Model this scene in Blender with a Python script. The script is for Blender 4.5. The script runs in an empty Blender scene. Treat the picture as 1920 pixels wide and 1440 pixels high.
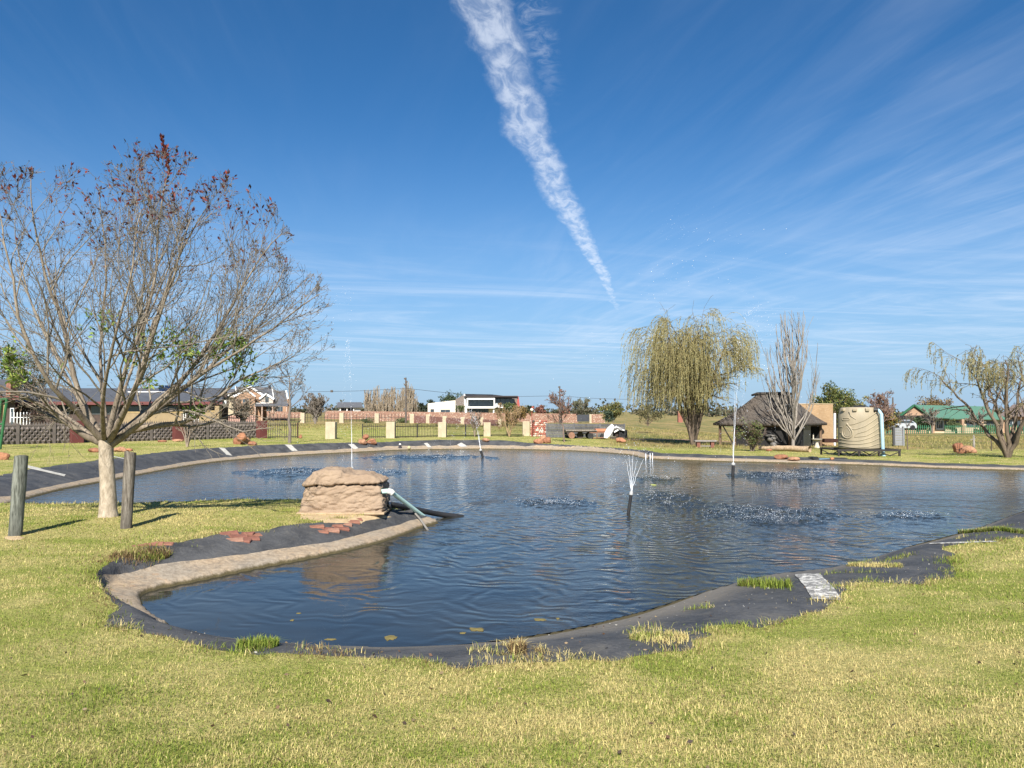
import bpy, bmesh, math, random
import numpy as np
from mathutils import Vector, Matrix, noise as mnoise

R = math.radians
scene = bpy.context.scene
COL = scene.collection

# ------------------------------------------------------------------ camera
F = 1400.0                 # focal length in pixels of the 1920 x 1440 photograph
HZ = 772.0                 # the horizon's row
CZ = 2.0                   # eye height above the pond's water
PITCH = math.atan((HZ - 720.0) / F)
cam_data = bpy.data.cameras.new('camera')
cam_data.sensor_width = 36.0
cam_data.lens = 36.0 * F / 1920.0
cam_data.clip_start = 0.05
cam_data.clip_end = 12000.0
cam = bpy.data.objects.new('camera', cam_data)
COL.objects.link(cam)
cam.location = (0, 0, CZ)
cam.rotation_euler = (R(90) + PITCH, 0, 0)
scene.camera = cam

# ------------------------------------------------------------------ world, sun, exposure
SUN_EL, SUN_AZ = R(40), R(6)          # light travels towards azimuth +6 degrees (right of the view axis)
scene.view_settings.view_transform = 'Standard'
scene.view_settings.look = 'None'
scene.view_settings.exposure = 0.88
scene.view_settings.gamma = 1.0
scene.view_settings.use_curve_mapping = False
SKY_STRENGTH = 0.063

def build_world():
    w = bpy.data.worlds.new('World'); scene.world = w; w.use_nodes = True
    nt = w.node_tree; N = nt.nodes; L = nt.links
    for n in list(N): N.remove(n)
    out = N.new('ShaderNodeOutputWorld'); bg = N.new('ShaderNodeBackground')
    bg.inputs['Strength'].default_value = SKY_STRENGTH
    L.new(bg.outputs[0], out.inputs['Surface'])
    sky = N.new('ShaderNodeTexSky'); sky.sky_type = 'NISHITA'; sky.sun_disc = False
    sky.sun_elevation = SUN_EL; sky.sun_rotation = math.pi + SUN_AZ
    sky.altitude = 1500.0; sky.air_density = 1.0; sky.dust_density = 0.1; sky.ozone_density = 3.0
    tc = N.new('ShaderNodeTexCoord')
    sep = N.new('ShaderNodeSeparateXYZ'); L.new(tc.outputs['Generated'], sep.inputs[0])
    def M(op, a, b=None, c=None, clamp=False):
        n = N.new('ShaderNodeMath'); n.operation = op; n.use_clamp = clamp
        for i, s in enumerate((a, b, c)):
            if s is None: continue
            if isinstance(s, (int, float)): n.inputs[i].default_value = s
            else: L.new(s, n.inputs[i])
        return n.outputs[0]
    def ramp(v, a, b):           # smoothstep
        n = N.new('ShaderNodeMapRange'); n.interpolation_type = 'SMOOTHSTEP'
        n.inputs['From Min'].default_value = a; n.inputs['From Max'].default_value = b
        L.new(v, n.inputs['Value']); return n.outputs[0]
    z = M('MAXIMUM', sep.outputs[2], 0.02)
    px = M('DIVIDE', sep.outputs[0], z); py = M('DIVIDE', sep.outputs[1], z)
    comb = N.new('ShaderNodeCombineXYZ'); L.new(px, comb.inputs[0]); L.new(py, comb.inputs[1])
    def nz(scale, rot=0.0, sx=1.0, sy=1.0, detail=6.0, rough=0.55, dist=0.0, off=(0, 0, 0)):
        m0 = N.new('ShaderNodeMapping'); m0.inputs['Rotation'].default_value = (0, 0, rot); L.new(comb.outputs[0], m0.inputs['Vector'])
        m = N.new('ShaderNodeMapping'); m.inputs['Scale'].default_value = (sx, sy, 1); m.inputs['Location'].default_value = off
        L.new(m0.outputs[0], m.inputs['Vector'])
        t = N.new('ShaderNodeTexNoise'); t.inputs['Scale'].default_value = scale
        t.inputs['Detail'].default_value = detail; t.inputs['Roughness'].default_value = rough
        t.inputs['Distortion'].default_value = dist
        L.new(m.outputs[0], t.inputs['Vector']); return t.outputs['Fac']
    # cirrus drawn out into streaks, all in the flat plane of the cloud layer
    streak = ramp(nz(1.1, R(-100), 0.34, 2.2, 8.0, 0.56, 1.3), 0.36, 0.85)
    streak2 = ramp(nz(2.8, R(-104), 0.35, 2.0, 7.0, 0.6, 1.5, (5, 2, 0)), 0.40, 0.85)
    patch = ramp(nz(0.33, 0, 1, 1, 3.0, 0.5, 0.0, (3.1, 1.7, 0)), 0.34, 0.62)
    right = ramp(px, -0.5, 1.3)
    cir1 = M('MULTIPLY', M('MULTIPLY', M('ADD', M('MULTIPLY', streak, 0.75), M('MULTIPLY', streak2, 0.35)), M('MULTIPLY_ADD', patch, 0.75, 0.25)), M('ADD', M('MULTIPLY', right, 0.27), 0.07))
    low = ramp(nz(0.62, R(-20), 0.42, 1.15, 9.0, 0.64, 1.6, (1.3, 4.2, 0)), 0.40, 0.80)
    lowm = M('MULTIPLY', ramp(sep.outputs[2], 0.27, 0.11), M('MULTIPLY', low, 0.52))
    # the contrail: a straight band in that plane, its edges frayed
    wob = M('MULTIPLY', M('SUBTRACT', nz(1.6, 0, 1, 1, 3.0), 0.5), 0.13)
    fray = M('MULTIPLY', M('SUBTRACT', nz(13.0, R(10), 1.0, 0.42, 6.0, 0.7), 0.5), 0.085)
    cx = M('SUBTRACT', M('SUBTRACT', px, M('MULTIPLY_ADD', py, 0.199, -0.415)), wob)
    cx = M('ADD', cx, M('MULTIPLY', M('MULTIPLY', ramp(py, 1.5, 2.7), ramp(py, 5.6, 3.2)), 0.045))
    ac = M('ABSOLUTE', M('ADD', cx, fray))
    wid = M('MULTIPLY_ADD', M('SUBTRACT', 1.0, ramp(py, 2.4, 6.8)), 0.040, 0.036)
    wid = M('MULTIPLY', wid, M('MULTIPLY_ADD', ramp(py, 0.6, 2.6), 0.50, 0.50))
    core = M('SUBTRACT', 1.0, ramp(M('DIVIDE', ac, wid), 0.35, 1.25))
    tex = ramp(nz(20.0, R(8), 1.0, 0.38, 7.0, 0.62, 0.5), 0.34, 0.66)
    trail = M('MULTIPLY', M('MULTIPLY', core, M('MULTIPLY_ADD', tex, 0.52, 0.20)), ramp(py, 9.0, 5.0))
    # the feathered second ribbon beside it near the top
    c2 = M('ABSOLUTE', M('SUBTRACT', M('ADD', cx, fray), 0.105))
    side = M('MULTIPLY', M('SUBTRACT', 1.0, ramp(c2, 0.0, 0.080)), ramp(py, 2.5, 1.8))
    side = M('MULTIPLY', side, M('MULTIPLY', ramp(nz(19.0, R(-35), 0.8, 0.7, 6.0, 0.7, 0.8), 0.36, 0.78), 0.42))
    fac = M('MAXIMUM', M('ADD', cir1, lowm), M('MAXIMUM', trail, side))
    fac = M('MULTIPLY', fac, ramp(sep.outputs[2], 0.015, 0.09), clamp=True)
    fac = M('MULTIPLY', fac, 0.80)
    # a richer blue than the bare sky model gives, as in the photograph
    hs = N.new('ShaderNodeHueSaturation'); hs.inputs['Saturation'].default_value = 1.28
    hs.inputs['Value'].default_value = 1.12
    L.new(sky.outputs[0], hs.inputs['Color'])
    # pale haze towards the horizon, the same all round
    hz = N.new('ShaderNodeMix'); hz.data_type = 'RGBA'
    L.new(M('MULTIPLY', M('POWER', ramp(sep.outputs[2], 0.42, -0.04), 1.5), 0.93), hz.inputs[0])
    L.new(hs.outputs[0], hz.inputs[6]); hz.inputs[7].default_value = (2.7, 4.4, 6.6, 1)
    mix = N.new('ShaderNodeMix'); mix.data_type = 'RGBA'
    L.new(fac, mix.inputs[0]); L.new(hz.outputs[2], mix.inputs[6])
    mix.inputs[7].default_value = (8.2, 8.8, 9.8, 1)
    L.new(mix.outputs[2], bg.inputs['Color'])
build_world()

sun_data = bpy.data.lights.new('sun', 'SUN')
sun_data.energy = 5.0; sun_data.angle = R(0.53); sun_data.color = (1.0, 0.945, 0.86)
sun = bpy.data.objects.new('sun', sun_data); COL.objects.link(sun)
sun.location = (-5, -30, 30)
_dir = Vector((math.sin(SUN_AZ) * math.cos(SUN_EL), math.cos(SUN_AZ) * math.cos(SUN_EL), -math.sin(SUN_EL)))
sun.rotation_euler = _dir.to_track_quat('-Z', 'Y').to_euler()

# ------------------------------------------------------------------ from photograph to place
CP, SP = math.cos(PITCH), math.sin(PITCH)
def ray(px, py):
    u, v = (px - 960.0) / F, (720.0 - py) / F
    return Vector((u, CP - v * SP, SP + v * CP))
def W(px, py, D):                     # the point of the plane Y = D seen at that pixel
    d = ray(px, py); return Vector((d.x * D / d.y, D, CZ + d.z * D / d.y))
def at_z(px, py, z=0.0):
    d = ray(px, py); t = (z - CZ) / d.z
    return Vector((d.x * t, d.y * t, z))
def MPP(D): return D / F              # metres per photograph pixel at depth D

def sstep(a, b, x):
    t = np.clip((x - a) / (b - a), 0, 1); return t * t * (3 - 2 * t)

def _hash(i, j, s):
    n = (i * 374761393 + j * 668265263 + s * 974634277) & 0xffffffff
    n = ((n ^ (n >> 13)) * 1274126177) & 0xffffffff
    return ((n ^ (n >> 16)) & 0xffff) / 65535.0
def vnoise(x, y, s=0):
    x = np.asarray(x, float); y = np.asarray(y, float)
    i = np.floor(x).astype(np.int64); j = np.floor(y).astype(np.int64)
    fx = x - i; fy = y - j
    fx = fx * fx * (3 - 2 * fx); fy = fy * fy * (3 - 2 * fy)
    a = _hash(i, j, s); b = _hash(i + 1, j, s); c = _hash(i, j + 1, s); d = _hash(i + 1, j + 1, s)
    return (a + (b - a) * fx) * (1 - fy) + (c + (d - c) * fx) * fy
def fbm(x, y, s=0, o=3):
    r = 0; a = 0.5; t = 0
    for k in range(o):
        r = r + a * vnoise(x * 2 ** k, y * 2 ** k, s + k * 17); t += a; a *= 0.5
    return r / t

# ------------------------------------------------------------------ pond outline
# each: world x, y of the water's edge, width of the bank, height of the lawn behind it, width of the concrete lip
def _w(px, py): p = at_z(px, py, 0.0); return p.x, p.y
CTRL = []
def cp(px, py, w, L, k): CTRL.append((*_w(px, py), w, L, k))
def cw(x, y, w, L, k): CTRL.append((x, y, w, L, k))
# tip of the peninsula, then its near side towards the left
cp(800, 986, .55, .26, .20); cp(760, 1001, .75, .28, .26); cp(700, 1021, .95, .30, .28); cp(600, 1044, 1.1, .31, .36)
cp(480, 1067, 1.15, .31, .42); cp(380, 1088, 1.05, .30, .47); cp(305, 1103, .75, .29, .52); cp(268, 1114, .47, .28, .46)
cp(264, 1128, .42, .27, .42); cp(280, 1150, .36, .25, .34); cp(315, 1172, .36, .23, .14)
# near bank towards the right
cp(370, 1187, .6, .21, .0); cp(470, 1199, .82, .19, .0); cp(560, 1206, .82, .19, .0); cp(650, 1210, .86, .18, .0)
cp(740, 1212, .92, .17, .0); cp(830, 1209, 1.0, .17, .0); cp(920, 1201, 1.0, .17, .05); cp(1010, 1188, 1.15, .17, .09)
cp(1100, 1171, 1.3, .17, .09); cp(1200, 1146, 1.4, .17, .09); cp(1300, 1115, 1.4, .17, .05); cp(1370, 1094, 1.4, .17, .0)
cp(1440, 1077, 1.45, .17, .0); cp(1510, 1069, 1.5, .17, .0); cp(1570, 1061, 1.35, .18, .0); cp(1620, 1050, .85, .18, .0)
cp(1665, 1036, .75, .19, .0); cp(1710, 1022, 1.05, .2, .06); cp(1770, 1006, 1.15, .2, .08); cp(1830, 990, .9, .2, .05)
cp(1880, 972, .7, .2, .02); cp(1930, 954, .7, .2, .1); cp(2010, 932, 1.0, .2, .2)
cw(14.0, 19.0, 1.0, .2, .25); cw(16.2, 21.6, 1.0, .18, .25); cw(17.6, 23.6, .9, .16, .3)
# far bank back to the left
cw(17.2, 24.9, .8, .15, .32); cp(1920, 883, .75, .15, .36); cp(1800, 880, .75, .15, .36); cp(1700, 876, .8, .15, .36)
cp(1600, 872, .85, .17, .34); cp(1500, 869, 1.0, .2, .36); cp(1400, 867, 1.0, .21, .4); cp(1300, 864, 1.0, .22, .4)
cp(1222, 861, .9, .22, .35); cp(1196, 857, .85, .22, .35); cp(1180, 853, .8, .22, .5); cp(1120, 848, .7, .24, .6)
cp(1060, 845, .7, .27, .6); cp(1000, 843.5, .75, .32, .5); cp(950, 842.5, 1.1, .4, .5); cp(900, 842, 1.3, .44, .5)
cp(850, 842.5, 1.35, .45, .5); cp(800, 843, 1.35, .45, .5); cp(750, 844, .95, .42, .5); cp(700, 846.5, 1.0, .43, .5)
cp(640, 849.5, 1.15, .45, .42); cp(580, 852.5, 1.2, .46, .38); cp(520, 856, 1.25, .47, .36); cp(460, 861, 1.3, .47, .34)
cp(400, 867, 1.35, .47, .32); cp(340, 876, 1.4, .46, .30); cp(270, 889, 1.5, .45, .28); cp(190, 904, 1.6, .43, .28)
cp(130, 915, 1.5, .40, .25); cp(80, 927, 1.2, .36, .25); cw(-10.9, 16.0, .9, .34, .3)
cw(-11.1, 15.2, .7, .33, .3); cw(-10.3, 14.5, .5, .32, .2)
# far side of the peninsula
cw(-9.0, 14.25, .45, .32, .1); cw(-7.6, 14.3, .45, .32, .1); cw(-6.2, 14.6, .45, .32, .1); cw(-5.0, 14.85, .45, .32, .15)
cw(-3.9, 15.0, .5, .31, .15); cw(-2.9, 14.9, .5, .30, .15); cw(-2.1, 14.55, .5, .28, .15); cw(-1.55, 14.0, .5, .27, .15)
cw(-1.32, 13.5, .5, .26, .2)

def _catmull(C, n=4):
    C = np.array(C); m = len(C); out = []
    for i in range(m):
        p0, p1, p2, p3 = C[i - 1], C[i], C[(i + 1) % m], C[(i + 2) % m]
        for k in range(n):
            t = k / n
            out.append(0.5 * ((2 * p1) + (-p0 + p2) * t + (2 * p0 - 5 * p1 + 4 * p2 - p3) * t * t + (-p0 + 3 * p1 - 3 * p2 + p3) * t ** 3))
    return np.array(out)
OUT = _catmull(CTRL)
OUT[:, 4] = np.clip(OUT[:, 4], 0, 1)
_A = OUT; _B = np.roll(OUT, -1, axis=0)

def pond_exact(x, y):
    """signed distance to the water's edge (land positive), bank width, bank height, lip width"""
    x = np.atleast_1d(np.asarray(x, float)); y = np.atleast_1d(np.asarray(y, float))
    n = len(x); d = np.full(n, 99.0); w = np.full(n, 1.0); l = np.full(n, .3); k = np.zeros(n)
    idx = np.nonzero((x > -19) & (x < 25) & (y > -2) & (y < 50))[0]
    ax, ay = _A[:, 0], _A[:, 1]; ex, ey = _B[:, 0] - ax, _B[:, 1] - ay; ee = ex * ex + ey * ey + 1e-12
    for s in range(0, len(idx), 8000):
        q = idx[s:s + 8000]; X = x[q][:, None]; Y = y[q][:, None]
        t = np.clip(((X - ax) * ex + (Y - ay) * ey) / ee, 0, 1)
        dd = (X - ax - t * ex) ** 2 + (Y - ay - t * ey) ** 2
        j = np.argmin(dd, axis=1); r = np.arange(len(q)); tt = t[r, j]
        dist = np.sqrt(dd[r, j])
        cross = ((ay > Y) != (_B[:, 1] > Y)) & (X < ex * (Y - ay) / (ey + 1e-12 * (ey == 0)) + ax)
        inside = (cross.sum(axis=1) % 2) == 1
        d[q] = np.where(inside, -dist, dist)
        w[q] = _A[j, 2] * (1 - tt) + _B[j, 2] * tt
        l[q] = _A[j, 3] * (1 - tt) + _B[j, 3] * tt
        k[q] = _A[j, 4] * (1 - tt) + _B[j, 4] * tt
    return d, w, l, k

_TAB = {}
def _table(key, x0, x1, y0, y1, st):
    if key not in _TAB:
        gx, gy = np.meshgrid(np.arange(x0, x1, st), np.arange(y0, y1, st)); _TAB[key] = ([v.reshape(gx.shape) for v in pond_exact(gx.ravel(), gy.ravel())], x0, y0, st)
    return _TAB[key]
def _look(tab, x, y):
    G, x0, y0, st = tab; h, w = G[0].shape; u = np.clip((x - x0) / st, 0, w - 1.01); v = np.clip((y - y0) / st, 0, h - 1.01)
    i = u.astype(int); j = v.astype(int); u = u - i; v = v - j
    return [(g[j, i] * (1 - u) + g[j, i + 1] * u) * (1 - v) + (g[j + 1, i] * (1 - u) + g[j + 1, i + 1] * u) * v for g in G]
def pond(x, y):
    """the same fields looked up in a fine table"""
    x = np.atleast_1d(np.asarray(x, float)); y = np.atleast_1d(np.asarray(y, float))
    d, w, l, k = _look(_table('all', -18.5, 24.5, -1.5, 49.5, .09), x, y)
    far = (x < -18.4) | (x > 24.3) | (y < -1.4) | (y > 49.3)
    return np.where(far, 99., d), w, l, k

def land(x, y):
    """height of the open lawn and fields"""
    x = np.asarray(x, float); y = np.asarray(y, float)
    sR = sstep(-7, 9, x)
    far = .45 + (.17 - .45) * sR
    h = .35 + (far - .35) * sstep(10, 22, y)
    t = x / np.maximum(y, 1.0)
    h = h - np.clip(y - 30, 0, 95) * 0.0172 * sstep(0.10, 0.34, t)
    h = h + (fbm(x * .35, y * .35, 5) - .5) * .07 * sstep(2, 6, y) + (vnoise(x * .03, y * .03, 9) - .5) * .25 * sstep(55, 110, y) 
    return h

def surface(x, y, fn=None):
    d, w, l, k = (fn or pond)(x, y)
    x = np.atleast_1d(x); y = np.atleast_1d(y)
    base = land(x, y)
    top = l + (base - l) * sstep(0.0, 3.2, d - w)
    lip = np.minimum(.05 + .09 * np.clip(d / np.maximum(k, .05), 0, 1) * np.minimum(k * 2, 1), l * .5)
    t = np.clip(d / np.maximum(w, .1), 0, 1)
    kk = np.where(k > .015, np.clip(d / np.maximum(k, .02), 0, 1), 0)
    ramp0 = lip * np.clip(d / .03, 0, 1) ** .6 * (k > .12)
    tt = np.clip((d - k * .85) / np.maximum(w - k * .85, .05), 0, 1)
    bank = ramp0 + (l - ramp0) * np.sin(tt * math.pi / 2) ** 1.15
    bank = bank + (fbm(x * 1.7, y * 1.7, 31) - .5) * .05 * sstep(.0, .25, d - k) * np.clip(d / .3, 0, 1) * (1 - sstep(0, .5, d - w))
    z = np.where(d > w, top + (fbm(x * 1.7, y * 1.7, 31) - .5) * .05 * (1 - sstep(0, .5, d - w)), bank)
    z = np.where(d < 0, np.maximum(-1.3, .6 * d - .02), z)
    return z, d, w, l, k
def gz(x, y): return float(surface([x], [y])[0][0])
_TT = np.concatenate([np.linspace(2.2, 60, 900), np.geomspace(60.5, 900, 200)])
def gp(px, py):                       # the ground point seen at a pixel
    d = ray(px, py); X = d.x / d.y * _TT; Z = CZ + d.z / d.y * _TT; h = Z - np.maximum(surface(X, _TT)[0], -.02)
    k = int(np.argmax(h < 0)); k = max(k, 1)
    if h[k] >= 0: return at_z(px, max(py, HZ + 8), .2)
    t = _TT[k - 1] + (_TT[k] - _TT[k - 1]) * h[k - 1] / (h[k - 1] - h[k])
    return Vector((d.x / d.y * t, t, gz(d.x / d.y * t, t)))

# ------------------------------------------------------------------ helpers: meshes, objects, materials
def link_mesh(name, V, Fc, mat=None, parent=None, smooth=False, origin=None):
    me = bpy.data.meshes.new(name)
    V = np.asarray(V, float)
    off = np.array(origin if origin is not None else (parent.location if parent is not None else (0, 0, 0)), float)
    if parent is not None and parent.parent is not None and origin is None: off = np.array(parent.matrix_local.translation, float) + np.array(parent.parent.location, float)
    me.from_pydata((V - off).tolist(), [], [tuple(f) for f in Fc]); me.update()
    if smooth: me.polygons.foreach_set('use_smooth', np.ones(len(me.polygons), bool))
    if mat: me.materials.append(mat)
    o = bpy.data.objects.new(name, me); COL.objects.link(o)
    if parent is not None: o.parent = parent
    elif origin is not None: o.location = origin
    return o
def fast_mesh(name, V, T, mat=None, parent=None, smooth=False, col=None, off=None):
    """triangles from arrays; col is one colour per vertex"""
    me = bpy.data.meshes.new(name); V = np.asarray(V, np.float32); T = np.asarray(T, np.int32)
    if off is None and parent is not None: off = np.array(parent.location)
    if off is not None: V = V - np.asarray(off, np.float32)
    nT, k = T.shape
    me.vertices.add(len(V)); me.vertices.foreach_set('co', V.ravel())
    me.loops.add(nT * k); me.loops.foreach_set('vertex_index', T.ravel())
    me.polygons.add(nT); me.polygons.foreach_set('loop_start', np.arange(0, nT * k, k, dtype=np.int32))
    if smooth: me.polygons.foreach_set('use_smooth', np.ones(nT, bool))
    me.update(calc_edges=True)
    if col is not None:
        a = me.attributes.new('tint', 'FLOAT_COLOR', 'POINT')
        c = np.ones((len(V), 4), np.float32); c[:, :3] = col; a.data.foreach_set('color', c.ravel())
    if mat: me.materials.append(mat)
    o = bpy.data.objects.new(name, me); COL.objects.link(o)
    if parent is not None: o.parent = parent
    return o
def tag(o, label=None, cat=None, group=None, kind=None):
    if label: o['label'] = label
    if cat: o['category'] = cat
    if group: o['group'] = group
    if kind: o['kind'] = kind
    return o
def thing(name, label, cat, loc=(0, 0, 0), group=None):
    o = bpy.data.objects.new(name, None); COL.objects.link(o); o.location = loc
    o.empty_display_size = .2
    return tag(o, label, cat, group)
def copy_tree(o, parent=None):
    c = o.copy(); COL.objects.link(c); c.parent = parent
    for ch in o.children: copy_tree(ch, c)
    return c

class MB:
    def __init__(s): s.v = []; s.f = []
    def add(s, vs, fs):
        b = len(s.v); s.v += [tuple(v) for v in vs]; s.f += [tuple(b + i for i in f) for f in fs]; return s
    def box(s, c, d, rz=0.0, M=None):
        cx, cy, cz = c; a, b, h = d[0] / 2, d[1] / 2, d[2] / 2; co, si = math.cos(rz), math.sin(rz); vs = []
        for z in (-h, h):
            for (x, y) in ((-a, -b), (a, -b), (a, b), (-a, b)):
                p = Vector((x * co - y * si, x * si + y * co, z))
                if M is not None: p = M @ Vector((x, y, z))
                vs.append((cx + p.x, cy + p.y, cz + p.z))
        return s.add(vs, [(3, 2, 1, 0), (4, 5, 6, 7), (0, 1, 5, 4), (1, 2, 6, 5), (2, 3, 7, 6), (3, 0, 4, 7)])
    def beam(s, p0, p1, wdt, hgt, up=(0, 0, 1)):
        p0 = Vector(p0); p1 = Vector(p1); d = (p1 - p0).normalized(); u = Vector(up)
        if abs(d.dot(u)) > .98: u = Vector((0, 1, 0))
        r = d.cross(u).normalized(); u = r.cross(d); vs = []
        for p in (p0, p1):
            for (a, b) in ((-1, -1), (1, -1), (1, 1), (-1, 1)): vs.append(p + r * (a * wdt / 2) + u * (b * hgt / 2))
        return s.add(vs, [(0, 1, 2, 3), (7, 6, 5, 4), (1, 0, 4, 5), (2, 1, 5, 6), (3, 2, 6, 7), (0, 3, 7, 4)])
    def tube(s, pts, rad, n=8, caps=True):
        pts = [Vector(p) for p in pts]; m = len(pts)
        if not hasattr(rad, '__len__'): rad = [rad] * m
        vs = []; fs = []; prev = None
        for i, p in enumerate(pts):
            t = (pts[min(i + 1, m - 1)] - pts[max(i - 1, 0)])
            if t.length < 1e-9: t = Vector((0, 0, 1))
            t.normalize()
            if prev is None:
                u = t.orthogonal().normalized()
            else:
                u = (prev - t * prev.dot(t))
                u = u.normalized() if u.length > 1e-6 else t.orthogonal().normalized()
            prev = u; w = t.cross(u)
            for k in range(n):
                a = 2 * math.pi * k / n; vs.append(p + (u * math.cos(a) + w * math.sin(a)) * rad[i])
        for i in range(m - 1):
            for k in range(n):
                a = i * n + k; b = i * n + (k + 1) % n; fs.append((a, b, b + n, a + n))
        if caps: fs.append(tuple(range(n - 1, -1, -1))); fs.append(tuple((m - 1) * n + k for k in range(n)))
        return s.add(vs, fs)
    def cyl(s, p0, p1, r0, r1=None, n=12): return s.tube([p0, p1], [r0, r0 if r1 is None else r1], n)
    def lathe(s, prof, n=24, c=(0, 0, 0)):
        vs = []; fs = []
        for (r, z) in prof:
            for k in range(n):
                a = 2 * math.pi * k / n; vs.append((c[0] + r * math.cos(a), c[1] + r * math.sin(a), c[2] + z))
        for i in range(len(prof) - 1):
            for k in range(n):
                a = i * n + k; b = i * n + (k + 1) % n; fs.append((a, b, b + n, a + n))
        fs.append(tuple(range(n - 1, -1, -1))); fs.append(tuple((len(prof) - 1) * n + k for k in range(n)))
        return s.add(vs, fs)
    def prism(s, poly, vec):          # 3D polygon extruded along a vector
        n = len(poly); v = Vector(vec); vs = [Vector(p) for p in poly] + [Vector(p) + v for p in poly]
        fs = [tuple(range(n - 1, -1, -1)), tuple(n + i for i in range(n))] + [(i, (i + 1) % n, n + (i + 1) % n, n + i) for i in range(n)]
        return s.add(vs, fs)
    def slab(s, quad, th):            # a quad given thickness along its own normal (downwards)
        q = [Vector(p) for p in quad]; nrm = (q[1] - q[0]).cross(q[3] - q[0]).normalized()
        return s.prism(q, -nrm * th)
    def build(s, name, mat=None, parent=None, smooth=False, origin=None):
        o = link_mesh(name, s.v, s.f, mat, parent, smooth, origin)
        bm = bmesh.new(); bm.from_mesh(o.data); bmesh.ops.recalc_face_normals(bm, faces=bm.faces); bm.to_mesh(o.data); bm.free()
        if smooth:
            try: o.data.set_sharp_from_angle(angle=R(38))
            except Exception: pass
        return o
def bevel(o, w=.01, seg=2):
    m = o.modifiers.new('bevel', 'BEVEL'); m.width = w; m.segments = seg; m.limit_method = 'ANGLE'; return o

class NT:
    """a little helper round a material's node tree"""
    def __init__(s, name, rough=.8, spec=.3):
        s.m = bpy.data.materials.new(name); s.m.use_nodes = True; s.t = s.m.node_tree; s.N = s.t.nodes; s.L = s.t.links
        s.b = s.N['Principled BSDF']; s.b.inputs['Roughness'].default_value = rough
        s.b.inputs['Specular IOR Level'].default_value = spec
        s.tc = s.N.new('ShaderNodeTexCoord'); s.geo = s.N.new('ShaderNodeNewGeometry')
    def put(s, sock, v):
        if isinstance(v, (int, float)): sock.default_value = v
        elif isinstance(v, tuple): sock.default_value = v if len(v) == len(sock.default_value) else (*v, 1)
        else: s.L.new(v, sock)
    def math(s, op, a, b=None, c=None, clamp=False):
        n = s.N.new('ShaderNodeMath'); n.operation = op; n.use_clamp = clamp
        for i, q in enumerate((a, b, c)):
            if q is not None: s.put(n.inputs[i], q)
        return n.outputs[0]
    def ramp(s, v, a, b, lo=0.0, hi=1.0):
        n = s.N.new('ShaderNodeMapRange'); n.interpolation_type = 'SMOOTHSTEP'
        n.inputs['From Min'].default_value = a; n.inputs['From Max'].default_value = b
        n.inputs['To Min'].default_value = lo; n.inputs['To Max'].default_value = hi
        s.put(n.inputs['Value'], v); return n.outputs[0]
    def vec(s, src='Object', scale=(1, 1, 1), rot=(0, 0, 0), loc=(0, 0, 0)):
        m = s.N.new('ShaderNodeMapping'); m.inputs['Scale'].default_value = scale; m.inputs['Rotation'].default_value = rot
        m.inputs['Location'].default_value = loc
        s.L.new(s.geo.outputs['Position'] if src == 'World' else s.tc.outputs[src], m.inputs['Vector']); return m.outputs[0]
    def noise(s, v, scale=5, detail=4, rough=.55, dist=0.0):
        n = s.N.new('ShaderNodeTexNoise'); s.put(n.inputs['Vector'], v); n.inputs['Scale'].default_value = scale
        n.inputs['Detail'].default_value = detail; n.inputs['Roughness'].default_value = rough; n.inputs['Distortion'].default_value = dist
        return n.outputs['Fac']
    def voro(s, v, scale=5, feature='F1', out='Distance'):
        n = s.N.new('ShaderNodeTexVoronoi'); n.feature = feature; s.put(n.inputs['Vector'], v); n.inputs['Scale'].default_value = scale
        return n.outputs[out]
    def wave(s, v, scale=5, dist=0, detail=2, dirn='X', kind='BANDS', prof='SIN'):
        n = s.N.new('ShaderNodeTexWave'); n.wave_type = kind; n.wave_profile = prof
        if kind == 'BANDS': n.bands_direction = dirn
        s.put(n.inputs['Vector'], v); n.inputs['Scale'].default_value = scale; n.inputs['Distortion'].default_value = dist
        n.inputs['Detail'].default_value = detail; return n.outputs['Fac']
    def mix(s, f, a, b, blend='MIX'):
        n = s.N.new('ShaderNodeMix'); n.data_type = 'RGBA'; n.blend_type = blend
        s.put(n.inputs[0], f); s.put(n.inputs[6], a); s.put(n.inputs[7], b); return n.outputs[2]
    def attr(s, name, out='Color'):
        n = s.N.new('ShaderNodeAttribute'); n.attribute_name = name; return n.outputs[out]
    def bump(s, h, strength=.4, dist=.02, prev=None):
        n = s.N.new('ShaderNodeBump'); n.inputs['Strength'].default_value = strength; n.inputs['Distance'].default_value = dist
        s.put(n.inputs['Height'], h)
        if prev is not None: s.L.new(prev, n.inputs['Normal'])
        return n.outputs[0]
    def color(s, c): s.put(s.b.inputs['Base Color'], c); return s
    def normal(s, n): s.L.new(n, s.b.inputs['Normal']); return s

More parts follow.
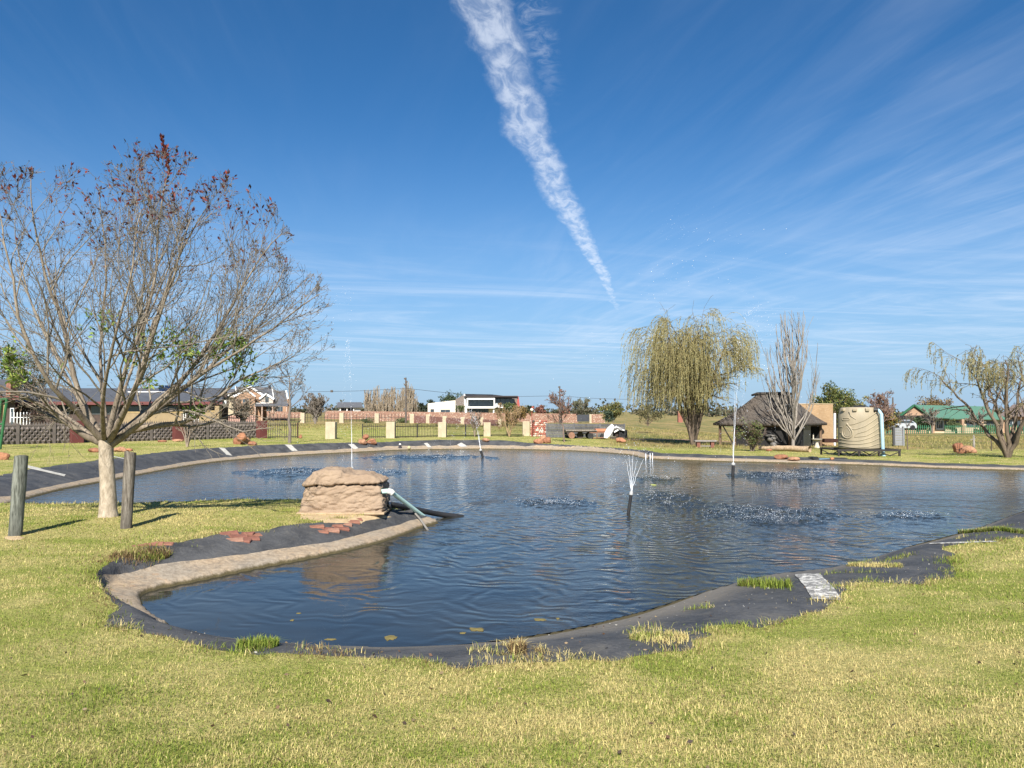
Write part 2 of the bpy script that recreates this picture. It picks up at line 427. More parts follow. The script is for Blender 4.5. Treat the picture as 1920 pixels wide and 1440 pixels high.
_MC = {}
def pm(name, c1, c2=None, scale=6.0, rough=.8, bump=.25, bdist=.01, bscale=None, spec=.25, metal=0.0, src='Object', detail=5, stretch=(1, 1, 1)):
    """plain procedural material: two tones of noise, fine relief"""
    if name in _MC: return _MC[name]
    t = NT(name, rough, spec); v = t.vec(src, stretch)
    if c2 is None: c2 = tuple(x * .78 for x in c1)
    f = t.ramp(t.noise(v, scale, detail, .6), .32, .68)
    f2 = t.ramp(t.noise(v, scale * 7, 3, .6), .3, .7)
    c = t.mix(f, c2, c1); c = t.mix(t.math('MULTIPLY', f2, .25), c, tuple(min(1, x * 1.18) for x in c1))
    t.color(c); t.b.inputs['Metallic'].default_value = metal
    if bump > 0: t.normal(t.bump(t.noise(v, bscale or scale * 5, 4, .6), bump, bdist))
    _MC[name] = t.m; return t.m
def tint_mat(name, rough=.7, trans=.25, spec=.2, var=.0):
    """leaf or blade: colour of its own from the mesh, lets some light through"""
    if name in _MC: return _MC[name]
    t = NT(name, rough, spec); c = t.attr('tint'); t.color(c)
    if trans > 0:
        tr = t.N.new('ShaderNodeBsdfTranslucent'); t.L.new(c, tr.inputs['Color'])
        ms = t.N.new('ShaderNodeMixShader'); ms.inputs[0].default_value = trans
        t.L.new(t.b.outputs[0], ms.inputs[1]); t.L.new(tr.outputs[0], ms.inputs[2])
        t.L.new(ms.outputs[0], t.N['Material Output'].inputs['Surface'])
    _MC[name] = t.m; return t.m

# ================================================================== THE SETTING
def split_iso(V, T, f, extra):
    """cut triangles where the field f crosses zero; extra: list of per-vertex arrays carried along"""
    s = f > 0; cnt = s[T].sum(1); mixd = (cnt == 1) | (cnt == 2)
    keep = T[~mixd]; M = T[mixd]; sm = s[M]; lone = np.where(sm.sum(1) == 1, True, False)
    k = np.argmax(sm == lone[:, None], axis=1); r = np.arange(len(M))
    a = M[r, k]; b = M[r, (k + 1) % 3]; c = M[r, (k + 2) % 3]
    E = np.concatenate([np.stack([a, b], 1), np.stack([a, c], 1)]); Es = np.sort(E, axis=1)
    U, inv = np.unique(Es, axis=0, return_inverse=True); inv = inv.ravel()
    t = f[U[:, 0]] / (f[U[:, 0]] - f[U[:, 1]]); t = np.clip(t, .001, .999)
    n0 = len(V)
    lerp = lambda q: np.concatenate([q, q[U[:, 0]] + (q[U[:, 1]] - q[U[:, 0]]) * (t[:, None] if q.ndim == 2 else t)])
    V2 = lerp(V); ex = [lerp(q) for q in extra]; f2 = np.concatenate([f, np.zeros(len(U))])
    ab = n0 + inv[:len(M)]; ac = n0 + inv[len(M):]
    new = np.concatenate([np.stack([a, ab, ac], 1), np.stack([ab, b, c], 1), np.stack([ab, c, ac], 1)])
    side_new = np.concatenate([s[a], s[b], s[b]])
    T2 = np.concatenate([keep, new]); side = np.concatenate([s[keep[:, 0]], side_new])
    return V2, T2, side, ex, f2

def edge_width(x, y, w, k=None):
    """how far from the water the turf begins: the lawn creeps over the liner unevenly"""
    near = 1 - sstep(9, 16, y)
    v = (fbm(x * 1.1, y * 1.1, 77) - .5) * (.35 + .40 * near) + (vnoise(x * 5.3, y * 5.3, 78) - .5) * .16
    return w + v * (.12 if k is None else np.clip((w - k) / .35, .12, 1.0))

def build_ground():
    rr = [.25]
    while rr[-1] < 6500:
        r = rr[-1]; st = r * .012
        if 8 < r < 47: st = min(st, .13)
        if r >= 47: st = min(max(.13, (r - 46) * .06 + .13), r * .05)
        rr.append(r + st)
    rr = np.array(rr)
    fine = np.arange(-48, 48.01, .31)
    th = np.concatenate([np.arange(-180, -48, 4.0), fine, np.arange(52, 180.01, 4.0)]); th = np.radians(th)
    nR, nT = len(rr), len(th)
    X = (rr[:, None] * np.sin(th)[None]).ravel(); Y = (rr[:, None] * np.cos(th)[None]).ravel()
    i = np.arange((nR - 1) * (nT - 1)); a = (i // (nT - 1)) * nT + i % (nT - 1)
    T = np.concatenate([np.stack([a, a + 1, a + nT + 1], 1), np.stack([a, a + nT + 1, a + nT], 1)])
    T = T[:, ::-1]
    # close the small hole under the viewer
    z, d, w, l, k = surface(X, Y, pond_exact)
    c = len(X); X = np.append(X, 0); Y = np.append(Y, 0); z = np.append(z, .35); d = np.append(d, 99.); w = np.append(w, 1.); k = np.append(k, 0.)
    T = np.concatenate([T, np.stack([np.full(nT - 1, c), np.arange(1, nT), np.arange(nT - 1)], 1)])
    V = np.stack([X, Y, z], 1)
    ew = edge_width(X, Y, w, k); kw = k * (1 + (vnoise(X * 2.3, Y * 2.3, 41) - .5) * .25)
    V, T, side, (d, kw, ew), _ = split_iso(V, T, d - ew, [d, kw, ew])
    lawnT = T[side]; rest = T[~side]
    V, T, side, (d, kw, ew), _ = split_iso(V, rest if False else np.concatenate([lawnT, rest]), d - kw, [d, kw, ew])
    dc = (d - ew)[T].mean(1)
    isl = dc > 1e-6
    iskerb = (~side) & ~isl
    isliner = side & ~isl
    def sub(name, mask, mat):
        t = T[mask]; u, inv = np.unique(t, return_inverse=True)
        o = fast_mesh(name, V[u], inv.reshape(-1, 3), mat, smooth=True); return tag(o, kind='structure')
    return sub('lawn', isl, lawn_mat()), sub('pond_liner', isliner, liner_mat()), sub('concrete_pond_edge', iskerb, kerb_mat())

GREEN = (.105, .170, .024); GREEN2 = (.34, .39, .07); STRAW = (.64, .53, .235); BROWN = (.23, .155, .075)
def lawn_mat():
    t = NT('lawn', .95, .1); p = t.vec('World')
    big = t.noise(p, .22, 3, .5); mid = t.noise(p, 1.4, 4, .6); fine = t.noise(p, 22, 4, .7); vf = t.noise(p, 90, 2, .6)
    sx = t.N.new('ShaderNodeSeparateXYZ'); t.L.new(t.geo.outputs['Position'], sx.inputs[0])
    dry = t.math('ADD', t.math('MULTIPLY', mid, .6), t.math('MULTIPLY', big, .45))
    c = t.mix(t.ramp(dry, .44, .60), (.27, .30, .06), (.48, .415, .16))
    c = t.mix(t.ramp(fine, .38, .68), t.mix(.4, c, (.12, .15, .035)), c)
    c = t.mix(t.ramp(vf, .45, .8, 0, .45), c, (.47, .38, .16))
    # the rough unmown fields beyond, on the right and far away
    xy = t.math('DIVIDE', sx.outputs[0], t.math('MAXIMUM', sx.outputs[1], 1.0))
    fr = t.math('MULTIPLY', t.ramp(sx.outputs[1], 36.5, 42.0), t.ramp(xy, .10, .16))
    fr = t.math('MAXIMUM', fr, t.ramp(sx.outputs[1], 62, 95))
    pf = t.vec('World', (1, .28, 1)); fn = t.noise(pf, .22, 5, .65); ff = t.noise(pf, 3.0, 4, .7)
    fc = t.mix(t.ramp(fn, .34, .66), (.145, .165, .05), (.40, .29, .125)); fc = t.mix(t.ramp(ff, .35, .7), t.mix(.5, fc, (.12, .1, .05)), fc)
    c = t.mix(fr, c, fc)
    t.color(c)
    b = t.bump(fine, .8, .05); b = t.bump(vf, .7, .02, b); t.normal(b); return t.m
def liner_mat():
    t = NT('black_pond_liner', .75, .25); p = t.vec('World')
    n = t.noise(p, 2.2, 5, .65); f = t.noise(p, 26, 4, .7); s = t.noise(p, 70, 3, .6)
    c = t.mix(t.ramp(n, .3, .7), (.040, .041, .043), (.082, .083, .085))
    c = t.mix(t.ramp(f, .5, .82, 0, .55), c, (.155, .15, .14))
    c = t.mix(t.ramp(s, .66, .76, 0, .6), c, (.32, .31, .28)); c = t.mix(t.ramp(t.noise(p, 3.5, 6, .7, .8), .50, .72, 0, .55), c, (.135, .125, .105))
    # dusty silt left by the water on the lowest strip
    sx = t.N.new('ShaderNodeSeparateXYZ'); t.L.new(t.geo.outputs['Position'], sx.inputs[0])
    silt = t.math('MULTIPLY', t.ramp(t.math('ADD', sx.outputs[2], t.math('MULTIPLY', n, .05)), .13, .04), .55)
    c = t.mix(silt, c, (.21, .185, .145))
    t.color(c); t.put(t.b.inputs['Roughness'], t.ramp(n, .2, .8, .58, .85))
    w = t.noise(t.vec('World', (1, 1, 1)), 4, 5, .62, 2.2)
    b = t.bump(w, .4, .06); t.normal(t.bump(f, .35, .012, b)); return t.m
def kerb_mat():
    t = NT('weathered_concrete', .9, .15); p = t.vec('World')
    n = t.noise(p, 1.6, 5, .65); f = t.noise(p, 18, 5, .7); s = t.noise(p, 60, 3, .7)
    c = t.mix(t.ramp(n, .3, .7), (.43, .325, .215), (.33, .285, .225))
    c = t.mix(t.ramp(f, .34, .66), t.mix(.55, c, (.17, .135, .095)), c)
    st = t.noise(p, 4.5, 6, .72, 1.0); c = t.mix(t.ramp(st, .50, .66, 0, .6), c, (.16, .14, .115)); c = t.mix(t.ramp(t.noise(p, 7, 4, .6), .6, .75, 0, .5), c, (.42, .25, .13))
    sx = t.N.new('ShaderNodeSeparateXYZ'); t.L.new(t.geo.outputs['Position'], sx.inputs[0])
    wet = t.ramp(t.math('ADD', sx.outputs[2], t.math('MULTIPLY', t.math('SUBTRACT', f, .5), .05)), .055, .015)
    c = t.mix(wet, c, (.085, .07, .035))
    t.color(c); t.normal(t.bump(s, .5, .008, t.bump(f, .6, .025))); return t.m

BROWN_SPOTS = [(*gp(x, y)[:2], r) for x, y, r in ((235, 1052, .55), (300, 1036, .35), (190, 1130, .5), (600, 1228, .3), (985, 1226, .22), (330, 1190, .3), (50, 1012, .3))]
FOUNT = [at_z(1178, 963), at_z(661, 887), at_z(905, 857), at_z(1374, 892)]
# where falling water lands and roughens the pond: pixel centre, half width, half height in pixels, share of strength
LAND_ZONES = [(1035, 944, 85, 10, 1.0, 0), (1265, 940, 60, 16, .7, 0), (1440, 966, 130, 19, 1.3, 0), (1690, 968, 95, 7, .9, 0),
              (550, 884, 85, 9, .8, 1), (730, 886, 40, 5, .3, 1), (800, 857, 110, 5, .8, 2), (1470, 893, 75, 10, 1.3, 3), (1545, 886, 55, 8, .8, 3), (1235, 897, 50, 4, .4, 3)]
def water_mat():
    t = NT('pond_water', .03, .5); p = t.geo.outputs['Position']
    t.b.inputs['IOR'].default_value = 1.333
    n = t.noise(t.vec('World'), .5, 3, .5)
    t.color(t.mix(t.ramp(n, .35, .7), (.020, .022, .020), (.034, .034, .026)))
    def dist(c):
        v = t.N.new('ShaderNodeVectorMath'); v.operation = 'DISTANCE'; t.L.new(p, v.inputs[0]); v.inputs[1].default_value = c
        return v.outputs['Value']
    # rings running out from the fountains, broken up by a breeze
    warp = t.math('MULTIPLY', t.math('SUBTRACT', t.noise(t.vec('World'), .55, 3, .55), .5), 3.4)
    h = None
    for c, wl, amp, dec in ((FOUNT[0], .34, .8, 7.0), ((5.0, 14.2, 0), .29, .65, 6.0), (FOUNT[1], .31, .65, 7.0), (FOUNT[3], .30, .65, 7.0), (FOUNT[2], .33, .5, 7.0)):
        d = dist(tuple(c)); sn = t.math('SINE', t.math('MULTIPLY', t.math('ADD', d, warp), 6.283 / wl))
        e = t.math('MULTIPLY', sn, t.math('MULTIPLY', t.ramp(d, dec * 2.2, .5, .10, 1.0), amp))
        h = e if h is None else t.math('ADD', h, e)
    chop = t.noise(t.vec('World', (.8, 1.5, 1)), 3.1, 4, .58, .6); chop2 = t.noise(t.vec('World', (1, 1.6, 1)), 9.0, 3, .6, .3)
    slow = t.noise(t.vec('World', (.5, 1.0, 1)), 1.1, 2, .5)
    sx = t.N.new('ShaderNodeSeparateXYZ'); t.L.new(p, sx.inputs[0])
    calm = t.math('MULTIPLY', t.ramp(sx.outputs[1], 13.5, 6.5), t.ramp(sx.outputs[0], 2.5, -2.0))   # the sheltered bay behind the peninsula
    breeze = t.math('SUBTRACT', 1.0, t.math('MULTIPLY', calm, .93))
    b = t.bump(t.math('MULTIPLY', h, t.math('MULTIPLY_ADD', breeze, .85, .15)), .6, .0085)
    b = t.bump(t.math('MULTIPLY', t.math('MULTIPLY', slow, 1), t.math('MULTIPLY_ADD', breeze, .6, .4)), .6, .022, b)
    b = t.bump(t.math('MULTIPLY', chop, breeze), .7, .016, b)
    b = t.bump(t.math('MULTIPLY', chop2, breeze), .6, .008, b)
    t.normal(b); return t.m
def build_water():
    A = OUT[:, :2]; d = np.roll(A, -1, 0) - np.roll(A, 1, 0); n = np.stack([d[:, 1], -d[:, 0]], 1); n /= np.linalg.norm(n, axis=1)[:, None]
    area = .5 * np.sum(A[:, 0] * np.roll(A[:, 1], -1) - np.roll(A[:, 0], -1) * A[:, 1])
    B = A + n * (.02 if area > 0 else -.02)
    o = link_mesh('pond_water', np.c_[B, np.zeros(len(B))], [tuple(range(len(B)))] if area > 0 else [tuple(range(len(B) - 1, -1, -1))], water_mat())
    return tag(o, kind='structure')

def build_chop(water):
    """the steep little waves where falling drops churn the surface"""
    m = NT('churned_water', .2, .5); m.b.inputs['IOR'].default_value = 1.333; m.color((.022, .026, .024)); Vs = []; Ts = []; off = 0
    for (cx, cy, hw, hh, s, f) in LAND_ZONES:
        c = at_z(cx, cy); a = (at_z(cx + hw, cy) - c).length * 1.3; b = (at_z(cx, cy - hh) - at_z(cx, cy + hh)).length / 2 * 1.3; st = .030 * (c.y / 15) ** .9
        gx = np.arange(-a, a, st); gy = np.arange(-b, b, st); X, Y = np.meshgrid(gx, gy); wx, wy = X.ravel() + c.x, Y.ravel() + c.y
        e = np.sqrt((X.ravel() / a) ** 2 + (Y.ravel() / b) ** 2) + (fbm(wx * 1.3, wy * 1.3, 91, 3) - .5) * .9; k = 1 - sstep(.45, 1.2, e); sc = 15 / c.y
        h = (fbm(wx * 8 * sc, wy * 8 * sc, 92, 2) - .5) * .075 + (vnoise(wx * 19 * sc, wy * 19 * sc, 94) - .5) * .05
        z = -.012 + k * .012 + np.maximum(k, 0) * h / sc ** .5 * min(.62, .32 + .24 * s); n, w = X.shape; i = np.arange((n - 1) * (w - 1)); q = (i // (w - 1)) * w + i % (w - 1)
        Vs.append(np.stack([wx, wy, z], 1)); Ts.append(np.stack([q, q + 1, q + w + 1, q + w], 1) + off); off += n * w
    o = fast_mesh('churned_water', np.concatenate(Vs), np.concatenate(Ts), m.m, water, True); o['kind'] = 'stuff'
def blades(P, H, Wd, lean, ang, colr):
    """bent grass blades: P n x 3, heights, widths, lean, heading, colour"""
    n = len(P); ca, sa = np.cos(ang), np.sin(ang); perp = np.stack([-sa, ca, np.zeros(n)], 1); fw = np.stack([ca, sa, np.zeros(n)], 1)
    up = np.array([0, 0, 1.0])
    a = P - perp * Wd[:, None] * .5; b = P + perp * Wd[:, None] * .5
    mid = P + up * (H * .6)[:, None] + fw * (lean * H * .3)[:, None]
    c = mid + perp * Wd[:, None] * .36; d = mid - perp * Wd[:, None] * .36
    tip = P + up * (H * (1 - .25 * np.abs(lean)))[:, None] + fw * (lean * H)[:, None]
    V = np.stack([a, b, c, d, tip], 1).reshape(-1, 3)
    i = np.arange(n)[:, None] * 5
    T = np.concatenate([i + [0, 1, 2], i + [0, 2, 3], i + [3, 2, 4]], 1).reshape(-1, 3)
    return V, T, np.repeat(colr, 5, axis=0)
def spikes(P, H, Wd, lean, ang, colr):
    """the same as single pointed triangles, for blades too far off to show a bend"""
    n = len(P); ca, sa = np.cos(ang), np.sin(ang); perp = np.stack([-sa, ca, np.zeros(n)], 1) * Wd[:, None] * .62
    tip = P + np.stack([ca * lean * H, sa * lean * H, H * (1 - .25 * np.abs(lean))], 1)
    return np.stack([P - perp, P + perp, tip], 1).reshape(-1, 3), np.arange(3 * n).reshape(-1, 3), np.repeat(colr, 3, axis=0)
def grass_color(x, y, rng, green_bias=0.0, rim=None):
    n = len(x)
    dry = .50 * fbm(x * .75, y * 1.1, 201, 3) + .50 * fbm(x * 2.8, y * 3.6, 202, 3) + rng.normal(0, .11, n) - green_bias
    t = np.clip((dry - .41) / .16, 0, 1)[:, None]
    g = np.array(GREEN) + (np.array(GREEN2) - np.array(GREEN)) * rng.random(n)[:, None]
    s = np.array(STRAW) * (.8 + .35 * rng.random(n)[:, None])
    c = g + (s - g) * t
    pb = np.full(n, .05)
    if rim is not None: pb = pb + .28 * rim * (vnoise(x * 2.1, y * 2.1, 88) > .45)
    for (bx_, by_, br_) in BROWN_SPOTS: pb = np.maximum(pb, .75 * np.clip(1.3 - np.hypot(x - bx_, (y - by_) * 1.3) / br_ + .5 * (fbm(x * 4, y * 4, 12) - .5), 0, 1))
    br = (rng.random(n) < pb)[:, None]; c = np.where(br, np.array(BROWN), c)
    return c * (.55 + .75 * rng.random(n)[:, None])
def pal_(rng, n, *cols): return np.array(cols)[rng.integers(0, len(cols), n)] * (.75 + .5 * rng.random((n, 1)))
def build_grass():
    rng = np.random.default_rng(7); out = []
    # mown turf: number of blades per square metre falls off with distance
    n = 1050000; u = rng.random(n)
    r0, r1, q = 2.4, 19.0, 1.75                              # density ~ r^-q
    r = (r0 ** (2 - q) + u * (r1 ** (2 - q) - r0 ** (2 - q))) ** (1 / (2 - q))
    th = (rng.random(n) - .5) * 2 * R(51)
    x, y = r * np.sin(th), r * np.cos(th)
    z, d, w, l, k = surface(x, y)
    ok = d > edge_width(x, y, w, k) - .02
    x, y, z, r, d, w, k = x[ok], y[ok], z[ok], r[ok], d[ok], w[ok], k[ok]
    m = 500000 if len(x) > 500000 else len(x)
    x, y, z, r, d, w, k = (v[:m] for v in (x, y, z, r, d, w, k)); n = len(x)
    tuft = fbm(x * 1.6, y * 1.6, 301, 2); rim = 1 - sstep(0, .3, d - edge_width(x, y, w, k))
    H = (.010 + .016 * rng.random(n)) * (.65 + .8 * tuft) * (1 + .9 * rim * rng.random(n)) * (1 + .03 * r)
    Wd = (.0028 + .0020 * rng.random(n)) * np.maximum(1, r / 6.0)
    col = grass_color(x, y, rng, .03 * rim, rim); le = rng.normal(0, .9, n); an = rng.random(n) * 6.283; P = np.stack([x, y, z - .004], 1); nr = r < 5.6
    V, T, C = blades(P[nr], H[nr], Wd[nr], le[nr], an[nr], col[nr]); V2, T2, C2 = spikes(P[~nr], H[~nr], Wd[~nr], le[~nr], an[~nr], col[~nr])
    V, T, C = np.concatenate([V, V2]), np.concatenate([T, T2 + len(V)]), np.concatenate([C, C2])
    o = fast_mesh('lawn_grass', V, T, tint_mat('grass_blade', .75, .3, .15), col=C)
    tag(o, 'short yellow green mown grass blades covering the lawn', 'grass', kind='stuff')
    # coarser turf further off, and the unmown fields
    n = 190000; r = 17 + 80 * rng.random(n) ** 1.5; th = (rng.random(n) - .5) * 2 * R(42); x, y = r * np.sin(th), r * np.cos(th); z, d, w, _, k = surface(x, y); fld = ((x / y > .13) & (y > 40)) | (y > 62)
    ok = (d > edge_width(x, y, w, k)) & ((vnoise(x * .9, y * .5, 61) > .30) | ~fld); x, y, z, r, fld = x[ok], y[ok], z[ok], r[ok], fld[ok]; n = len(x)
    H = np.where(fld, (.06 + .14 * rng.random(n)) * (.4 + 1.2 * fbm(x * .3, y * .15, 62, 2)), .022 + .03 * rng.random(n)); C = grass_color(x, y, rng, .02)
    C = np.where(fld[:, None], C * .45 + .55 * pal_(rng, n, (.40, .30, .13), (.30, .23, .10), (.22, .20, .07)), C)
    V, T, C = spikes(np.stack([x, y, z - .005], 1), H, (.007 + .006 * rng.random(n)) * r / 22, rng.normal(0, .8, n), rng.random(n) * 6.283, C)
    tag(fast_mesh('far_turf', V, T, tint_mat('grass_blade'), col=C), 'coarser turf and dry field grass beyond the pond', 'grass', kind='stuff')
    # longer runners and tussocks along the edge of the liner
    P = []; base = []
    cand = rng.random((9000, 2)) * [19, 15] + [-6.5, 3.6]
    z, d, w, l, k = surface(cand[:, 0], cand[:, 1]); e = d - edge_width(cand[:, 0], cand[:, 1], w, k)
    ok = (np.abs(e) < .10) & (vnoise(cand[:, 0] * 1.3, cand[:, 1] * 1.3, 55) > .40) & (np.hypot(cand[:, 0], cand[:, 1]) < 14)
    cand = cand[ok][:330]
    for (cx, cy) in cand:
        m = int(rng.integers(25, 80)); s = .03 + .06 * rng.random()
        P.append(np.stack([cx + rng.normal(0, s * 1.8, m), cy + rng.normal(0, s, m), np.full(m, rng.random())], 1))
    # stolons that reach out over the bare liner
    for (px, py, ang, ln) in ((880, 1222, -30, .35), (965, 1215, 80, .22), (1240, 1178, 170, .32), (1245, 1190, 175, .25), (1660, 1072, 160, .7), (1640, 1050, 165, .5), (1700, 1046, 170, .55), (1720, 1040, 160, .4), (1880, 1000, 175, .8), (1900, 985, 170, .7), (1010, 1230, 60, .2), (1330, 1140, 120, .2)):
        p = gp(px, py); m = 130; t = np.linspace(0, 1, m); a = R(ang) + (.9 * np.sin(t * 5 + px) + t) * .35
        P.append(np.stack([p.x + np.cos(a) * ln * t + rng.normal(0, .03, m), p.y + np.sin(a) * ln * t + rng.normal(0, .05, m) * (1.2 - t), np.full(m, .4)], 1))
    P = np.concatenate(P); x, y = P[:, 0], P[:, 1]; z, d, _, _, _ = surface(x, y); ok = d > .02; x, y, z, q = x[ok], y[ok], z[ok], P[ok, 2]; n = len(x)
    V, T, C = blades(np.stack([x, y, z - .004], 1), .018 + .06 * rng.random(n) ** 1.6, .0035 + .003 * rng.random(n), rng.normal(0, 1.0, n), rng.random(n) * 6.283,
                     grass_color(x, y, rng, .12 - .18 * (q > .6)))
    o = fast_mesh('grass_runners', V, T, tint_mat('grass_blade'), col=C); tag(o, 'longer grass runners creeping over the black liner edge', 'grass', kind='stuff')
    return o
def grass_clump(name, label, px0, px1, py, n, hmin, hmax, seed, gb=.3, depth=.12):
    rng = np.random.default_rng(seed); a = gp(px0, py); b = gp(px1, py)
    t = rng.random(n); x = a.x + (b.x - a.x) * t; y = a.y + (b.y - a.y) * t + rng.normal(0, depth, n) * np.sqrt(np.clip(1 - (2 * t - 1) ** 2, .05, 1))
    z = surface(x, y)[0]; H = hmin + (hmax - hmin) * rng.random(n)
    V, T, C = blades(np.stack([x, y, z - .003], 1), H, .005 + .003 * rng.random(n), rng.normal(0, .7, n), rng.random(n) * 6.283, grass_color(x, y, rng, gb))
    e = (np.array(a) + np.array(b)) / 2
    o = fast_mesh(name, V, T, tint_mat('grass_blade'), col=C, off=e); o.location = e
    return tag(o, label, 'grass', kind='stuff')
build_ground(); build_chop(build_water()); build_grass()
grass_clump('grass_tuft', 'bright green grass tuft growing alone on the black liner', 1386, 1484, 1099, 900, .04, .125, 3, .45, .15)
grass_clump('grass_tuft', 'brownish overgrown grass lying over the left end of the spit liner', 212, 318, 1044, 1900, .03, .085, 4, -.05, .16)
grass_clump('grass_tuft', 'ragged green grass lobe on the near liner left of centre', 448, 520, 1212, 700, .03, .09, 5, .3, .10)
grass_clump('grass_tuft', 'upright straw coloured tuft on the near liner at centre', 955, 985, 1222, 330, .05, .12, 6, -.25, .06)
grass_clump('grass_tuft', 'low dry grass lobe on the near liner right of centre', 1180, 1290, 1198, 800, .03, .075, 7, .0, .10)
grass_clump('grass_tuft', 'dry runner mat over the liner above the pale tape', 1590, 1690, 1062, 800, .03, .07, 8, -.05, .13)
grass_clump('grass_tuft', 'green grass lobe over the liner at the right picture edge', 1800, 1915, 1000, 1300, .04, .10, 9, .2, .22)

# ================================================================== TREES
def tubes(polys, sides):
    """list of (points n x 3, radii n) -> vertices, quads"""
    Vs = []; Fs = []; b = 0
    for pts, rad in polys:
        pts = np.asarray(pts); m = len(pts); t = np.gradient(pts, axis=0); t /= np.linalg.norm(t, axis=1)[:, None] + 1e-9
        ref = np.array([0.31, .9, .12]) if abs(t[0, 1]) < .8 else np.array([.95, .1, .2])
        u = np.cross(t, ref); u /= np.linalg.norm(u, axis=1)[:, None] + 1e-9; w = np.cross(t, u)
        a = np.arange(sides) * 2 * math.pi / sides
        ring = pts[:, None] + (u[:, None] * np.cos(a)[None, :, None] + w[:, None] * np.sin(a)[None, :, None]) * np.asarray(rad)[:, None, None]
        Vs.append(ring.reshape(-1, 3)); i = np.arange(m - 1)[:, None] * sides + np.arange(sides)[None]
        j = np.arange(m - 1)[:, None] * sides + (np.arange(sides)[None] + 1) % sides
        Fs.append((np.stack([i, j, j + sides, i + sides], 2).reshape(-1, 4) + b)); b += m * sides
    return np.concatenate(Vs), np.concatenate(Fs)
def tube_obj(name, polys, sides, mat, parent, smooth=True):
    V, Q = tubes(polys, sides); return fast_mesh(name, V, Q, mat, parent, smooth)
def nrm(v): return v / (np.linalg.norm(v) + 1e-9)
UP = np.array([0, 0, 1.0])
def grow(rng, p, d, L, r, lvl, spec, out, env=None):
    s = spec[lvl]; n = s['n']; pts = [p]; dirs = [d]
    for i in range(n):
        d = nrm(d + rng.normal(0, s['wob'], 3) + UP * s.get('up', 0)); p = p + d * L / n
        if env is not None and not env(p) and i > 0: break
        pts.append(p); dirs.append(d)
    m = len(pts)
    if m < 2: return
    t = np.linspace(0, 1, m); rad = np.maximum(r * (1 - t * (1 - s.get('taper', .4))), spec[-1].get('rmin', .002))
    out.append((lvl, np.array(pts), rad, np.array(dirs)))
    if lvl + 1 < len(spec): spawn(rng, np.array(pts), rad, np.array(dirs), L, lvl, spec, out, env)
def spawn(rng, pts, rad, dirs, L, lvl, spec, out, env):
    c = spec[lvl + 1]; k = c['k'] if isinstance(c['k'], int) else int(rng.integers(c['k'][0], c['k'][1] + 1)); m = len(pts)
    for q in range(k):
        t = c.get('lo', .3) + (1 - c.get('lo', .3)) * ((q + rng.random()) / k); f = t * (m - 1); i = min(int(f), m - 2); f -= i
        p = pts[i] * (1 - f) + pts[i + 1] * f; d = dirs[min(i + 1, m - 1)]
        ax = nrm(np.cross(d, rng.normal(0, 1, 3))); a = R(c['ang']) * (.7 + .6 * rng.random())
        d2 = nrm(d * math.cos(a) + np.cross(ax, d) * math.sin(a))
        L2 = L * c['len'] * (1 - c.get('fall', .45) * t) * (.75 + .5 * rng.random())
        grow(rng, p, d2, L2, (rad[i] * (1 - f) + rad[i + 1] * f) * c.get('rr', .6), lvl + 1, spec, out, env)
def curve_through(P, n):
    P = np.array(P, float); m = len(P); s = np.concatenate([[0], np.cumsum(np.linalg.norm(np.diff(P, axis=0), axis=1))]); s /= s[-1]
    t = np.linspace(0, 1, n); Q = np.stack([np.interp(t, s, P[:, k]) for k in range(3)], 1)
    for _ in range(2): Q[1:-1] = .25 * Q[:-2] + .5 * Q[1:-1] + .25 * Q[2:]
    return Q
def leaf_quads(P, Dv, Ln, Wd, colr, rng, droop=0.0):
    """pointed leaves: base P, direction Dv"""
    n = len(P); Dv = Dv + np.array([0, 0, -droop]); Dv /= np.linalg.norm(Dv, axis=1)[:, None] + 1e-9
    s = np.cross(Dv, rng.normal(0, 1, (n, 3))); s /= np.linalg.norm(s, axis=1)[:, None] + 1e-9
    mid = P + Dv * (Ln * .5)[:, None]; tip = P + Dv * Ln[:, None]
    V = np.stack([P, mid + s * (Wd * .5)[:, None], tip, mid - s * (Wd * .5)[:, None]], 1).reshape(-1, 3)
    return V, np.arange(n * 4).reshape(-1, 4), np.repeat(colr, 4, axis=0)
def pal(rng, n, *cols):
    c = np.array(cols)[rng.integers(0, len(cols), n)]; return c * (.75 + .5 * rng.random((n, 1)))
def bark_mat(name, c1, c2, scale=14):
    if name in _MC: return _MC[name]
    t = NT(name, .9, .15); v = t.vec('Object', (1, 1, .35)); n = t.noise(v, scale, 5, .65); f = t.noise(v, scale * 5, 4, .7); k = t.noise(t.vec('Object'), 3, 3, .6)
    c = t.mix(t.ramp(n, .3, .7), c2, c1); c = t.mix(t.ramp(k, .55, .8, 0, .5), c, tuple(x * .55 for x in c1)); t.color(c)
    t.normal(t.bump(f, .5, .01, t.bump(n, .5, .03))); _MC[name] = t.m; return t.m

BARK = bark_mat('grey_tan_bark', (.30, .25, .19), (.15, .12, .09), 16)
TWIG = bark_mat('pale_twig', (.27, .235, .185), (.165, .14, .11), 10)

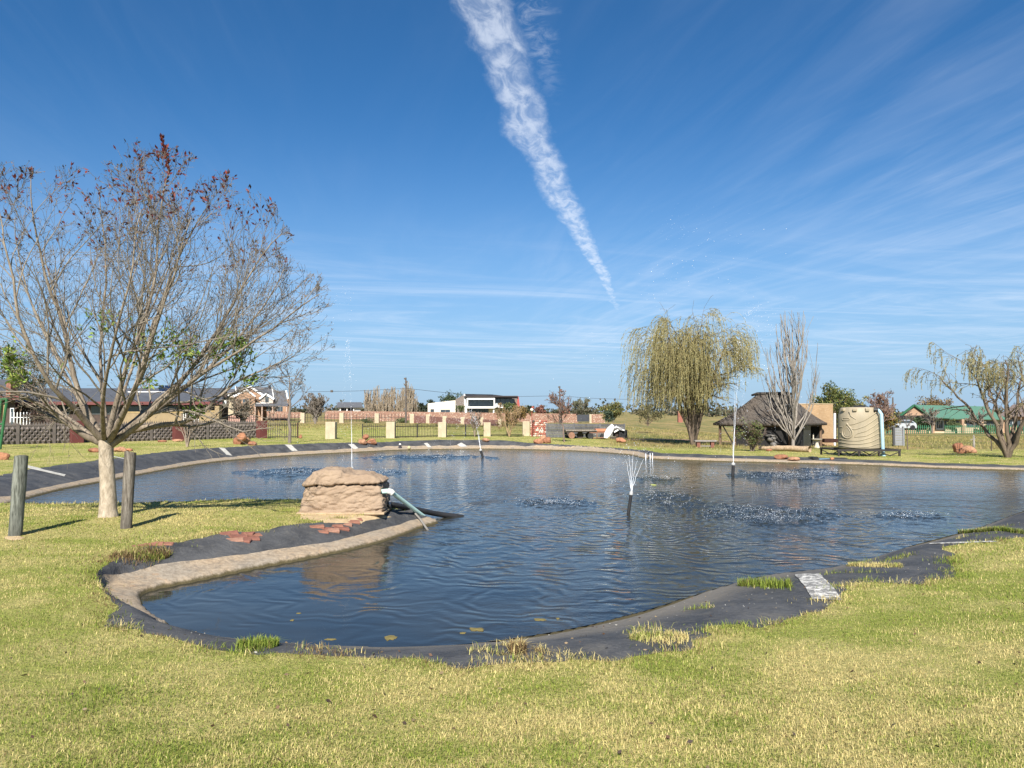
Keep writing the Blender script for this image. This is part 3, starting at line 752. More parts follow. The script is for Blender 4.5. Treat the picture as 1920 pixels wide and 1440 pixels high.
def foreground_tree():
    rng = np.random.default_rng(11); b = gp(203, 969); D0 = b.y
    root = thing('spreading_tree', 'nearly leafless spreading tree with pale trunk, few red and green leaves, beside two posts', 'tree', b)
    def g(px, py, dd=0.0): return np.array(W(px, py, D0 + dd))
    # trunk with a flared foot
    ax = curve_through([g(203, 972), g(203, 935), g(201, 890), g(199, 850), g(199, 825)], 14)
    rr = np.interp(np.linspace(0, 1, 14), [0, .08, .3, .8, 1], [.155, .137, .115, .103, .115])
    V, Q = tubes([(ax, rr)], 20)
    n = np.array([mnoise.noise(Vector(v * np.array([9, 9, 4]))) for v in V]); c = np.repeat(ax, 20, axis=0); V = c + (V - c) * (1 + .07 * n)[:, None]
    tm = bark_mat('pale_lower_trunk', (.49, .415, .315), (.27, .22, .16), 24)
    tr = fast_mesh('trunk', V, Q, tm, root, True); tr['label'] = 'pale smooth lower trunk'
    limbs = [
        [(195, 832, 0), (165, 824, -.1), (120, 790, -.3), (60, 748, -.5), (15, 722, -.8), (-60, 690, -1.0)],
        [(195, 830, 0), (165, 795, -.2), (140, 765, -.5), (95, 735, -.9), (62, 680, -1.1), (35, 590, -1.2), (12, 470, -1.2), (5, 400, -1.1)],
        [(197, 830, 0), (180, 800, .1), (158, 770, .2), (140, 715, .2), (128, 640, .1), (122, 600, .1), (95, 520, 0), (72, 420, -.1), (60, 330, -.2)],
        [(199, 826, 0), (196, 780, .4), (188, 700, .9), (190, 600, 1.2), (205, 480, 1.3), (190, 350, 1.2)],
        [(202, 828, 0), (208, 790, -.1), (232, 705, -.2), (250, 640, -.2), (276, 580, -.2), (290, 500, -.1), (300, 400, 0), (312, 290, 0)],
        [(204, 830, 0), (225, 790, .3), (258, 725, .6), (280, 640, .8), (300, 560, .9), (345, 450, .9), (390, 380, .8)],
        [(204, 830, 0), (222, 790, -.4), (250, 735, -.9), (275, 660, -1.3), (300, 580, -1.5), (345, 480, -1.5), (370, 400, -1.4)],
        [(208, 832, 0), (245, 798, -.1), (285, 770, -.2), (330, 735, -.3), (370, 680, -.3), (430, 570, -.2), (480, 470, -.1), (515, 430, 0)],
        [(208, 832, 0), (250, 795, .1), (310, 757, .3), (360, 715, .6), (440, 640, .9), (500, 560, 1.0), (535, 500, 1.0)],
        [(210, 834, 0), (250, 805, -.2), (320, 745, -.5), (410, 690, -.7), (500, 640, -.8), (560, 600, -.8), (612, 562, -.8)],
        [(240, 808, 0), (290, 795, -.1), (345, 790, -.2), (385, 765, -.3), (420, 720, -.3), (480, 685, -.3), (545, 655, -.3)],
        [(190, 830, 0), (150, 800, .5), (100, 765, 1.1), (40, 720, 1.5), (-30, 650, 1.7), (-70, 560, 1.7)],
        [(192, 828, 0), (165, 780, .7), (120, 700, 1.3), (70, 600, 1.6), (30, 480, 1.6), (20, 390, 1.5)],
        [(199, 828, 0), (215, 780, .9), (240, 700, 1.5), (270, 600, 1.9), (320, 490, 1.9), (350, 400, 1.8)],
        [(205, 830, 0), (260, 780, .8), (330, 720, 1.4), (400, 640, 1.7), (460, 540, 1.7)],
        [(196, 828, 0), (186, 770, -.8), (195, 690, -1.4), (215, 590, -1.8), (235, 470, -1.8), (250, 390, -1.6)],
    ]
    spec = [dict(n=10), dict(n=9, wob=.12, up=.06, k=(12, 14), ang=35, len=.50, fall=.42, lo=.22, rr=.55, taper=.25),
            dict(n=7, wob=.14, up=.05, k=(8, 10), ang=33, len=.46, fall=.4, lo=.12, rr=.55, taper=.3),
            dict(n=4, wob=.15, up=.04, k=(3, 5), ang=36, len=.44, fall=.3, lo=.15, rr=.65, taper=.5, rmin=.0023)]
    cen = g(236, 640); rx, ry, rz = 3.25, 2.7, 3.0
    top = np.array(g(250, 300))[2]
    def env(p):
        q = (p - cen) / np.array([rx, ry, rz]); e = q[0] ** 2 + q[1] ** 2 + q[2] ** 2
        return e < .98 + .30 * mnoise.noise(Vector(p * 1.1)) and p[2] < top + .25
    out = []
    for i, P in enumerate(limbs):
        pts = curve_through([g(*q) for q in P], 16); pts[1:] += np.cumsum(rng.normal(0, .018, (15, 3)), axis=0) * np.linspace(.3, 1, 15)[:, None]
        r0 = [.062, .058, .062, .05, .05, .062, .055, .05, .06, .055, .06, .045, .05, .048, .048, .045, .045, .045][i]
        rad = np.interp(np.linspace(0, 1, 16), [0, .35, 1], [r0 * .95, r0 * .52, .006]); L = np.linalg.norm(np.diff(pts, axis=0), axis=1).sum()
        dirs = np.gradient(pts, axis=0); dirs /= np.linalg.norm(dirs, axis=1)[:, None]
        tube_obj('limb', [(pts, rad)], 10, BARK, root); spawn(rng, pts, rad, dirs, L, 0, spec, out, env)
    tube_obj('branches', [(p, r) for l, p, r, d in out if l == 1], 6, TWIG, root)['kind'] = 'stuff'
    tube_obj('twigs', [(p, r) for l, p, r, d in out if l >= 2], 3, TWIG, root, False)['kind'] = 'stuff'
    # leaves: red ones left on the topmost shoots, green sprays low down, small withered ones everywhere
    tips = [(p, d) for l, p, r, d in out if l >= 2]
    RP, RD, GP, GD, BP, BD = [], [], [], [], [], []
    gc = [np.array(W(x, y, D0 + dd)) for x, y, dd in ((60, 650, -.8), (25, 690, -.8), (20, 640, -.5), (190, 620, -1.0), (235, 615, -1.0), (255, 690, -.9), (300, 640, -.9), (330, 665, -.7), (390, 668, -.7), (430, 655, -.6), (455, 690, -.4), (415, 690, -.5), (110, 720, -.9), (280, 700, -1.0), (340, 640, -.8))]
    for p, d in tips:
        e = p[-1]; hz = (e[2] - cen[2]) / (top - cen[2])
        edge = np.linalg.norm((e - cen) / np.array([rx, ry, rz]))
        for k in range(len(p)):
            if hz > .52 and edge > .80 and rng.random() < .15 * (hz - .35):
                m = int(rng.integers(1, 3)); RP += [p[k] + rng.normal(0, .012, 3) for _ in range(m)]; RD += [nrm(d[min(k, len(d) - 1)] + rng.normal(0, .45, 3)) for _ in range(m)]
            dg = min(np.linalg.norm((p[k] - c) * np.array([1, .5, 1])) for c in gc) if e[2] < cen[2] + .6 else 9
            if dg < .25 and rng.random() < .34:
                m = int(rng.integers(2, 5)); GP += [p[k] + rng.normal(0, .03, 3) for _ in range(m)]; GD += [nrm(d[min(k, len(d) - 1)] + rng.normal(0, .6, 3)) for _ in range(m)]
            elif rng.random() < .16: BP.append(p[k]); BD.append(nrm(rng.normal(0, 1, 3)))
    # the tall dark leafy shoot at the very top
    s = curve_through([g(318, 330), g(312, 295), g(303, 258)], 22); tube_obj('leafy_shoot', [(s, np.linspace(.008, .003, 22))], 5, TWIG, root)
    for q in s: RP += [q] * 4; RD += [nrm(np.array([rng.normal(0, .6), rng.normal(0, .6), .9])) for _ in range(4)]
    # sprig on the low right limb
    for _ in range(80): GP.append(g(365 + rng.normal(0, 9), 772 + rng.normal(0, 8), -.3 + rng.normal(0, .08))); GD.append(nrm(rng.normal(0, 1, 3) + UP))
    lm = tint_mat('leaf', .6, .25, .3)
    for nm, P, Dv, ln, wd, cols in (('red_leaves', RP, RD, .085, .034, ((.16, .035, .03), (.10, .025, .03), (.22, .05, .03), (.06, .035, .03))),
                                    ('green_leaves', GP, GD, .085, .034, ((.16, .26, .04), (.23, .33, .06), (.09, .14, .03), (.30, .34, .08))),
                                    ('withered_leaves', BP, BD, .035, .018, ((.13, .085, .06), (.22, .15, .10), (.08, .06, .05)))):
        P = np.array(P); Dv = np.array(Dv); n = len(P)
        V, Q, C = leaf_quads(P, Dv, ln * (.7 + .5 * rng.random(n)), wd * (.8 + .4 * rng.random(n)), pal(rng, n, *cols), rng)
        fast_mesh(nm, V, Q, lm, root, col=C)['kind'] = 'stuff'
    return root

def willow(name, label, px, py, top_py, half_px, seed, stems, strands, lean=0.0, dens=1.0, cols=((.27, .245, .105), (.20, .195, .09), (.33, .285, .125), (.15, .14, .07)), strand_len=(.35, .75), leafy=1.0, floor=.9):
    rng = np.random.default_rng(seed); b = gp(px, py); D = b.y; H = (py - top_py) * MPP(D); half = half_px * MPP(D)
    root = thing(name, label, 'tree', b); b = np.array(b)
    bm = bark_mat('dark_willow_bark', (.20, .155, .115), (.11, .085, .065), 10)
    out = []; polys = []
    spec = [dict(n=8), dict(n=8, wob=.10, up=-.02, k=(6, 8), ang=46, len=.60, fall=.3, lo=.35, rr=.6, taper=.25),
            dict(n=6, wob=.12, up=-.07, k=(4, 6), ang=40, len=.6, fall=.3, lo=.25, rr=.55, taper=.3, rmin=.006)]
    for i in range(stems):
        a = 2 * math.pi * (i + .3 * rng.random()) / stems; sp = half * (.22 + .48 * ((i * 5) % stems) / stems); hh = H * (.90 - .28 * (sp / half) ** 1.5) * (.94 + .08 * rng.random())
        p = [b + [0, 0, -.05], b + [math.cos(a) * .12 + lean * .1, math.sin(a) * .12, H * .09], b + [math.cos(a) * sp * .35 + lean * .4, math.sin(a) * sp * .35, hh * .38],
             b + [math.cos(a) * sp * .7 + lean, math.sin(a) * sp * .7, hh * .75], b + [math.cos(a) * sp + lean, math.sin(a) * sp, hh]]
        pts = curve_through(p, 12); pts[2:] += rng.normal(0, .05, (10, 3)); r0 = H * .021
        rad = np.interp(np.linspace(0, 1, 12), [0, .2, 1], [r0, r0 * .8, r0 * .2]); dirs = np.gradient(pts, axis=0); dirs /= np.linalg.norm(dirs, axis=1)[:, None]
        polys.append((pts, rad)); spawn(rng, pts, rad, dirs, H * .55, 0, spec, out, None)
    tube_obj('trunk', polys, 9, bm, root)
    tube_obj('branches', [(p, r) for l, p, r, d in out], 5, bm, root)['kind'] = 'stuff'
    src = [(p[k], d[min(k, len(d) - 1)]) for l, p, r, d in out for k in range(1, len(p))]
    LP, LD, SP_ = [], [], []
    for q in range(strands):
        p, d = src[int(rng.integers(len(src)))]
        if rng.random() < .35: p, d = src[max(int(rng.integers(len(src))), int(rng.integers(len(src))))]
        e = (p - b) / np.array([half, half, H])
        d = nrm(np.array([e[0], e[1], .35]) * 1.2 + rng.normal(0, .35, 3)); ln = H * (strand_len[0] + (strand_len[1] - strand_len[0]) * rng.random()) * .55
        n = 11; pts = [p]; dd = d
        for k in range(n):
            dd = nrm(dd + np.array([rng.normal(0, .10), rng.normal(0, .10), -.52])); p = p + dd * ln / n
            if p[2] < b[2] + floor * (1 + .5 * rng.random()) + H * .24 * float(sstep(.15, .6, (p[0] - b[0]) / half)) + H * .22 * (mnoise.noise(Vector((p[0] * .9, p[1] * .9, seed))) + .25) or p[2] > b[2] + H or abs(p[0] - b[0] - lean) > half * (1.02 + .08 * rng.random()) : break
            pts.append(p)
        if len(pts) < 3: continue
        pts = np.array(pts); SP_.append((pts, np.full(len(pts), .0045 * max(1, D / 26))))
        m = int(len(pts) * 3.2 * leafy * rng.random() * 1.6)
        f = rng.random(m) * (len(pts) - 1.01); i = f.astype(int); f = (f - i)[:, None]
        LP.append(pts[i] * (1 - f) + pts[i + 1] * f); t = pts[i + 1] - pts[i]; LD.append(t / np.linalg.norm(t, axis=1)[:, None] + rng.normal(0, .45, (m, 3)))
    tube_obj('hanging_twigs', SP_, 3, bark_mat('willow_twig', (.38, .33, .15), (.25, .21, .10), 6), root, False)['kind'] = 'stuff'
    P = np.concatenate(LP); Dv = np.concatenate(LD); n = len(P)
    clump = fbm(P[:, 0] * 1.2 + 7, P[:, 2] * .8 + P[:, 1], seed)[:, None]
    C = pal(rng, n, *cols) * (.75 + .5 * clump)
    V, Q, C = leaf_quads(P, Dv, (.08 + .05 * rng.random(n)) * max(1, D / 33), (.014 + .009 * rng.random(n)) * max(1, D / 30), C, rng, .3)
    fast_mesh('foliage', V, Q, tint_mat('leaf'), root, col=C)['kind'] = 'stuff'
    return root

def bare_tree(name, label, px, py, top_py, half_px, seed, stems=1, col=((.36, .29, .22), (.24, .185, .14)), fork=.35, spread=38, kids=(9, 6, 4), up=.06, lean=0.0, group=None, r=None, leaf=None, D=None, z=None, cat='tree', rmin=.004, twig_r=None):
    """leafless tree or shrub: stems from the ground, three orders of twigs"""
    rng = np.random.default_rng(seed)
    if D is None: b = gp(px, py)
    else: b = W(px, py, D)
    D = b.y; H = (py - top_py) * MPP(D); half = half_px * MPP(D)
    root = thing(name, label, cat, b, group); b = np.array(b); m = bark_mat('bark_' + '_'.join(str(int(c * 100)) for c in col[0]), col[0], col[1], 8)
    r0 = r or H * .016; rm = max(rmin, .00030 * D); out = []; polys = []
    spec = [dict(n=8), dict(n=6, wob=.09, up=up, k=kids[0], ang=spread, len=.58, fall=.4, lo=fork, rr=.55, taper=.3),
            dict(n=5, wob=.11, up=up, k=kids[1], ang=32, len=.52, fall=.35, lo=.2, rr=.6, taper=.4),
            dict(n=3, wob=.13, up=up, k=kids[2], ang=32, len=.5, fall=.3, lo=.2, rr=.7, taper=.6, rmin=rm)]
    def env(p):
        q = (p - b) / np.array([half * 1.05, half * 1.05, H]); return abs(q[0] - lean) < 1.0 and q[2] < 1.02 and (q[0] - lean) ** 2 + q[1] ** 2 + (max(q[2], .5) * 2 - 1) ** 2 * .85 < 1.15
    for i in range(stems):
        a = 2 * math.pi * (i + .5 * rng.random()) / stems; s = half * (.55 if stems > 1 else .06) * (.5 + .7 * rng.random()); hh = H * (.66 + .26 * rng.random() if stems > 1 else .86)
        p = [b + [0, 0, -.04], b + [math.cos(a) * s * .25 + lean * half * .2, math.sin(a) * s * .25, hh * .3], b + [math.cos(a) * s * .6 + lean * half * .6, math.sin(a) * s * .6, hh * .65], b + [math.cos(a) * s + lean * half, math.sin(a) * s, hh]]
        pts = curve_through(p, 10); pts[2:] += rng.normal(0, H * .008, (8, 3)); rad = np.maximum(np.interp(np.linspace(0, 1, 10), [0, .5, 1], [r0, r0 * .6, r0 * .16]), rm)
        dirs = np.gradient(pts, axis=0); dirs /= np.linalg.norm(dirs, axis=1)[:, None]; polys.append((pts, rad))
        spawn(rng, pts, rad, dirs, H * .62, 0, spec, out, env)
    tube_obj('trunk' if stems == 1 else 'stems', polys, 8, m, root)
    tube_obj('twigs', [(p, np.maximum(q, rm)) for l, p, q, d in out], 3, m, root, False)['kind'] = 'stuff'
    if leaf:
        cols, num, size = leaf; src = np.concatenate([p[1:] for l, p, q, d in out if l >= 2]); P = src[rng.integers(0, len(src), num)] + rng.normal(0, size * .6, (num, 3))
        V, Q, C = leaf_quads(P, rng.normal(0, 1, (num, 3)), size * (.7 + .6 * rng.random(num)), size * .55 * (.7 + .6 * rng.random(num)), pal(rng, num, *cols), rng)
        fast_mesh('foliage', V, Q, tint_mat('leaf'), root, col=C)['kind'] = 'stuff'
    return root

def fastigiate(name, label, px, py, top_py, half_px, seed, n=34, col=((.33, .295, .255), (.22, .195, .17)), D=None, group=None, low=.05, kids=7):
    """bare poplar: everything rises steeply"""
    rng = np.random.default_rng(seed); b = gp(px, py) if D is None else W(px, py, D); D = b.y; H = (py - top_py) * MPP(D); half = half_px * MPP(D)
    root = thing(name, label, 'tree', b, group); b = np.array(b); m = bark_mat('poplar_bark_%d' % int(col[0][0] * 100), col[0], col[1], 8); polys = []; tw = []; rm = max(.004, .00028 * D)
    t = curve_through([b - [0, 0, .05], b + [half * .05, 0, H * .5], b + [half * .02, 0, H]], 10); polys.append((t, np.maximum(np.linspace(H * .013, rm, 10), rm)))
    for i in range(n):
        a = rng.random() * 6.283; z0 = H * (low + .55 * rng.random() ** 1.6); s = half * (.3 + .9 * rng.random()) * (1 - .55 * z0 / H); ln = min(H - z0, H * (.3 + .4 * rng.random())) * .96
        c, q = math.cos(a), math.sin(a); p0 = b + [half * .04, 0, z0]
        pts = curve_through([p0, p0 + [c * s * .5, q * s * .5, ln * .28], p0 + [c * s * .85, q * s * .85, ln * .62], p0 + [c * s * .95, q * s * .95, ln]], 8)
        pts[1:] += rng.normal(0, H * .004, (7, 3)); polys.append((pts, np.maximum(np.linspace(H * .006, rm, 8), rm)))
        for k in range(kids):
            f = .25 + .7 * rng.random(); j = int(f * 7); p1 = pts[j]; d = nrm(np.array([rng.normal(0, .22), rng.normal(0, .22), 1.0])); l2 = H * (.06 + .14 * rng.random())
            e = p1 + d * l2
            if e[2] < b[2] + H: tw.append((np.array([p1, p1 + d * l2 * .5 + rng.normal(0, .02, 3), e]), np.full(3, rm)))
    tube_obj('trunk', polys, 6, m, root); tube_obj('twigs', tw, 3, m, root, False)['kind'] = 'stuff'; return root

def leafy_tree(name, label, px, py, top_py, half_px, seed, cols, D=None, clumps=40, per=90, size=.16, trunk=.25, group=None, cat='tree', flat=1.0, ragged=.18):
    rng = np.random.default_rng(seed); b = gp(px, py) if D is None else W(px, py, D); D = b.y; H = (py - top_py) * MPP(D); half = half_px * MPP(D)
    root = thing(name, label, cat, b, group); b = np.array(b); bm = bark_mat('dark_willow_bark', (.20, .155, .115), (.11, .085, .065), 10)
    cz = H * (trunk + (1 - trunk) * .5); rz = H * (1 - trunk) * .5; C0 = b + [0, 0, cz]; polys = []
    cen = []
    while len(cen) < clumps:
        v = nrm(rng.normal(0, 1, 3)); rr = (.45 + .55 * rng.random()) * (1 + ragged * rng.normal()); v = v * rr
        if v[2] < -.85: continue
        cen.append(C0 + v * np.array([half * .86, half * .86, rz * .86]))
    polys.append((curve_through([b - [0, 0, .05], b + [0, 0, H * trunk], C0], 6), np.linspace(H * .03, H * .012, 6)))
    for c in cen[::3]: polys.append((curve_through([b + [0, 0, H * trunk * .9], (b + [0, 0, H * trunk] + c) / 2 + rng.normal(0, H * .02, 3), c], 5), np.linspace(H * .012, H * .003, 5)))
    tube_obj('trunk', polys, 6, bm, root)
    P = []; CC = []; s = half * .26 / flat
    for c in cen:
        m = int(per * (.6 + .8 * rng.random())); v = rng.normal(0, 1, (m, 3)); v /= np.linalg.norm(v, axis=1)[:, None]; P.append(c + v * (rng.random(m) ** .4)[:, None] * np.array([s, s, s * .8]) * (.7 + .6 * rng.random()))
        CC.append(pal(rng, m, *cols) * (.7 + .6 * rng.random()))
    P = np.concatenate(P); CC = np.concatenate(CC); ok = P[:, 2] > b[2] + .05; P = P[ok]; CC = CC[ok]; n = len(P); ls = size * max(1, D / 45)
    V, Q, C = leaf_quads(P, rng.normal(0, 1, (n, 3)) + [0, 0, .3], ls * (.7 + .6 * rng.random(n)), ls * .6 * (.7 + .6 * rng.random(n)), CC, rng)
    fast_mesh('crown', V, Q, tint_mat('leaf'), root, col=C)['kind'] = 'stuff'; return root

foreground_tree()
willow('weeping_willow', 'large weeping willow with yellow green hanging foliage beside the thatched shelter', 1300, 834, 588, 128, 21, 11, 2100, lean=.0, leafy=1.0, floor=1.5)
willow('small_willow', 'sparse weeping willow with forked trunk at the right edge of the lawn', 1890, 858, 640, 178, 29, 8, 800, cols=((.25, .235, .12), (.19, .185, .10), (.30, .26, .14)), strand_len=(.14, .36), leafy=.75, floor=1.8)
fastigiate('bare_poplar', 'tall bare pale poplar in front of the thatched shelter', 1487, 839, 580, 52, 31, 38, kids=7)

# ================================================================== THINGS ROUND THE POND
LINER = bpy.data.objects['pond_liner']; EDGE = bpy.data.objects['concrete_pond_edge']

def weathered_wood(name, c1, c2, sc=9):
    if name in _MC: return _MC[name]
    t = NT(name, .9, .12); v = t.vec('Object', (1, 1, .09)); n = t.noise(v, sc * 3, 5, .7); k = t.noise(t.vec('Object', (1, 1, .3)), 5, 4, .6); c = t.noise(v, sc * 7, 3, .6)
    col = t.mix(t.ramp(n, .40, .62), c2, c1); col = t.mix(t.ramp(k, .45, .7, 0, .7), col, tuple(x * .4 for x in c1)); col = t.mix(t.ramp(c, .56, .66, 0, .8), col, tuple(x * .2 for x in c1)); t.color(col)
    t.normal(t.bump(c, .7, .006, t.bump(n, .8, .02))); _MC[name] = t.m; return t.m
WOODG = weathered_wood('grey_green_post_wood', (.235, .245, .21), (.095, .10, .082))
WOODB = weathered_wood('grey_brown_post_wood', (.235, .21, .175), (.10, .085, .068))

def stake(px, pb, pt, lean_px, label, mat, seed, r=.083):
    rng = random.Random(seed); b = gp(px, pb); H = (pb - pt) * MPP(b.y); n = 18; m = 9
    mb = MB(); vs = []; fs = []
    for i in range(m):
        t = i / (m - 1)
        for k in range(n):
            a = 2 * math.pi * k / n; rr = r * (1 + .05 * math.sin(3 * a + seed) + .06 * mnoise.noise(Vector((math.cos(a) * 2, math.sin(a) * 2, t * 3 + seed * 9))) + (.06 * mnoise.noise(Vector((math.cos(a) * 7, math.sin(a) * 7, t * 1.2 + seed)))))
            z = -.06 + t * (H + .06) + (.02 * math.cos(a + seed) + .012 * mnoise.noise(Vector((math.cos(a) * 5, math.sin(a) * 5, seed))) if i == m - 1 else 0)
            vs.append((b.x + lean_px * MPP(b.y) * t + rr * math.cos(a), b.y + rr * math.sin(a), b.z + z))
    for i in range(m - 1):
        for k in range(n): a = i * n + k; c = i * n + (k + 1) % n; fs.append((a, c, c + n, a + n))
    fs.append(tuple((m - 1) * n + k for k in range(n))); mb.add(vs, fs)
    o = mb.build('timber_post', mat, None, True, origin=b); return tag(o, label, 'post', 'weathered posts round the young tree')
stake(28, 1004, 857, 8, 'grey green weathered timber post left of the pale tree trunk', WOODG, 1)
stake(236, 990, 849, 6, 'cracked grey brown timber post right of the pale tree trunk', WOODB, 2, .078)

# ---- moulded rock cover over the pond pump
def rock_block(x0, x1, y0, y1, zf, cuts, amp, seed, tx=.05, rnd=.12):
    """rough-hewn block: zf(u) gives bottom and top height along its length"""
    bm = bmesh.new(); bmesh.ops.create_cube(bm, size=2.0); bmesh.ops.subdivide_edges(bm, edges=bm.edges[:], cuts=cuts, use_grid_fill=True)
    for v in bm.verts:
        p = v.co.copy(); q = p.copy()
        for i in range(3):          # soften the box edges
            a, b = p[(i + 1) % 3], p[(i + 2) % 3]; q[i] = p[i] * (1 - rnd * .5 * (abs(a) ** 6) - rnd * .5 * (abs(b) ** 6))
        u = (q.x + 1) / 2; z0, z1 = zf(u); w = (q.z + 1) / 2; ins = tx * (w - .5)
        X = x0 + (x1 - x0) * u + (-ins * 2 * q.x * .5); Y = y0 + (y1 - y0) * (q.y + 1) / 2 - ins * q.y; v.co = (X, Y, z0 + (z1 - z0) * w)
    bm.normal_update(); off = []
    for v in bm.verts:
        p = v.co; s = Vector(((p.x + p.z) * .75, p.y * 1.1, (p.z - p.x * .7) * 1.25)) + Vector((seed * 3.1, seed, 0))
        s = s + mnoise.noise_vector(s * 2.0) * .12; h = .5 - 1.9 * max(0, .28 - abs(mnoise.noise(s * 3.4))) - 1.3 * max(0, .24 - abs(mnoise.noise(s * 7.5 + Vector((4, 2, 1))))) + .35 * mnoise.noise(s * 2.2) + mnoise.noise(s * 17) * .17 - .5 * max(0, .12 - abs(mnoise.noise(s * 5.2 + Vector((9, 1, 3)))))
        off.append(v.normal * amp * h)
    for v, o in zip(bm.verts, off): v.co += o
    V = [v.co.copy() for v in bm.verts]; bm.verts.index_update(); Fc = [[v.index for v in f.verts] for f in bm.faces]; bm.free(); return V, Fc
def cover_mat():
    t = NT('moulded_rock', .85, .2); v = t.vec('Object'); n = t.noise(v, 3, 5, .6); f = t.noise(v, 22, 5, .65); g = t.noise(v, 90, 2, .6)
    c = t.mix(t.ramp(n, .3, .7), (.27, .195, .135), (.33, .245, .17)); c = t.mix(t.ramp(f, .62, .8, 0, .5), c, (.17, .12, .075)); t.color(c)
    t.normal(t.bump(g, .4, .006, t.bump(f, .7, .03))); return t.m
def pump_cover():
    f = gp(560, 964); D = f.y + .05; X = lambda px: W(px, 900, D).x; Z = lambda py: W(640, py, D).z
    zb = Z(962); base = thing('pump_cover', 'sandy brown moulded rock box with lid at the end of the grassy spit', 'pump cover', ((X(565) + X(715)) / 2, D + .35, zb)); cm = cover_mat()
    lat = lambda a, b: a + (b - a)
    V, Fc = rock_block(X(564), X(716), D, D + .80, lambda u: (zb - .03, Z(913) + (Z(907) - Z(913)) * u), 56, .06, 1, .05, .06); o = link_mesh('base', V, Fc, cm, base, True)
    def lidz(u):
        t = np.interp(u, [0, .10, .2, .47, .56, .85, 1], [901, 887, 882, 882.5, 888.5, 890.5, 900]); return Z(911.5) + (Z(905) - Z(911.5)) * u, Z(t)
    V, Fc = rock_block(X(568), X(713), D + .01, D + .78, lidz, 56, .045, 5, .08, .10); l = link_mesh('lid', V, Fc, cm, base, True)
    mb = MB(); mb.prism([(X(558), D - .07, zb - .02), (X(722), D - .07, zb - .02), (X(722), D + .88, zb - .02), (X(558), D + .88, zb - .02)], (0, 0, .035)); bevel(mb.build('footing', pm('sandy_grout', (.40, .30, .19), (.30, .22, .14), 8), base), .01)
    # bare sandy soil round it
    # outlet pipe and hose
    pm_ = pm('mint_green_pvc', (.50, .70, .62), (.44, .62, .55), 5, .45, .05)
    D2 = D + .12; elbow = W(733, 922, D2); tipw = at_z(803, 975, .02)
    t = thing('outlet_pipe', 'mint green plastic pipe slanting from the pump cover into the pond', 'pipe', W(716, 924, D2))
    mb = MB(); mb.tube([W(700, 923, D2), W(726, 921, D2), elbow], .042, 12); mb.build('stub', pm_, t, True)
    mb = MB(); mb.tube([elbow, tipw], .037, 12); mb.build('run', pm_, t, True)
    mb = MB(); mb.tube([W(727, 920.5, D2), W(733, 922, D2), W(737, 926, D2)], .052, 12); mb.build('elbow', pm('dull_white_fitting', (.55, .56, .52), (.35, .35, .32), 12), t, True)
    h = thing('suction_hose', 'thick black hose running from the pump cover into the water', 'hose', W(718, 944, D2))
    pts = [W(714, 945, D2 + .35), W(735, 946, D2 + .4), W(770, 953, D2 + .95), W(815, 963, D2 + 1.5)]; e = at_z(868, 970, -.03); pts.append(e)
    C = curve_through([np.array(p) for p in pts], 24); mb = MB(); mb.tube([Vector(p) for p in C], .05, 12); mb.build('hose', pm('black_rubber', (.03, .03, .032), (.02, .02, .02), 6, .5), h, True)
    for x in (720, 730): mb = MB(); a = W(x, 945, D2 + .36); mb.tube([a, a + Vector((.03, 0, 0))], .058, 14); mb.build('clamp', pm('steel_clamp', (.5, .5, .5), (.4, .4, .4), 9, .35, 0, metal=.8), h, True)
    # loose grey strap hanging into the water
    s = MB(); s.tube([gp(775, 962) + Vector((0, 0, .03)), gp(788, 978) + Vector((0, 0, .04)), at_z(802, 994, .0)], .018, 6)
    tag(s.build('strap', pm('grey_strap', (.26, .24, .22), (.18, .17, .15), 9), None, True, origin=gp(775, 962)), 'grey brown strap hanging from the spit tip into the water', 'strap')
pump_cover()
def soil_patch(name, label, px0, px1, py0, py1, mat, seed, lift=.006):
    """thin patch of other ground laid over the slope"""
    rng = random.Random(seed); n = 26; c = ((px0 + px1) / 2, (py0 + py1) / 2); V = []; m = 5
    cen = gp(*c)
    for i in range(m):
        for k in range(n):
            a = 2 * math.pi * k / n; rr = (i + .001) / (m - 1) * (1 + .28 * mnoise.noise(Vector((math.cos(a) * 2.5 + seed, math.sin(a) * 2.5, 0))) + .1 * mnoise.noise(Vector((math.cos(a) * 9 + seed, math.sin(a) * 9, 0))))
            p = gp(c[0] + (px1 - px0) / 2 * math.cos(a) * rr, c[1] + (py1 - py0) / 2 * math.sin(a) * rr); V.append((p.x, p.y, p.z + lift * (1 if i < m - 1 else -.3)))
    F_ = [(i * n + k, i * n + (k + 1) % n, (i + 1) * n + (k + 1) % n, (i + 1) * n + k) for i in range(m - 1) for k in range(n)]
    o = link_mesh(name, V, F_, mat, None, True); return tag(o, kind='structure')
SAND = pm('sandy_soil', (.50, .38, .225), (.36, .26, .15), 7, .95, .5, .02, src='World')
soil_patch('sandy_soil', '', 545, 735, 951, 981, SAND, 4, .012)
soil_patch('sandy_soil', '', 8, 46, 1003, 1013, SAND, 5, .006)

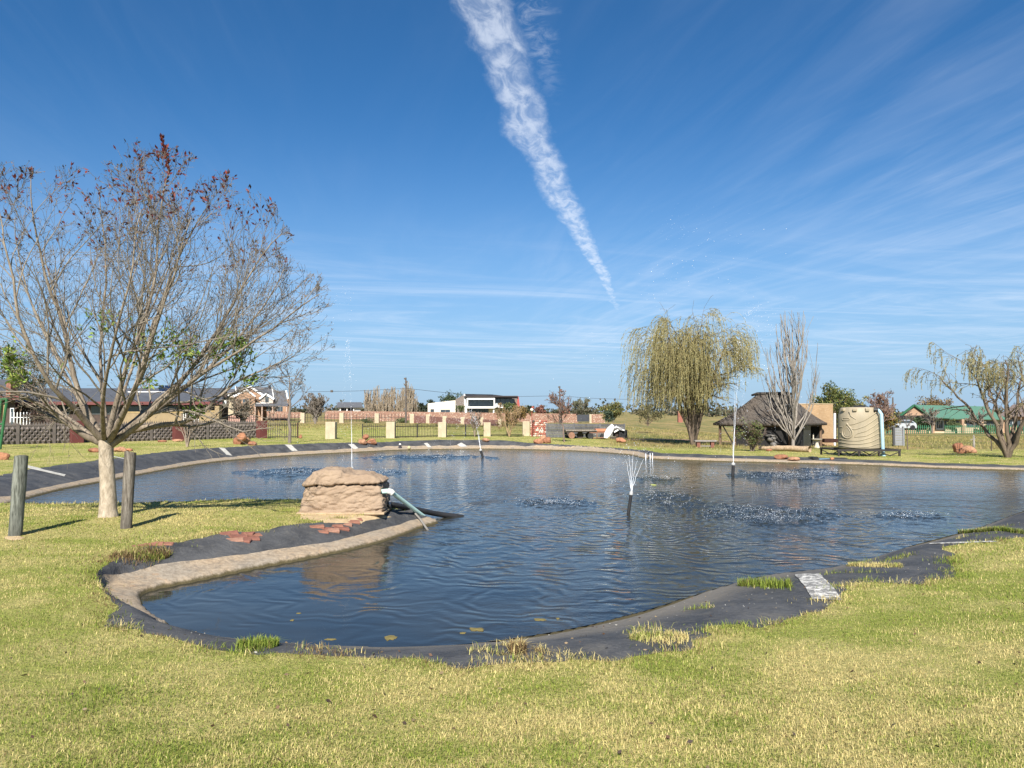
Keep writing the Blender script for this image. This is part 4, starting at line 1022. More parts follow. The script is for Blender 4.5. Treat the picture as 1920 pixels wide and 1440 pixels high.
# ---- red bricks showing where the liner has torn
BRICKM = [pm('old_red_brick_%d' % i, c, tuple(x * .62 for x in c), 14, .95, .6, .01) for i, c in enumerate([(.29, .135, .09), (.24, .105, .075), (.33, .18, .125)])]
def bricks():
    rng = random.Random(4); me = None; k = 0
    spots = [(262, 1024, 12), (288, 1022, 6), (306, 1020, 2), (430, 1001, 20), (446, 1006, 28), (462, 1001, -12), (474, 1003, 30), (440, 1012, 10), (455, 1013, -10), (470, 1010, 16),
             (594, 988, 8), (612, 991, 6), (630, 986, 10), (648, 983, 8), (660, 978, 12), (604, 997, 4), (622, 995, 6), (640, 991, 10), (668, 974, 14)]
    bm = bmesh.new(); bmesh.ops.create_cube(bm, size=1.0)
    for v in bm.verts: v.co = (v.co.x * .22, v.co.y * .105, v.co.z * .07)
    bmesh.ops.bevel(bm, geom=bm.edges[:], offset=.008, segments=1, affect='EDGES'); meshes = []
    for i in range(3):
        m = bpy.data.meshes.new('brick'); bm.to_mesh(m); m.materials.append(BRICKM[i]); meshes.append(m)
    bm.free()
    for (x, y, a) in spots:
        p = gp(x, y); q = gp(x, y - 3); o = bpy.data.objects.new('brick', meshes[rng.randrange(3)]); COL.objects.link(o); o.parent = EDGE
        o.location = p + Vector((0, 0, -.018 - .012 * rng.random())); o.rotation_euler = (R(14) + rng.gauss(0, .08), rng.gauss(0, .06), R(a + 12)); s = .85 + .3 * rng.random(); o.scale = (s, s, s)
bricks()

# ---- pale seam tape laid across the liner
def tape(pts, width, seed, mat=None):
    """strip following the ground through the given pixels"""
    P = []; n = 14; A = np.array(pts, float); t = np.linspace(0, len(A) - 1, n)
    for q in t: x = np.interp(q, range(len(A)), A[:, 0]); y = np.interp(q, range(len(A)), A[:, 1]); P.append(gp(x, y))
    V = []
    for i, p in enumerate(P):
        d = (P[min(i + 1, n - 1)] - P[max(i - 1, 0)]); s = Vector((-d.y, d.x, 0)).normalized() * width * .5 * (1 + .12 * mnoise.noise(Vector((i * .7, seed, 0))))
        for k in (-1, 1):
            e = p + s * k; V.append((e.x, e.y, gz(e.x, e.y) + .009))
        V.append((p.x, p.y, gz(p.x, p.y) + .013))
    Fc = []
    for i in range(n - 1): a = 3 * i; Fc += [(a, a + 2, a + 5, a + 3), (a + 2, a + 1, a + 4, a + 5)]
    link_mesh('seam_tape', V, Fc, mat or TAPE, LINER, True)
def tape_mat():
    t = NT('white_seam_tape', .7, .2); v = t.vec('Object'); n = t.noise(v, 16, 5, .7); s = t.noise(t.vec('Object', (3, 40, 3)), 2, 3, .6)
    c = t.mix(t.ramp(n, .42, .62), (.16, .155, .145), (.66, .64, .58)); c = t.mix(t.ramp(s, .55, .75, 0, .5), c, (.26, .25, .23)); t.color(c); t.normal(t.bump(n, .5, .01)); return t.m
def clean_tape():
    t = NT('chalky_seam_tape', .8, .15); v = t.vec('Object'); n = t.noise(v, 9, 4, .65); t.color(t.mix(t.ramp(n, .3, .7), (.33, .32, .28), (.52, .50, .45))); return t.m
TAPE = tape_mat(); TAPE2 = clean_tape()
tape([(1513, 1077), (1536, 1102), (1551, 1126)], .27, 1); tape([(1745, 1020), (1800, 1018), (1866, 1016)], .10, 2)
for q, pts in enumerate([[(44, 873), (75, 881), (122, 892)], [(212, 856), (250, 864)], [(416, 840), (430, 854)], [(540, 834), (553, 846)], [(658, 833), (668, 842)], [(798, 831), (806, 839)], [(861, 832), (871, 838)]]):
    tape(pts, [.22, .12, .26, .32, .34, .2, .34][q], 10 + q, TAPE2)

# ---- fountains
PIPEB = pm('black_riser_pipe', (.022, .022, .024), (.035, .035, .035), 9, .45, .1)
def spray_mat():
    t = NT('spray_drops', .12, .5); t.color((.93, .96, 1.0)); t.b.inputs['Transmission Weight'].default_value = .15; t.b.inputs['IOR'].default_value = 1.33; return t.m
SPRAY = spray_mat()
def drops(name, P, S, parent):
    P = np.asarray(P); S = np.asarray(S)[:, None]; o = np.array([[1, 0, 0], [-1, 0, 0], [0, 1, 0], [0, -1, 0], [0, 0, 1.25], [0, 0, -1.25]])
    V = (P[:, None] + o[None] * S[:, None]).reshape(-1, 3); T0 = np.array([[0, 2, 4], [2, 1, 4], [1, 3, 4], [3, 0, 4], [2, 0, 5], [1, 2, 5], [3, 1, 5], [0, 3, 5]])
    T = (np.arange(len(P))[:, None, None] * 6 + T0[None]).reshape(-1, 3)
    o = fast_mesh(name, V, T, SPRAY, parent, True); o['kind'] = 'stuff'; return o
def fountain(base, top_px, label, jets, zones, seed, r=.035, collar=None):
    rng = np.random.default_rng(seed); base = Vector(base); top = W(*top_px, base.y)
    t = thing('fountain', label, 'fountain', base, 'jet fountains standing in the pond')
    d = (top - base).normalized(); mb = MB(); mb.tube([base - d * .5, top], r, 12); mb.build('riser_pipe', PIPEB, t, True)
    mb = MB(); mb.tube([top - d * .05, top - d * .005, top + d * .03], [r * 1.18, r * 1.18, r * .6], 12); mb.build('nozzle', pm('pale_nozzle', (.42, .42, .40), (.3, .3, .3), 9, .4), t, True)
    polys = []; P = []; S = []
    pxm = MPP(base.y)
    for (ax, ay, lx, solid, num, spread) in jets:
        # jet leaves the nozzle, tops out at pixel (ax, ay) and comes down at column lx
        apex = W(ax, ay, base.y); land = W(lx, 960, base.y); hx = apex.x - top.x; H = apex.z - top.z; fx = land.x - apex.x; H2 = apex.z
        def path(s):
            s = np.asarray(s)
            x = np.where(s < 1, top.x + hx * s, apex.x + fx * (s - 1)); z = np.where(s < 1, apex.z - H * (1 - s) ** 2, apex.z - H2 * np.clip(s - 1, 0, 1) ** 2)
            return np.stack([x, np.full(s.shape, base.y), z], -1)
        if solid > 0:
            q = path(np.linspace(0, solid, 16)); q[1:] += rng.normal(0, .004, (15, 3)); polys.append((q, np.linspace(r * .16 * (.032 / r) ** .3, r * .03, 16)))
        s = rng.random(num) ** .85 * 2.0; q = path(s); sp = spread * (.12 + .9 * s)[:, None]; q += rng.normal(0, 1, (num, 3)) * sp * np.array([1, .8, .75])
        ok = q[:, 2] > .03; P.append(q[ok]); S.append(((.0022 + .0055 * rng.random(num) ** 4) * (pxm / .0105) ** .8)[ok])
    if polys: tube_obj('water_jet', polys, 6, SPRAY, t)['kind'] = 'stuff'
    if P: drops('flying_drops', np.concatenate(P), np.concatenate(S), t)
    P = []; S = []
    for (cx, cy, hw, hh, st, f) in zones:
        n = int(640 * st * max(1, hw * hh / 700) ** .7); a = rng.normal(0, .48, n); b = rng.normal(0, .48, n); k = (a * a + b * b < 1.4); a, b = a[k], b[k]; keep = vnoise(a * 4 + cx, b * 4, 3) + .35 * rng.random(len(a)) > .55; a, b = a[keep], b[keep]
        q = np.array([at_z(cx + hw * u, cy + hh * v, 0) for u, v in zip(a, b)]); q[:, 2] += .022 + np.abs(rng.normal(0, .024, len(q))) * (q[:, 1] / 15) ** .4 * (1 + 1.5 * (rng.random(len(q)) < .12)); P.append(q); S.append((.0016 + .0052 * rng.random(len(q)) ** 4) * (q[:, 1] / 15) ** .8)
    if P: drops('splash', np.concatenate(P), np.concatenate(S), t)
    if collar: mb = MB(); mb.lathe([(collar * .2, .004), (collar, .004), (collar, .02), (collar * .2, .03)], 20, (base.x - .12, base.y, 0)); mb.build('float_collar', pm('dull_float', (.16, .165, .15), (.1, .1, .09), 7, .5), t, True)
    return t
zn = lambda f: [z for z in LAND_ZONES if z[5] == f]
fountain(FOUNT[0], (1184, 923), 'nearest fountain with several fanned white jets on a tilted black pipe in mid pond',
         [(1164, 846, 1140, .55, 60, .02), (1176, 836, 1165, .55, 60, .02), (1190, 832, 1200, .6, 40, .02), (1206, 842, 1230, .5, 70, .02), (1232, 838, 1290, .5, 60, .02), (1168, 700, 1050, .0, 60, .16), (1275, 415, 1440, .0, 170, .24), (1310, 470, 1520, .0, 150, .3), (1330, 405, 1640, 0, 60, .26), (1140, 640, 1030, 0, 70, .2)], zn(0), 1, .032)
fountain(FOUNT[1], (660, 877), 'fountain with one tall thin jet behind the rock pump cover', [(652, 640, 640, .28, 320, .03), (650, 545, 560, 0, 130, .12), (656, 700, 700, .3, 60, .03)], zn(1), 2, .05)
fountain(FOUNT[2], (901, 843), 'small leaning fountain near the far left bank', [(880, 770, 840, .35, 200, .05), (890, 785, 860, .35, 150, .05), (872, 755, 800, .2, 160, .07)], zn(2), 3, .055)
fountain(FOUNT[3], (1375, 869), 'fountain with two thin tall jets in front of the willow', [(1385, 640, 1400, .36, 260, .03), (1402, 585, 1460, .32, 300, .04), (1368, 760, 1340, .2, 90, .04), (1418, 578, 1545, 0, 220, .16), (1438, 610, 1500, 0, 120, .16)], zn(3), 4, .05)

# ---- red rocks in heaps round the far bank
ROCKM = [pm('red_rock_%d' % i, c, tuple(x * .55 for x in c), 5, .95, .7, .04) for i, c in enumerate([(.40, .19, .105), (.33, .15, .085), (.44, .24, .14)])]
def rock(px, py, wpx, hpx, seed, label, group, rx=0.0, dz=0.0, D=None):
    rng = random.Random(seed); b = gp(px, py) if D is None else W(px, py, D); s = wpx * MPP(b.y) / 2; h = hpx * MPP(b.y)
    bm = bmesh.new(); bmesh.ops.create_icosphere(bm, subdivisions=3, radius=1)
    cuts = [(Vector((rng.gauss(0, 1), rng.gauss(0, 1), rng.gauss(0, .8))).normalized(), .62 + .25 * rng.random()) for _ in range(9)]
    for v in bm.verts:
        p = v.co
        for n_, c in cuts:                     # flat broken faces
            e = p.dot(n_) - c
            if e > 0: p = p - n_ * e * .92
        p = p * (1 + .10 * mnoise.noise(p * 2.3 + Vector((seed, 0, 0)))+ .05 * mnoise.noise(p * 6 + Vector((seed, 0, 0)))); v.co = (p.x * s, p.y * s * .8, p.z * h * .62)
    rot = Matrix.Rotation(rx, 4, 'Y') @ Matrix.Rotation(rng.random() * 6, 4, 'Z'); rot = Matrix.Rotation(rx, 4, 'Y')
    bm.transform(rot); me = bpy.data.meshes.new('rock'); bm.to_mesh(me); bm.free(); me.materials.append(ROCKM[seed % 3])
    o = bpy.data.objects.new('rock', me); COL.objects.link(o); o.location = b + Vector((0, 0, h * .36 + dz)); return tag(o, label, 'rock', group)
G1 = 'rocks heaped by the dark panel wall'
rock(447, 833, 20, 14, 1, 'large red rock at the left foot of the heap by the dark panel wall', G1, .3)
rock(459, 833, 22, 13, 2, 'red rock in the middle of the heap by the dark panel wall', G1, -.2); rock(453, 834, 20, 14, 3, 'tilted red rock topping the heap by the dark panel wall', G1, -.5, .22)
rock(473, 835, 17, 8, 4, 'low red rock at the right of the heap by the dark panel wall', G1, .1)
G2 = 'rocks heaped behind the tall thin fountain jet'
rock(680, 832, 20, 10, 5, 'red rock left in the heap behind the tall thin jet', G2, .15); rock(697, 832, 22, 10, 6, 'broad red rock right in the heap behind the tall thin jet', G2, -.1); rock(686, 832, 12, 10, 7, 'small upright red rock on the heap behind the tall thin jet', G2, .8, .24)
rock(911, 828, 14, 8, 8, 'single small orange rock right of the small leaning fountain', 'single rocks on the far lawn')
G3 = 'rocks heaped left of the trailer'
rock(1009, 831, 20, 10, 9, 'orange rock left in the heap before the stone wall', G3, .2); rock(1026, 831, 20, 12, 10, 'taller orange rock right in the heap before the stone wall', G3, -.2); rock(1018, 829, 13, 10, 11, 'orange rock in the middle of the heap before the stone wall', G3, .4, .1)
rock(1163, 830, 23, 10, 12, 'rounded orange rock in front of the trailer drawbar', 'single rocks on the far lawn')
G4 = 'rocks heaped near the right willow'
rock(1797, 848, 24, 15, 13, 'pale faced red rock left in the heap near the right willow', G4, -.5, .1); rock(1817, 849, 28, 14, 14, 'red brown rock right in the heap near the right willow', G4, .3); rock(1804, 850, 22, 9, 15, 'low red rock in front of the heap near the right willow', G4, .05)
rock(1465, 860, 27, 9, 16, 'flat pink red rock on the lawn left of the pond inlet', 'single rocks on the far lawn'); rock(1488, 863, 24, 7, 17, 'pinkish rubble lump at the liner edge left of the pond inlet', 'single rocks on the far lawn')
rock(4, 862, 26, 16, 18, 'dark red rock cut by the left edge of the picture', 'single rocks on the far lawn')
G5 = 'rocks behind the pale tree trunk'
rock(178, 848, 25, 9, 19, 'flat red rock left of the pale tree trunk on the far bank', G5, .1); rock(226, 847, 27, 10, 20, 'flat red rock right of the pale tree trunk on the far bank', G5, -.1); rock(240, 846, 18, 6, 21, 'low red rock behind the cracked post', G5)
G6 = 'rocks at the foot of the dark panel wall'
rock(304, 829, 17, 5, 22, 'flat orange rock left of the leafless shrub', G6); rock(333, 828, 24, 5, 23, 'flat orange rock behind the leafless shrub', G6)
rock(1560, 862, 9, 5, 24, 'small pale rock right of the pond inlet box', 'single rocks on the far lawn'); rock(563, 822, 7, 8, 25, 'small red rock at the end of the black railing gate', 'single rocks on the far lawn')

# ---- pond inlet: black box, blue pipe
def inlet():
    D = at_z(1556, 869).y + .25; b = W(1556, 868, D); t = thing('pond_inlet', 'broken black inlet box with blue pipe at the far pond edge', 'inlet', b)
    BL = pm('black_plastic', (.02, .021, .023), (.035, .035, .036), 8, .45)
    mb = MB(); mb.box((*W(1572, 862.5, D + .1)[:2], W(1572, 862.5, D).z), (28 * MPP(D), .35, 8 * MPP(D))); bevel(mb.build('box', BL, t), .015)
    mb = MB(); mb.box((*W(1525, 861, D + .1)[:2], W(1525, 861, D).z), (11 * MPP(D), .3, 9 * MPP(D)), .3); bevel(mb.build('end_block', BL, t), .015)
    mb = MB(); mb.tube([W(1536, 862.5, D), W(1556, 862, D)], .05, 10); mb.build('pipe', pm('blue_pipe', (.27, .47, .58), (.2, .38, .5), 6, .45), t, True)
    mb = MB(); mb.beam(W(1530, 864, D - .1), W(1532, 872, D - .3), .05, .03); mb.beam(W(1552, 863, D - .1), W(1540, 872, D - .35), .06, .03); mb.build('legs', BL, t)
    mb = MB(); mb.box((*W(1543, 866, D + .05)[:2], W(1543, 867, D).z), (26 * MPP(D), .3, 7 * MPP(D))); bevel(mb.build('block', kerb_mat(), t), .03)
inlet()
def spout():
    b = W(1219, 862, at_z(1219, 862).y + .3); t = thing('overflow_spout', 'small white overflow trickle spilling over the far concrete edge', 'overflow', b); rng = np.random.default_rng(4)
    mb = MB(); mb.tube([b + Vector((0, .3, .28)), b + Vector((0, 0, .27))], .04, 8); mb.build('pipe', PIPEB, t, True)
    for k in range(3): x = (-.18, 0, .1)[k]; mb = MB(); mb.tube([b + Vector((x, 0, .28)), b + Vector((x - .02, -.12, .2)), b + Vector((x - .04, -.2, .0))], [.010, .013, .014], 6); mb.build('trickle', SPRAY, t, True)
spout()
# two small markers on the far bank
for i, (px, py, h, col, lab) in enumerate(((750, 842, 9, (.05, .045, .05), 'small dark stone with white top on the far pond edge'), (767, 841, 5, (.52, .45, .25), 'small pale yellow stone on the far pond edge'))):
    p = W(px, py, at_z(px, 844).y + .3); r = 3.2 * MPP(p.y); mb = MB()
    mb.lathe([(r * .9, 0), (r, h * .3 * MPP(p.y)), (r * .8, h * .7 * MPP(p.y)), (r * .35, h * MPP(p.y))], 9, p); o = mb.build('edge_stone', pm('edge_stone_%d' % i, col, None, 12), None, True, origin=p); tag(o, lab, 'stone')
    if i == 0:
        q = MB(); q.lathe([(r * .2, 0), (r * .7, .03), (r * .6, .08), (r * .1, .11)], 8, p + Vector((0, 0, h * .78 * MPP(p.y)))); c = q.build('white_top', pm('chalk_white', (.75, .74, .7)), o, True, origin=p); c.location = (0, 0, 0)

# ---- water tank on its stand
def tank():
    c0 = gp(1611, 856); c = Vector((c0.x * (c0.y + .9) / c0.y, c0.y + .9, c0.z)); D = c.y; m = MPP(D); z0 = W(1611, 842, D - .8).z; H = 77 * m; Rr = .5 * 76 * m / 1.06
    t = thing('water_tank', 'beige plastic water tank with embossed drop emblem on a low black stand', 'water tank', (c.x, c.y, z0))
    beige = pm('beige_plastic', (.345, .29, .20), (.27, .23, .16), 2.2, .55, .08, .004, spec=.3, stretch=(1, 1, .25)); vd = math.atan2(-c.y, -c.x)     # towards the viewer
    mb = MB(); mb.lathe([(Rr * .97, 0), (Rr, .03), (Rr, H * .70), (Rr * .985, H * .80), (Rr * .93, H * .88), (Rr * .90, H * .95), (Rr * .84, H * .985), (Rr * .3, H * 1.0)], 56, (c.x, c.y, z0)); body = mb.build('body', beige, t, True)
    def on(px, py, k=1.0):       # point of the shell seen at a pixel
        s = max(-.995, min(.995, (px - 1611) / 39.5)); a = vd + math.asin(s); return Vector((c.x + Rr * k * math.cos(a), c.y + Rr * k * math.sin(a), W(1611, py, D - Rr * .6).z))
    def rib(pts, r, nm='rib'):
        C = curve_through([(p[0], p[1], 0) for p in pts], 22); mb = MB(); mb.tube([on(x, y, 1.004) for x, y, _ in C], r, 6); mb.build(nm, beige, t, True)
    for pts in ([(1588, 796), (1600, 796), (1622, 788), (1640, 776), (1648, 768)], [(1597, 802), (1602, 806), (1622, 799), (1640, 787), (1648, 780)], [(1604, 818), (1606, 813), (1624, 808), (1640, 798), (1648, 791)], [(1603, 819), (1624, 817), (1640, 808), (1648, 802)],
                [(1575, 823), (1590, 826), (1612, 826), (1632, 820), (1648, 812)], [(1574, 829), (1592, 832), (1614, 832), (1634, 828), (1648, 821)], [(1574, 836), (1600, 839), (1630, 837), (1648, 831)]): rib(pts, .021)
    drop = [(1589, 793.5), (1593, 799), (1597, 804), (1600, 811), (1598, 818), (1592, 822), (1586, 821), (1581, 817), (1580, 810), (1583, 803), (1586, 798), (1589, 793.5)]
    C = curve_through([(x, y, 0) for x, y in drop], 40); mb = MB(); mb.tube([on(x, y, 1.0) for x, y, _ in C], .035, 8); mb.build('drop_emblem', beige, t, True)
    inn = [((x - 1590) * .62 + 1590, (y - 810) * .66 + 811) for x, y in drop]; C = curve_through([(x, y, 0) for x, y in inn], 30); mb = MB(); mb.tube([on(x, y, 1.0) for x, y, _ in C], .02, 6); mb.build('drop_emblem', beige, t, True)
    for pts in ([(1575, 800), (1581, 801)], [(1576, 811), (1579, 812), (1580, 816)], [(1581, 784), (1595, 784), (1595, 788), (1581, 788), (1581, 784)], [(1594, 770), (1597, 780), (1606, 786)]): rib(pts, .018)
    mb = MB(); mb.lathe([(.24, 0), (.24, .06), (.2, .09), (.05, .1)], 24, (c.x, c.y - .1, z0 + H * .985)); mb.build('lid', pm('black_plastic', (.02, .021, .023)), t, True)
    for px in (1581, 1604, 1628, 1644):      # lifting lugs on the shoulder
        a = vd + math.asin((px - 1611) / 40); p = Vector((c.x + Rr * .9 * math.cos(a), c.y + Rr * .9 * math.sin(a), z0 + H * .93)); mb = MB(); mb.box(p, (.2, .16, .13), a); bevel(mb.build('shoulder_lug', beige, t), .03)
    # downpipe on the right
    bl = pm('sky_blue_pipe', (.36, .53, .62), (.29, .45, .55), 4, .45, .05); e = on(1645, 771, 1.12); f = W(1656, 852, D - Rr * .75); f.z = gz(f.x, f.y)
    d = thing('downpipe', 'pale blue pipe running down the right side of the tank', 'pipe', f)
    mb = MB(); mb.tube([on(1643, 769, .97), on(1645, 769, 1.06), e, e + Vector((.06, -.05, -.12)), f], .07, 12); mb.build('pipe', bl, d, True)
    mb = MB(); mb.tube([f, f + Vector((0, 0, .08))], .11, 12); mb.build('foot_coupling', bl, d, True); mb = MB(); mb.tube([on(1642, 768.5, .9), on(1645, 769, 1.05)], .10, 12); mb.build('union', pm('black_plastic', (.02, .021, .023)), d, True)
    # stand
    s = thing('tank_stand', 'low black steel stand under the beige water tank', 'stand', (c.x, c.y, c.z)); bs = pm('black_steel', (.028, .027, .026), (.05, .042, .036), 9, .6); w = 115 * m; dpt = 1.75; zt = z0 - .05; cx = W(1611, 842, D).x
    mb = MB()
    for yy in (-dpt / 2, dpt / 2): mb.beam((cx - w / 2, c.y + yy, zt), (cx + w / 2, c.y + yy, zt), .07, .09)
    for k in range(5): x = cx - w / 2 + .04 + (w - .08) * k / 4; mb.beam((x, c.y - dpt / 2, zt + .012), (x, c.y + dpt / 2, zt + .012), .06, .06)
    mb.build('top_frame', bs, s)
    for yy in (-dpt / 2, dpt / 2):
        for k in range(4):
            x = cx - w / 2 + .05 + (w - .1) * k / 3; g = gz(x, c.y + yy); mb = MB(); mb.beam((x, c.y + yy, g - .03), (x, c.y + yy, zt - .04), .07, .07, (0, 1, 0)); mb.build('leg', bs, s)
        for k in range(3):
            xa = cx - w / 2 + .05 + (w - .1) * k / 3; xb = xa + (w - .1) / 3; g = gz((xa + xb) / 2, c.y + yy); mb = MB(); mb.beam((xa, c.y + yy - .04, zt - .06), ((xa + xb) / 2, c.y + yy - .04, g + .02), .035, .035); mb.beam((xb, c.y + yy - .04, zt - .06), ((xa + xb) / 2, c.y + yy - .04, g + .02), .035, .035); mb.build('brace', bs, s)
tank()

# ---- thatched shelter
def thatch_mat():
    t = NT('grey_thatch', .95, .1); v = t.vec('Object', (1, 1, .22)); n = t.noise(v, 16, 5, .7); k = t.noise(t.vec('Object'), 1.1, 4, .6); f = t.noise(v, 55, 3, .7)
    c = t.mix(t.ramp(n, .3, .7), (.07, .059, .05), (.17, .143, .12)); c = t.mix(t.ramp(k, .4, .7), c, t.mix(.5, c, (.16, .15, .14))); t.color(c); t.normal(t.bump(f, .9, .03, t.bump(n, 1.0, .09))); return t.m
def brick_mat(name, c1, c2, mortar, sc, rot=0.0, bump=.4):
    t = NT(name, .9, .15); v = t.vec('World', (1, 1, 1), (0, 0, rot)); s = t.N.new('ShaderNodeSeparateXYZ'); t.L.new(v, s.inputs[0]); cb = t.N.new('ShaderNodeCombineXYZ'); t.L.new(s.outputs[0], cb.inputs[0]); t.L.new(s.outputs[2], cb.inputs[1])
    b = t.N.new('ShaderNodeTexBrick'); t.L.new(cb.outputs[0], b.inputs['Vector']); b.inputs['Color1'].default_value = (*c1, 1); b.inputs['Color2'].default_value = (*c2, 1); b.inputs['Mortar'].default_value = (*mortar, 1)
    b.inputs['Scale'].default_value = sc; b.inputs['Mortar Size'].default_value = .016; b.inputs['Brick Width'].default_value = .5; b.inputs['Row Height'].default_value = .17
    n = t.noise(t.vec('World'), 1.4, 4, .6); t.color(t.mix(t.ramp(n, .3, .7, 0, .35), b.outputs['Color'], tuple(x * .6 for x in c1))); t.normal(t.bump(b.outputs['Fac'], -bump, .01)); return t.m
def lapa():
    b = gp(1420, 838); Db = b.y; t = thing('thatched_shelter', 'open shelter with grey thatched hipped roof and dark interior behind the bare poplar', 'shelter', b); TH = thatch_mat()
    A = W(1337, 790, Db + 2.6); B = W(1486, 791, Db - .4); C = W(1551, 794, Db + 3.2); zc = min(A.z, B.z, C.z) + .02; A.z = B.z = C.z = zc; Dq = A + C - B; Dq.z = zc
    cen = (A + C) / 2; ru = (B - A).normalized(); E = Vector((W(1436, 738, cen.y).x, cen.y, W(1440, 739, cen.y).z)) - ru * .55; Fp = E + ru * 1.9; Fp.z = E.z
    def face(P, Q, S, T_, nu=26, nv=14):       # quad P Q (eave) S T (ridge), slightly hollow, with shaggy relief
        V = []; 
        for j in range(nv + 1):
            v = j / nv
            for i in range(nu + 1):
                u = i / nu; lo = P.lerp(Q, u); hi = T_.lerp(S, u); p = lo.lerp(hi, v); p.z -= .16 * math.sin(math.pi * v) * (1 - .3 * v)
                k = (1 - abs(2 * u - 1) ** 8) if 0 < j < nv else (.5 if j == 0 else 0)
                p.z += .05 * k * mnoise.noise(Vector((p.x * 3, p.y * 3, p.z * 5))) + .03 * k * mnoise.noise(Vector((p.x * 9, p.y * 9, p.z * 9))); V.append(p)
        return V, [(j * (nu + 1) + i, j * (nu + 1) + i + 1, (j + 1) * (nu + 1) + i + 1, (j + 1) * (nu + 1) + i) for j in range(nv) for i in range(nu)]
    mb = MB()
    for q in ((A, B, Fp, E), (B, C, Fp, Fp), (C, Dq, E, Fp), (Dq, A, E, E)): mb.add(*face(*q))
    # the thick cut edge under the eaves
    for P, Q in ((A, B), (B, C), (C, Dq), (Dq, A)):
        n = 18; V = []
        for i in range(n + 1):
            p = P.lerp(Q, i / n); z = .02 * mnoise.noise(Vector((p.x * 5, p.y * 5, 1))); inn = p.lerp(Vector((cen.x, cen.y, p.z)), .07); V += [p + Vector((0, 0, z + .02)), p + Vector((0, 0, -.13 + z)), inn + Vector((0, 0, -.11))]
        mb.add(V, [(3 * i + a, 3 * i + 3 + a, 3 * i + 4 + a, 3 * i + 1 + a) for i in range(n) for a in (0, 1)])
    rf = link_mesh('roof', mb.v, mb.f, TH, t, True)
    m2 = MB(); m2.tube([E - ru * .35 + Vector((0, 0, -.06)), E + Vector((0, 0, .03)), Fp + Vector((0, 0, .03)), Fp + ru * .35 + Vector((0, 0, -.06))], [.06, .10, .10, .06], 10); cap = link_mesh('ridge_cap', [Vector(v) for v in m2.v], m2.f, pm('dark_ridge', (.07, .062, .055), (.045, .04, .036), 6), t, True)
    # posts, dark walls
    fz = b.z; PW = weathered_wood('brown_pole', (.22, .15, .10), (.12, .08, .055)); ins = lambda p, k: p.lerp(Vector((cen.x, cen.y, p.z)), k)
    a, bb, cc, dd = (ins(p, .12) for p in (A, B, C, Dq))
    for p in (a, a.lerp(bb, .22), bb, bb.lerp(cc, .5), cc, dd, dd.lerp(a, .5)): m = MB(); m.tube([(p.x, p.y, gz(p.x, p.y) - .05), (p.x, p.y, zc + .15)], .085, 10); m.build('post', PW, t, True)
    DK = pm('dark_reed_and_shade', (.030, .028, .027), (.018, .017, .017), 8, .9)
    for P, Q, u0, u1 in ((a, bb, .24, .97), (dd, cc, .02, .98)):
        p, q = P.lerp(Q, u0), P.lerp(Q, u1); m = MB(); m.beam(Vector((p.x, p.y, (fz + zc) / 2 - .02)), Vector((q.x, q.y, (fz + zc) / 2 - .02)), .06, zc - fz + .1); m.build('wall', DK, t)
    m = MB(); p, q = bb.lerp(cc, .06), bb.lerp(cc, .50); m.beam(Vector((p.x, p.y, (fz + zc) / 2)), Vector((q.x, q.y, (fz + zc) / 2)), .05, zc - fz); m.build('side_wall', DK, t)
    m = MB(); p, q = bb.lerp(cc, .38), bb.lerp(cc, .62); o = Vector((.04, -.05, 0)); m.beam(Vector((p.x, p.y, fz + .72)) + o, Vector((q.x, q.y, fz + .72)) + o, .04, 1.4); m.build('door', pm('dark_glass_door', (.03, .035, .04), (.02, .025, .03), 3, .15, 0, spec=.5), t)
    m = MB(); z = zc - .12
    for P, Q in ((a, bb), (bb, cc), (cc, dd), (dd, a)): m.beam(Vector((P.x, P.y, z)), Vector((Q.x, Q.y, z)), .09, .11)
    m.build('ring_beam', PW, t)
    m = MB(); m.beam(Vector((a.x, a.y, zc - .1)) + ru * .15, Vector((a.x, a.y, fz)) + ru * .9, .06, .06); m.build('slanting_pipe', pm('black_steel', (.028, .027, .026)), t)
    # brick chimney block behind on the right
    k = W(1536, 838, Db + 3.6); k.z = gz(k.x, k.y); zt = W(1536, 758, k.y).z; t2 = thing('brick_braai_block', 'tall pale yellow brick block beside the thatched shelter', 'brick block', k); l = W(1492, 838, k.y + .5); r_ = W(1563, 838, k.y + .55); bk = Vector((l.x + r_.x - k.x, l.y + r_.y - k.y + 1.2, 0))
    BM = brick_mat('pale_yellow_brick', (.47, .32, .18), (.38, .24, .125), (.29, .23, .17), 3.4); m = MB(); m.prism([(k.x, k.y, k.z - .1), (r_.x, r_.y, k.z - .1), (r_.x, r_.y + 2.0, k.z - .1), (l.x, l.y + 2.0, k.z - .1), (l.x, l.y, k.z - .1)], (0, 0, zt - k.z + .1)); m.build('brickwork', BM, t2)
    m = MB(); m.prism([(k.x, k.y - .03, zt), (r_.x + .03, r_.y, zt), (r_.x + .03, r_.y + 2.0, zt), (l.x, l.y + 2.0, zt), (l.x, l.y - .02, zt)], (0, 0, .05)); m.build('coping', pm('pale_coping', (.52, .40, .25)), t2)
    m = MB(); p = W(1565, 775, k.y + .7); q = W(1565, 836, k.y + .7); m.beam(p, q, .13, .06, (0, 1, 0)); m.build('downpipe', pm('white_paint', (.74, .75, .76), (.66, .67, .68), 4, .5), t2)
    m = MB(); p = W(1556, 826, k.y - .5); m.box(p, (26 * MPP(p.y), .5, 7 * MPP(p.y))); bevel(m.build('grill_drawer', pm('dark_rust', (.05, .022, .015), (.03, .015, .012), 6), t2), .02)
lapa()

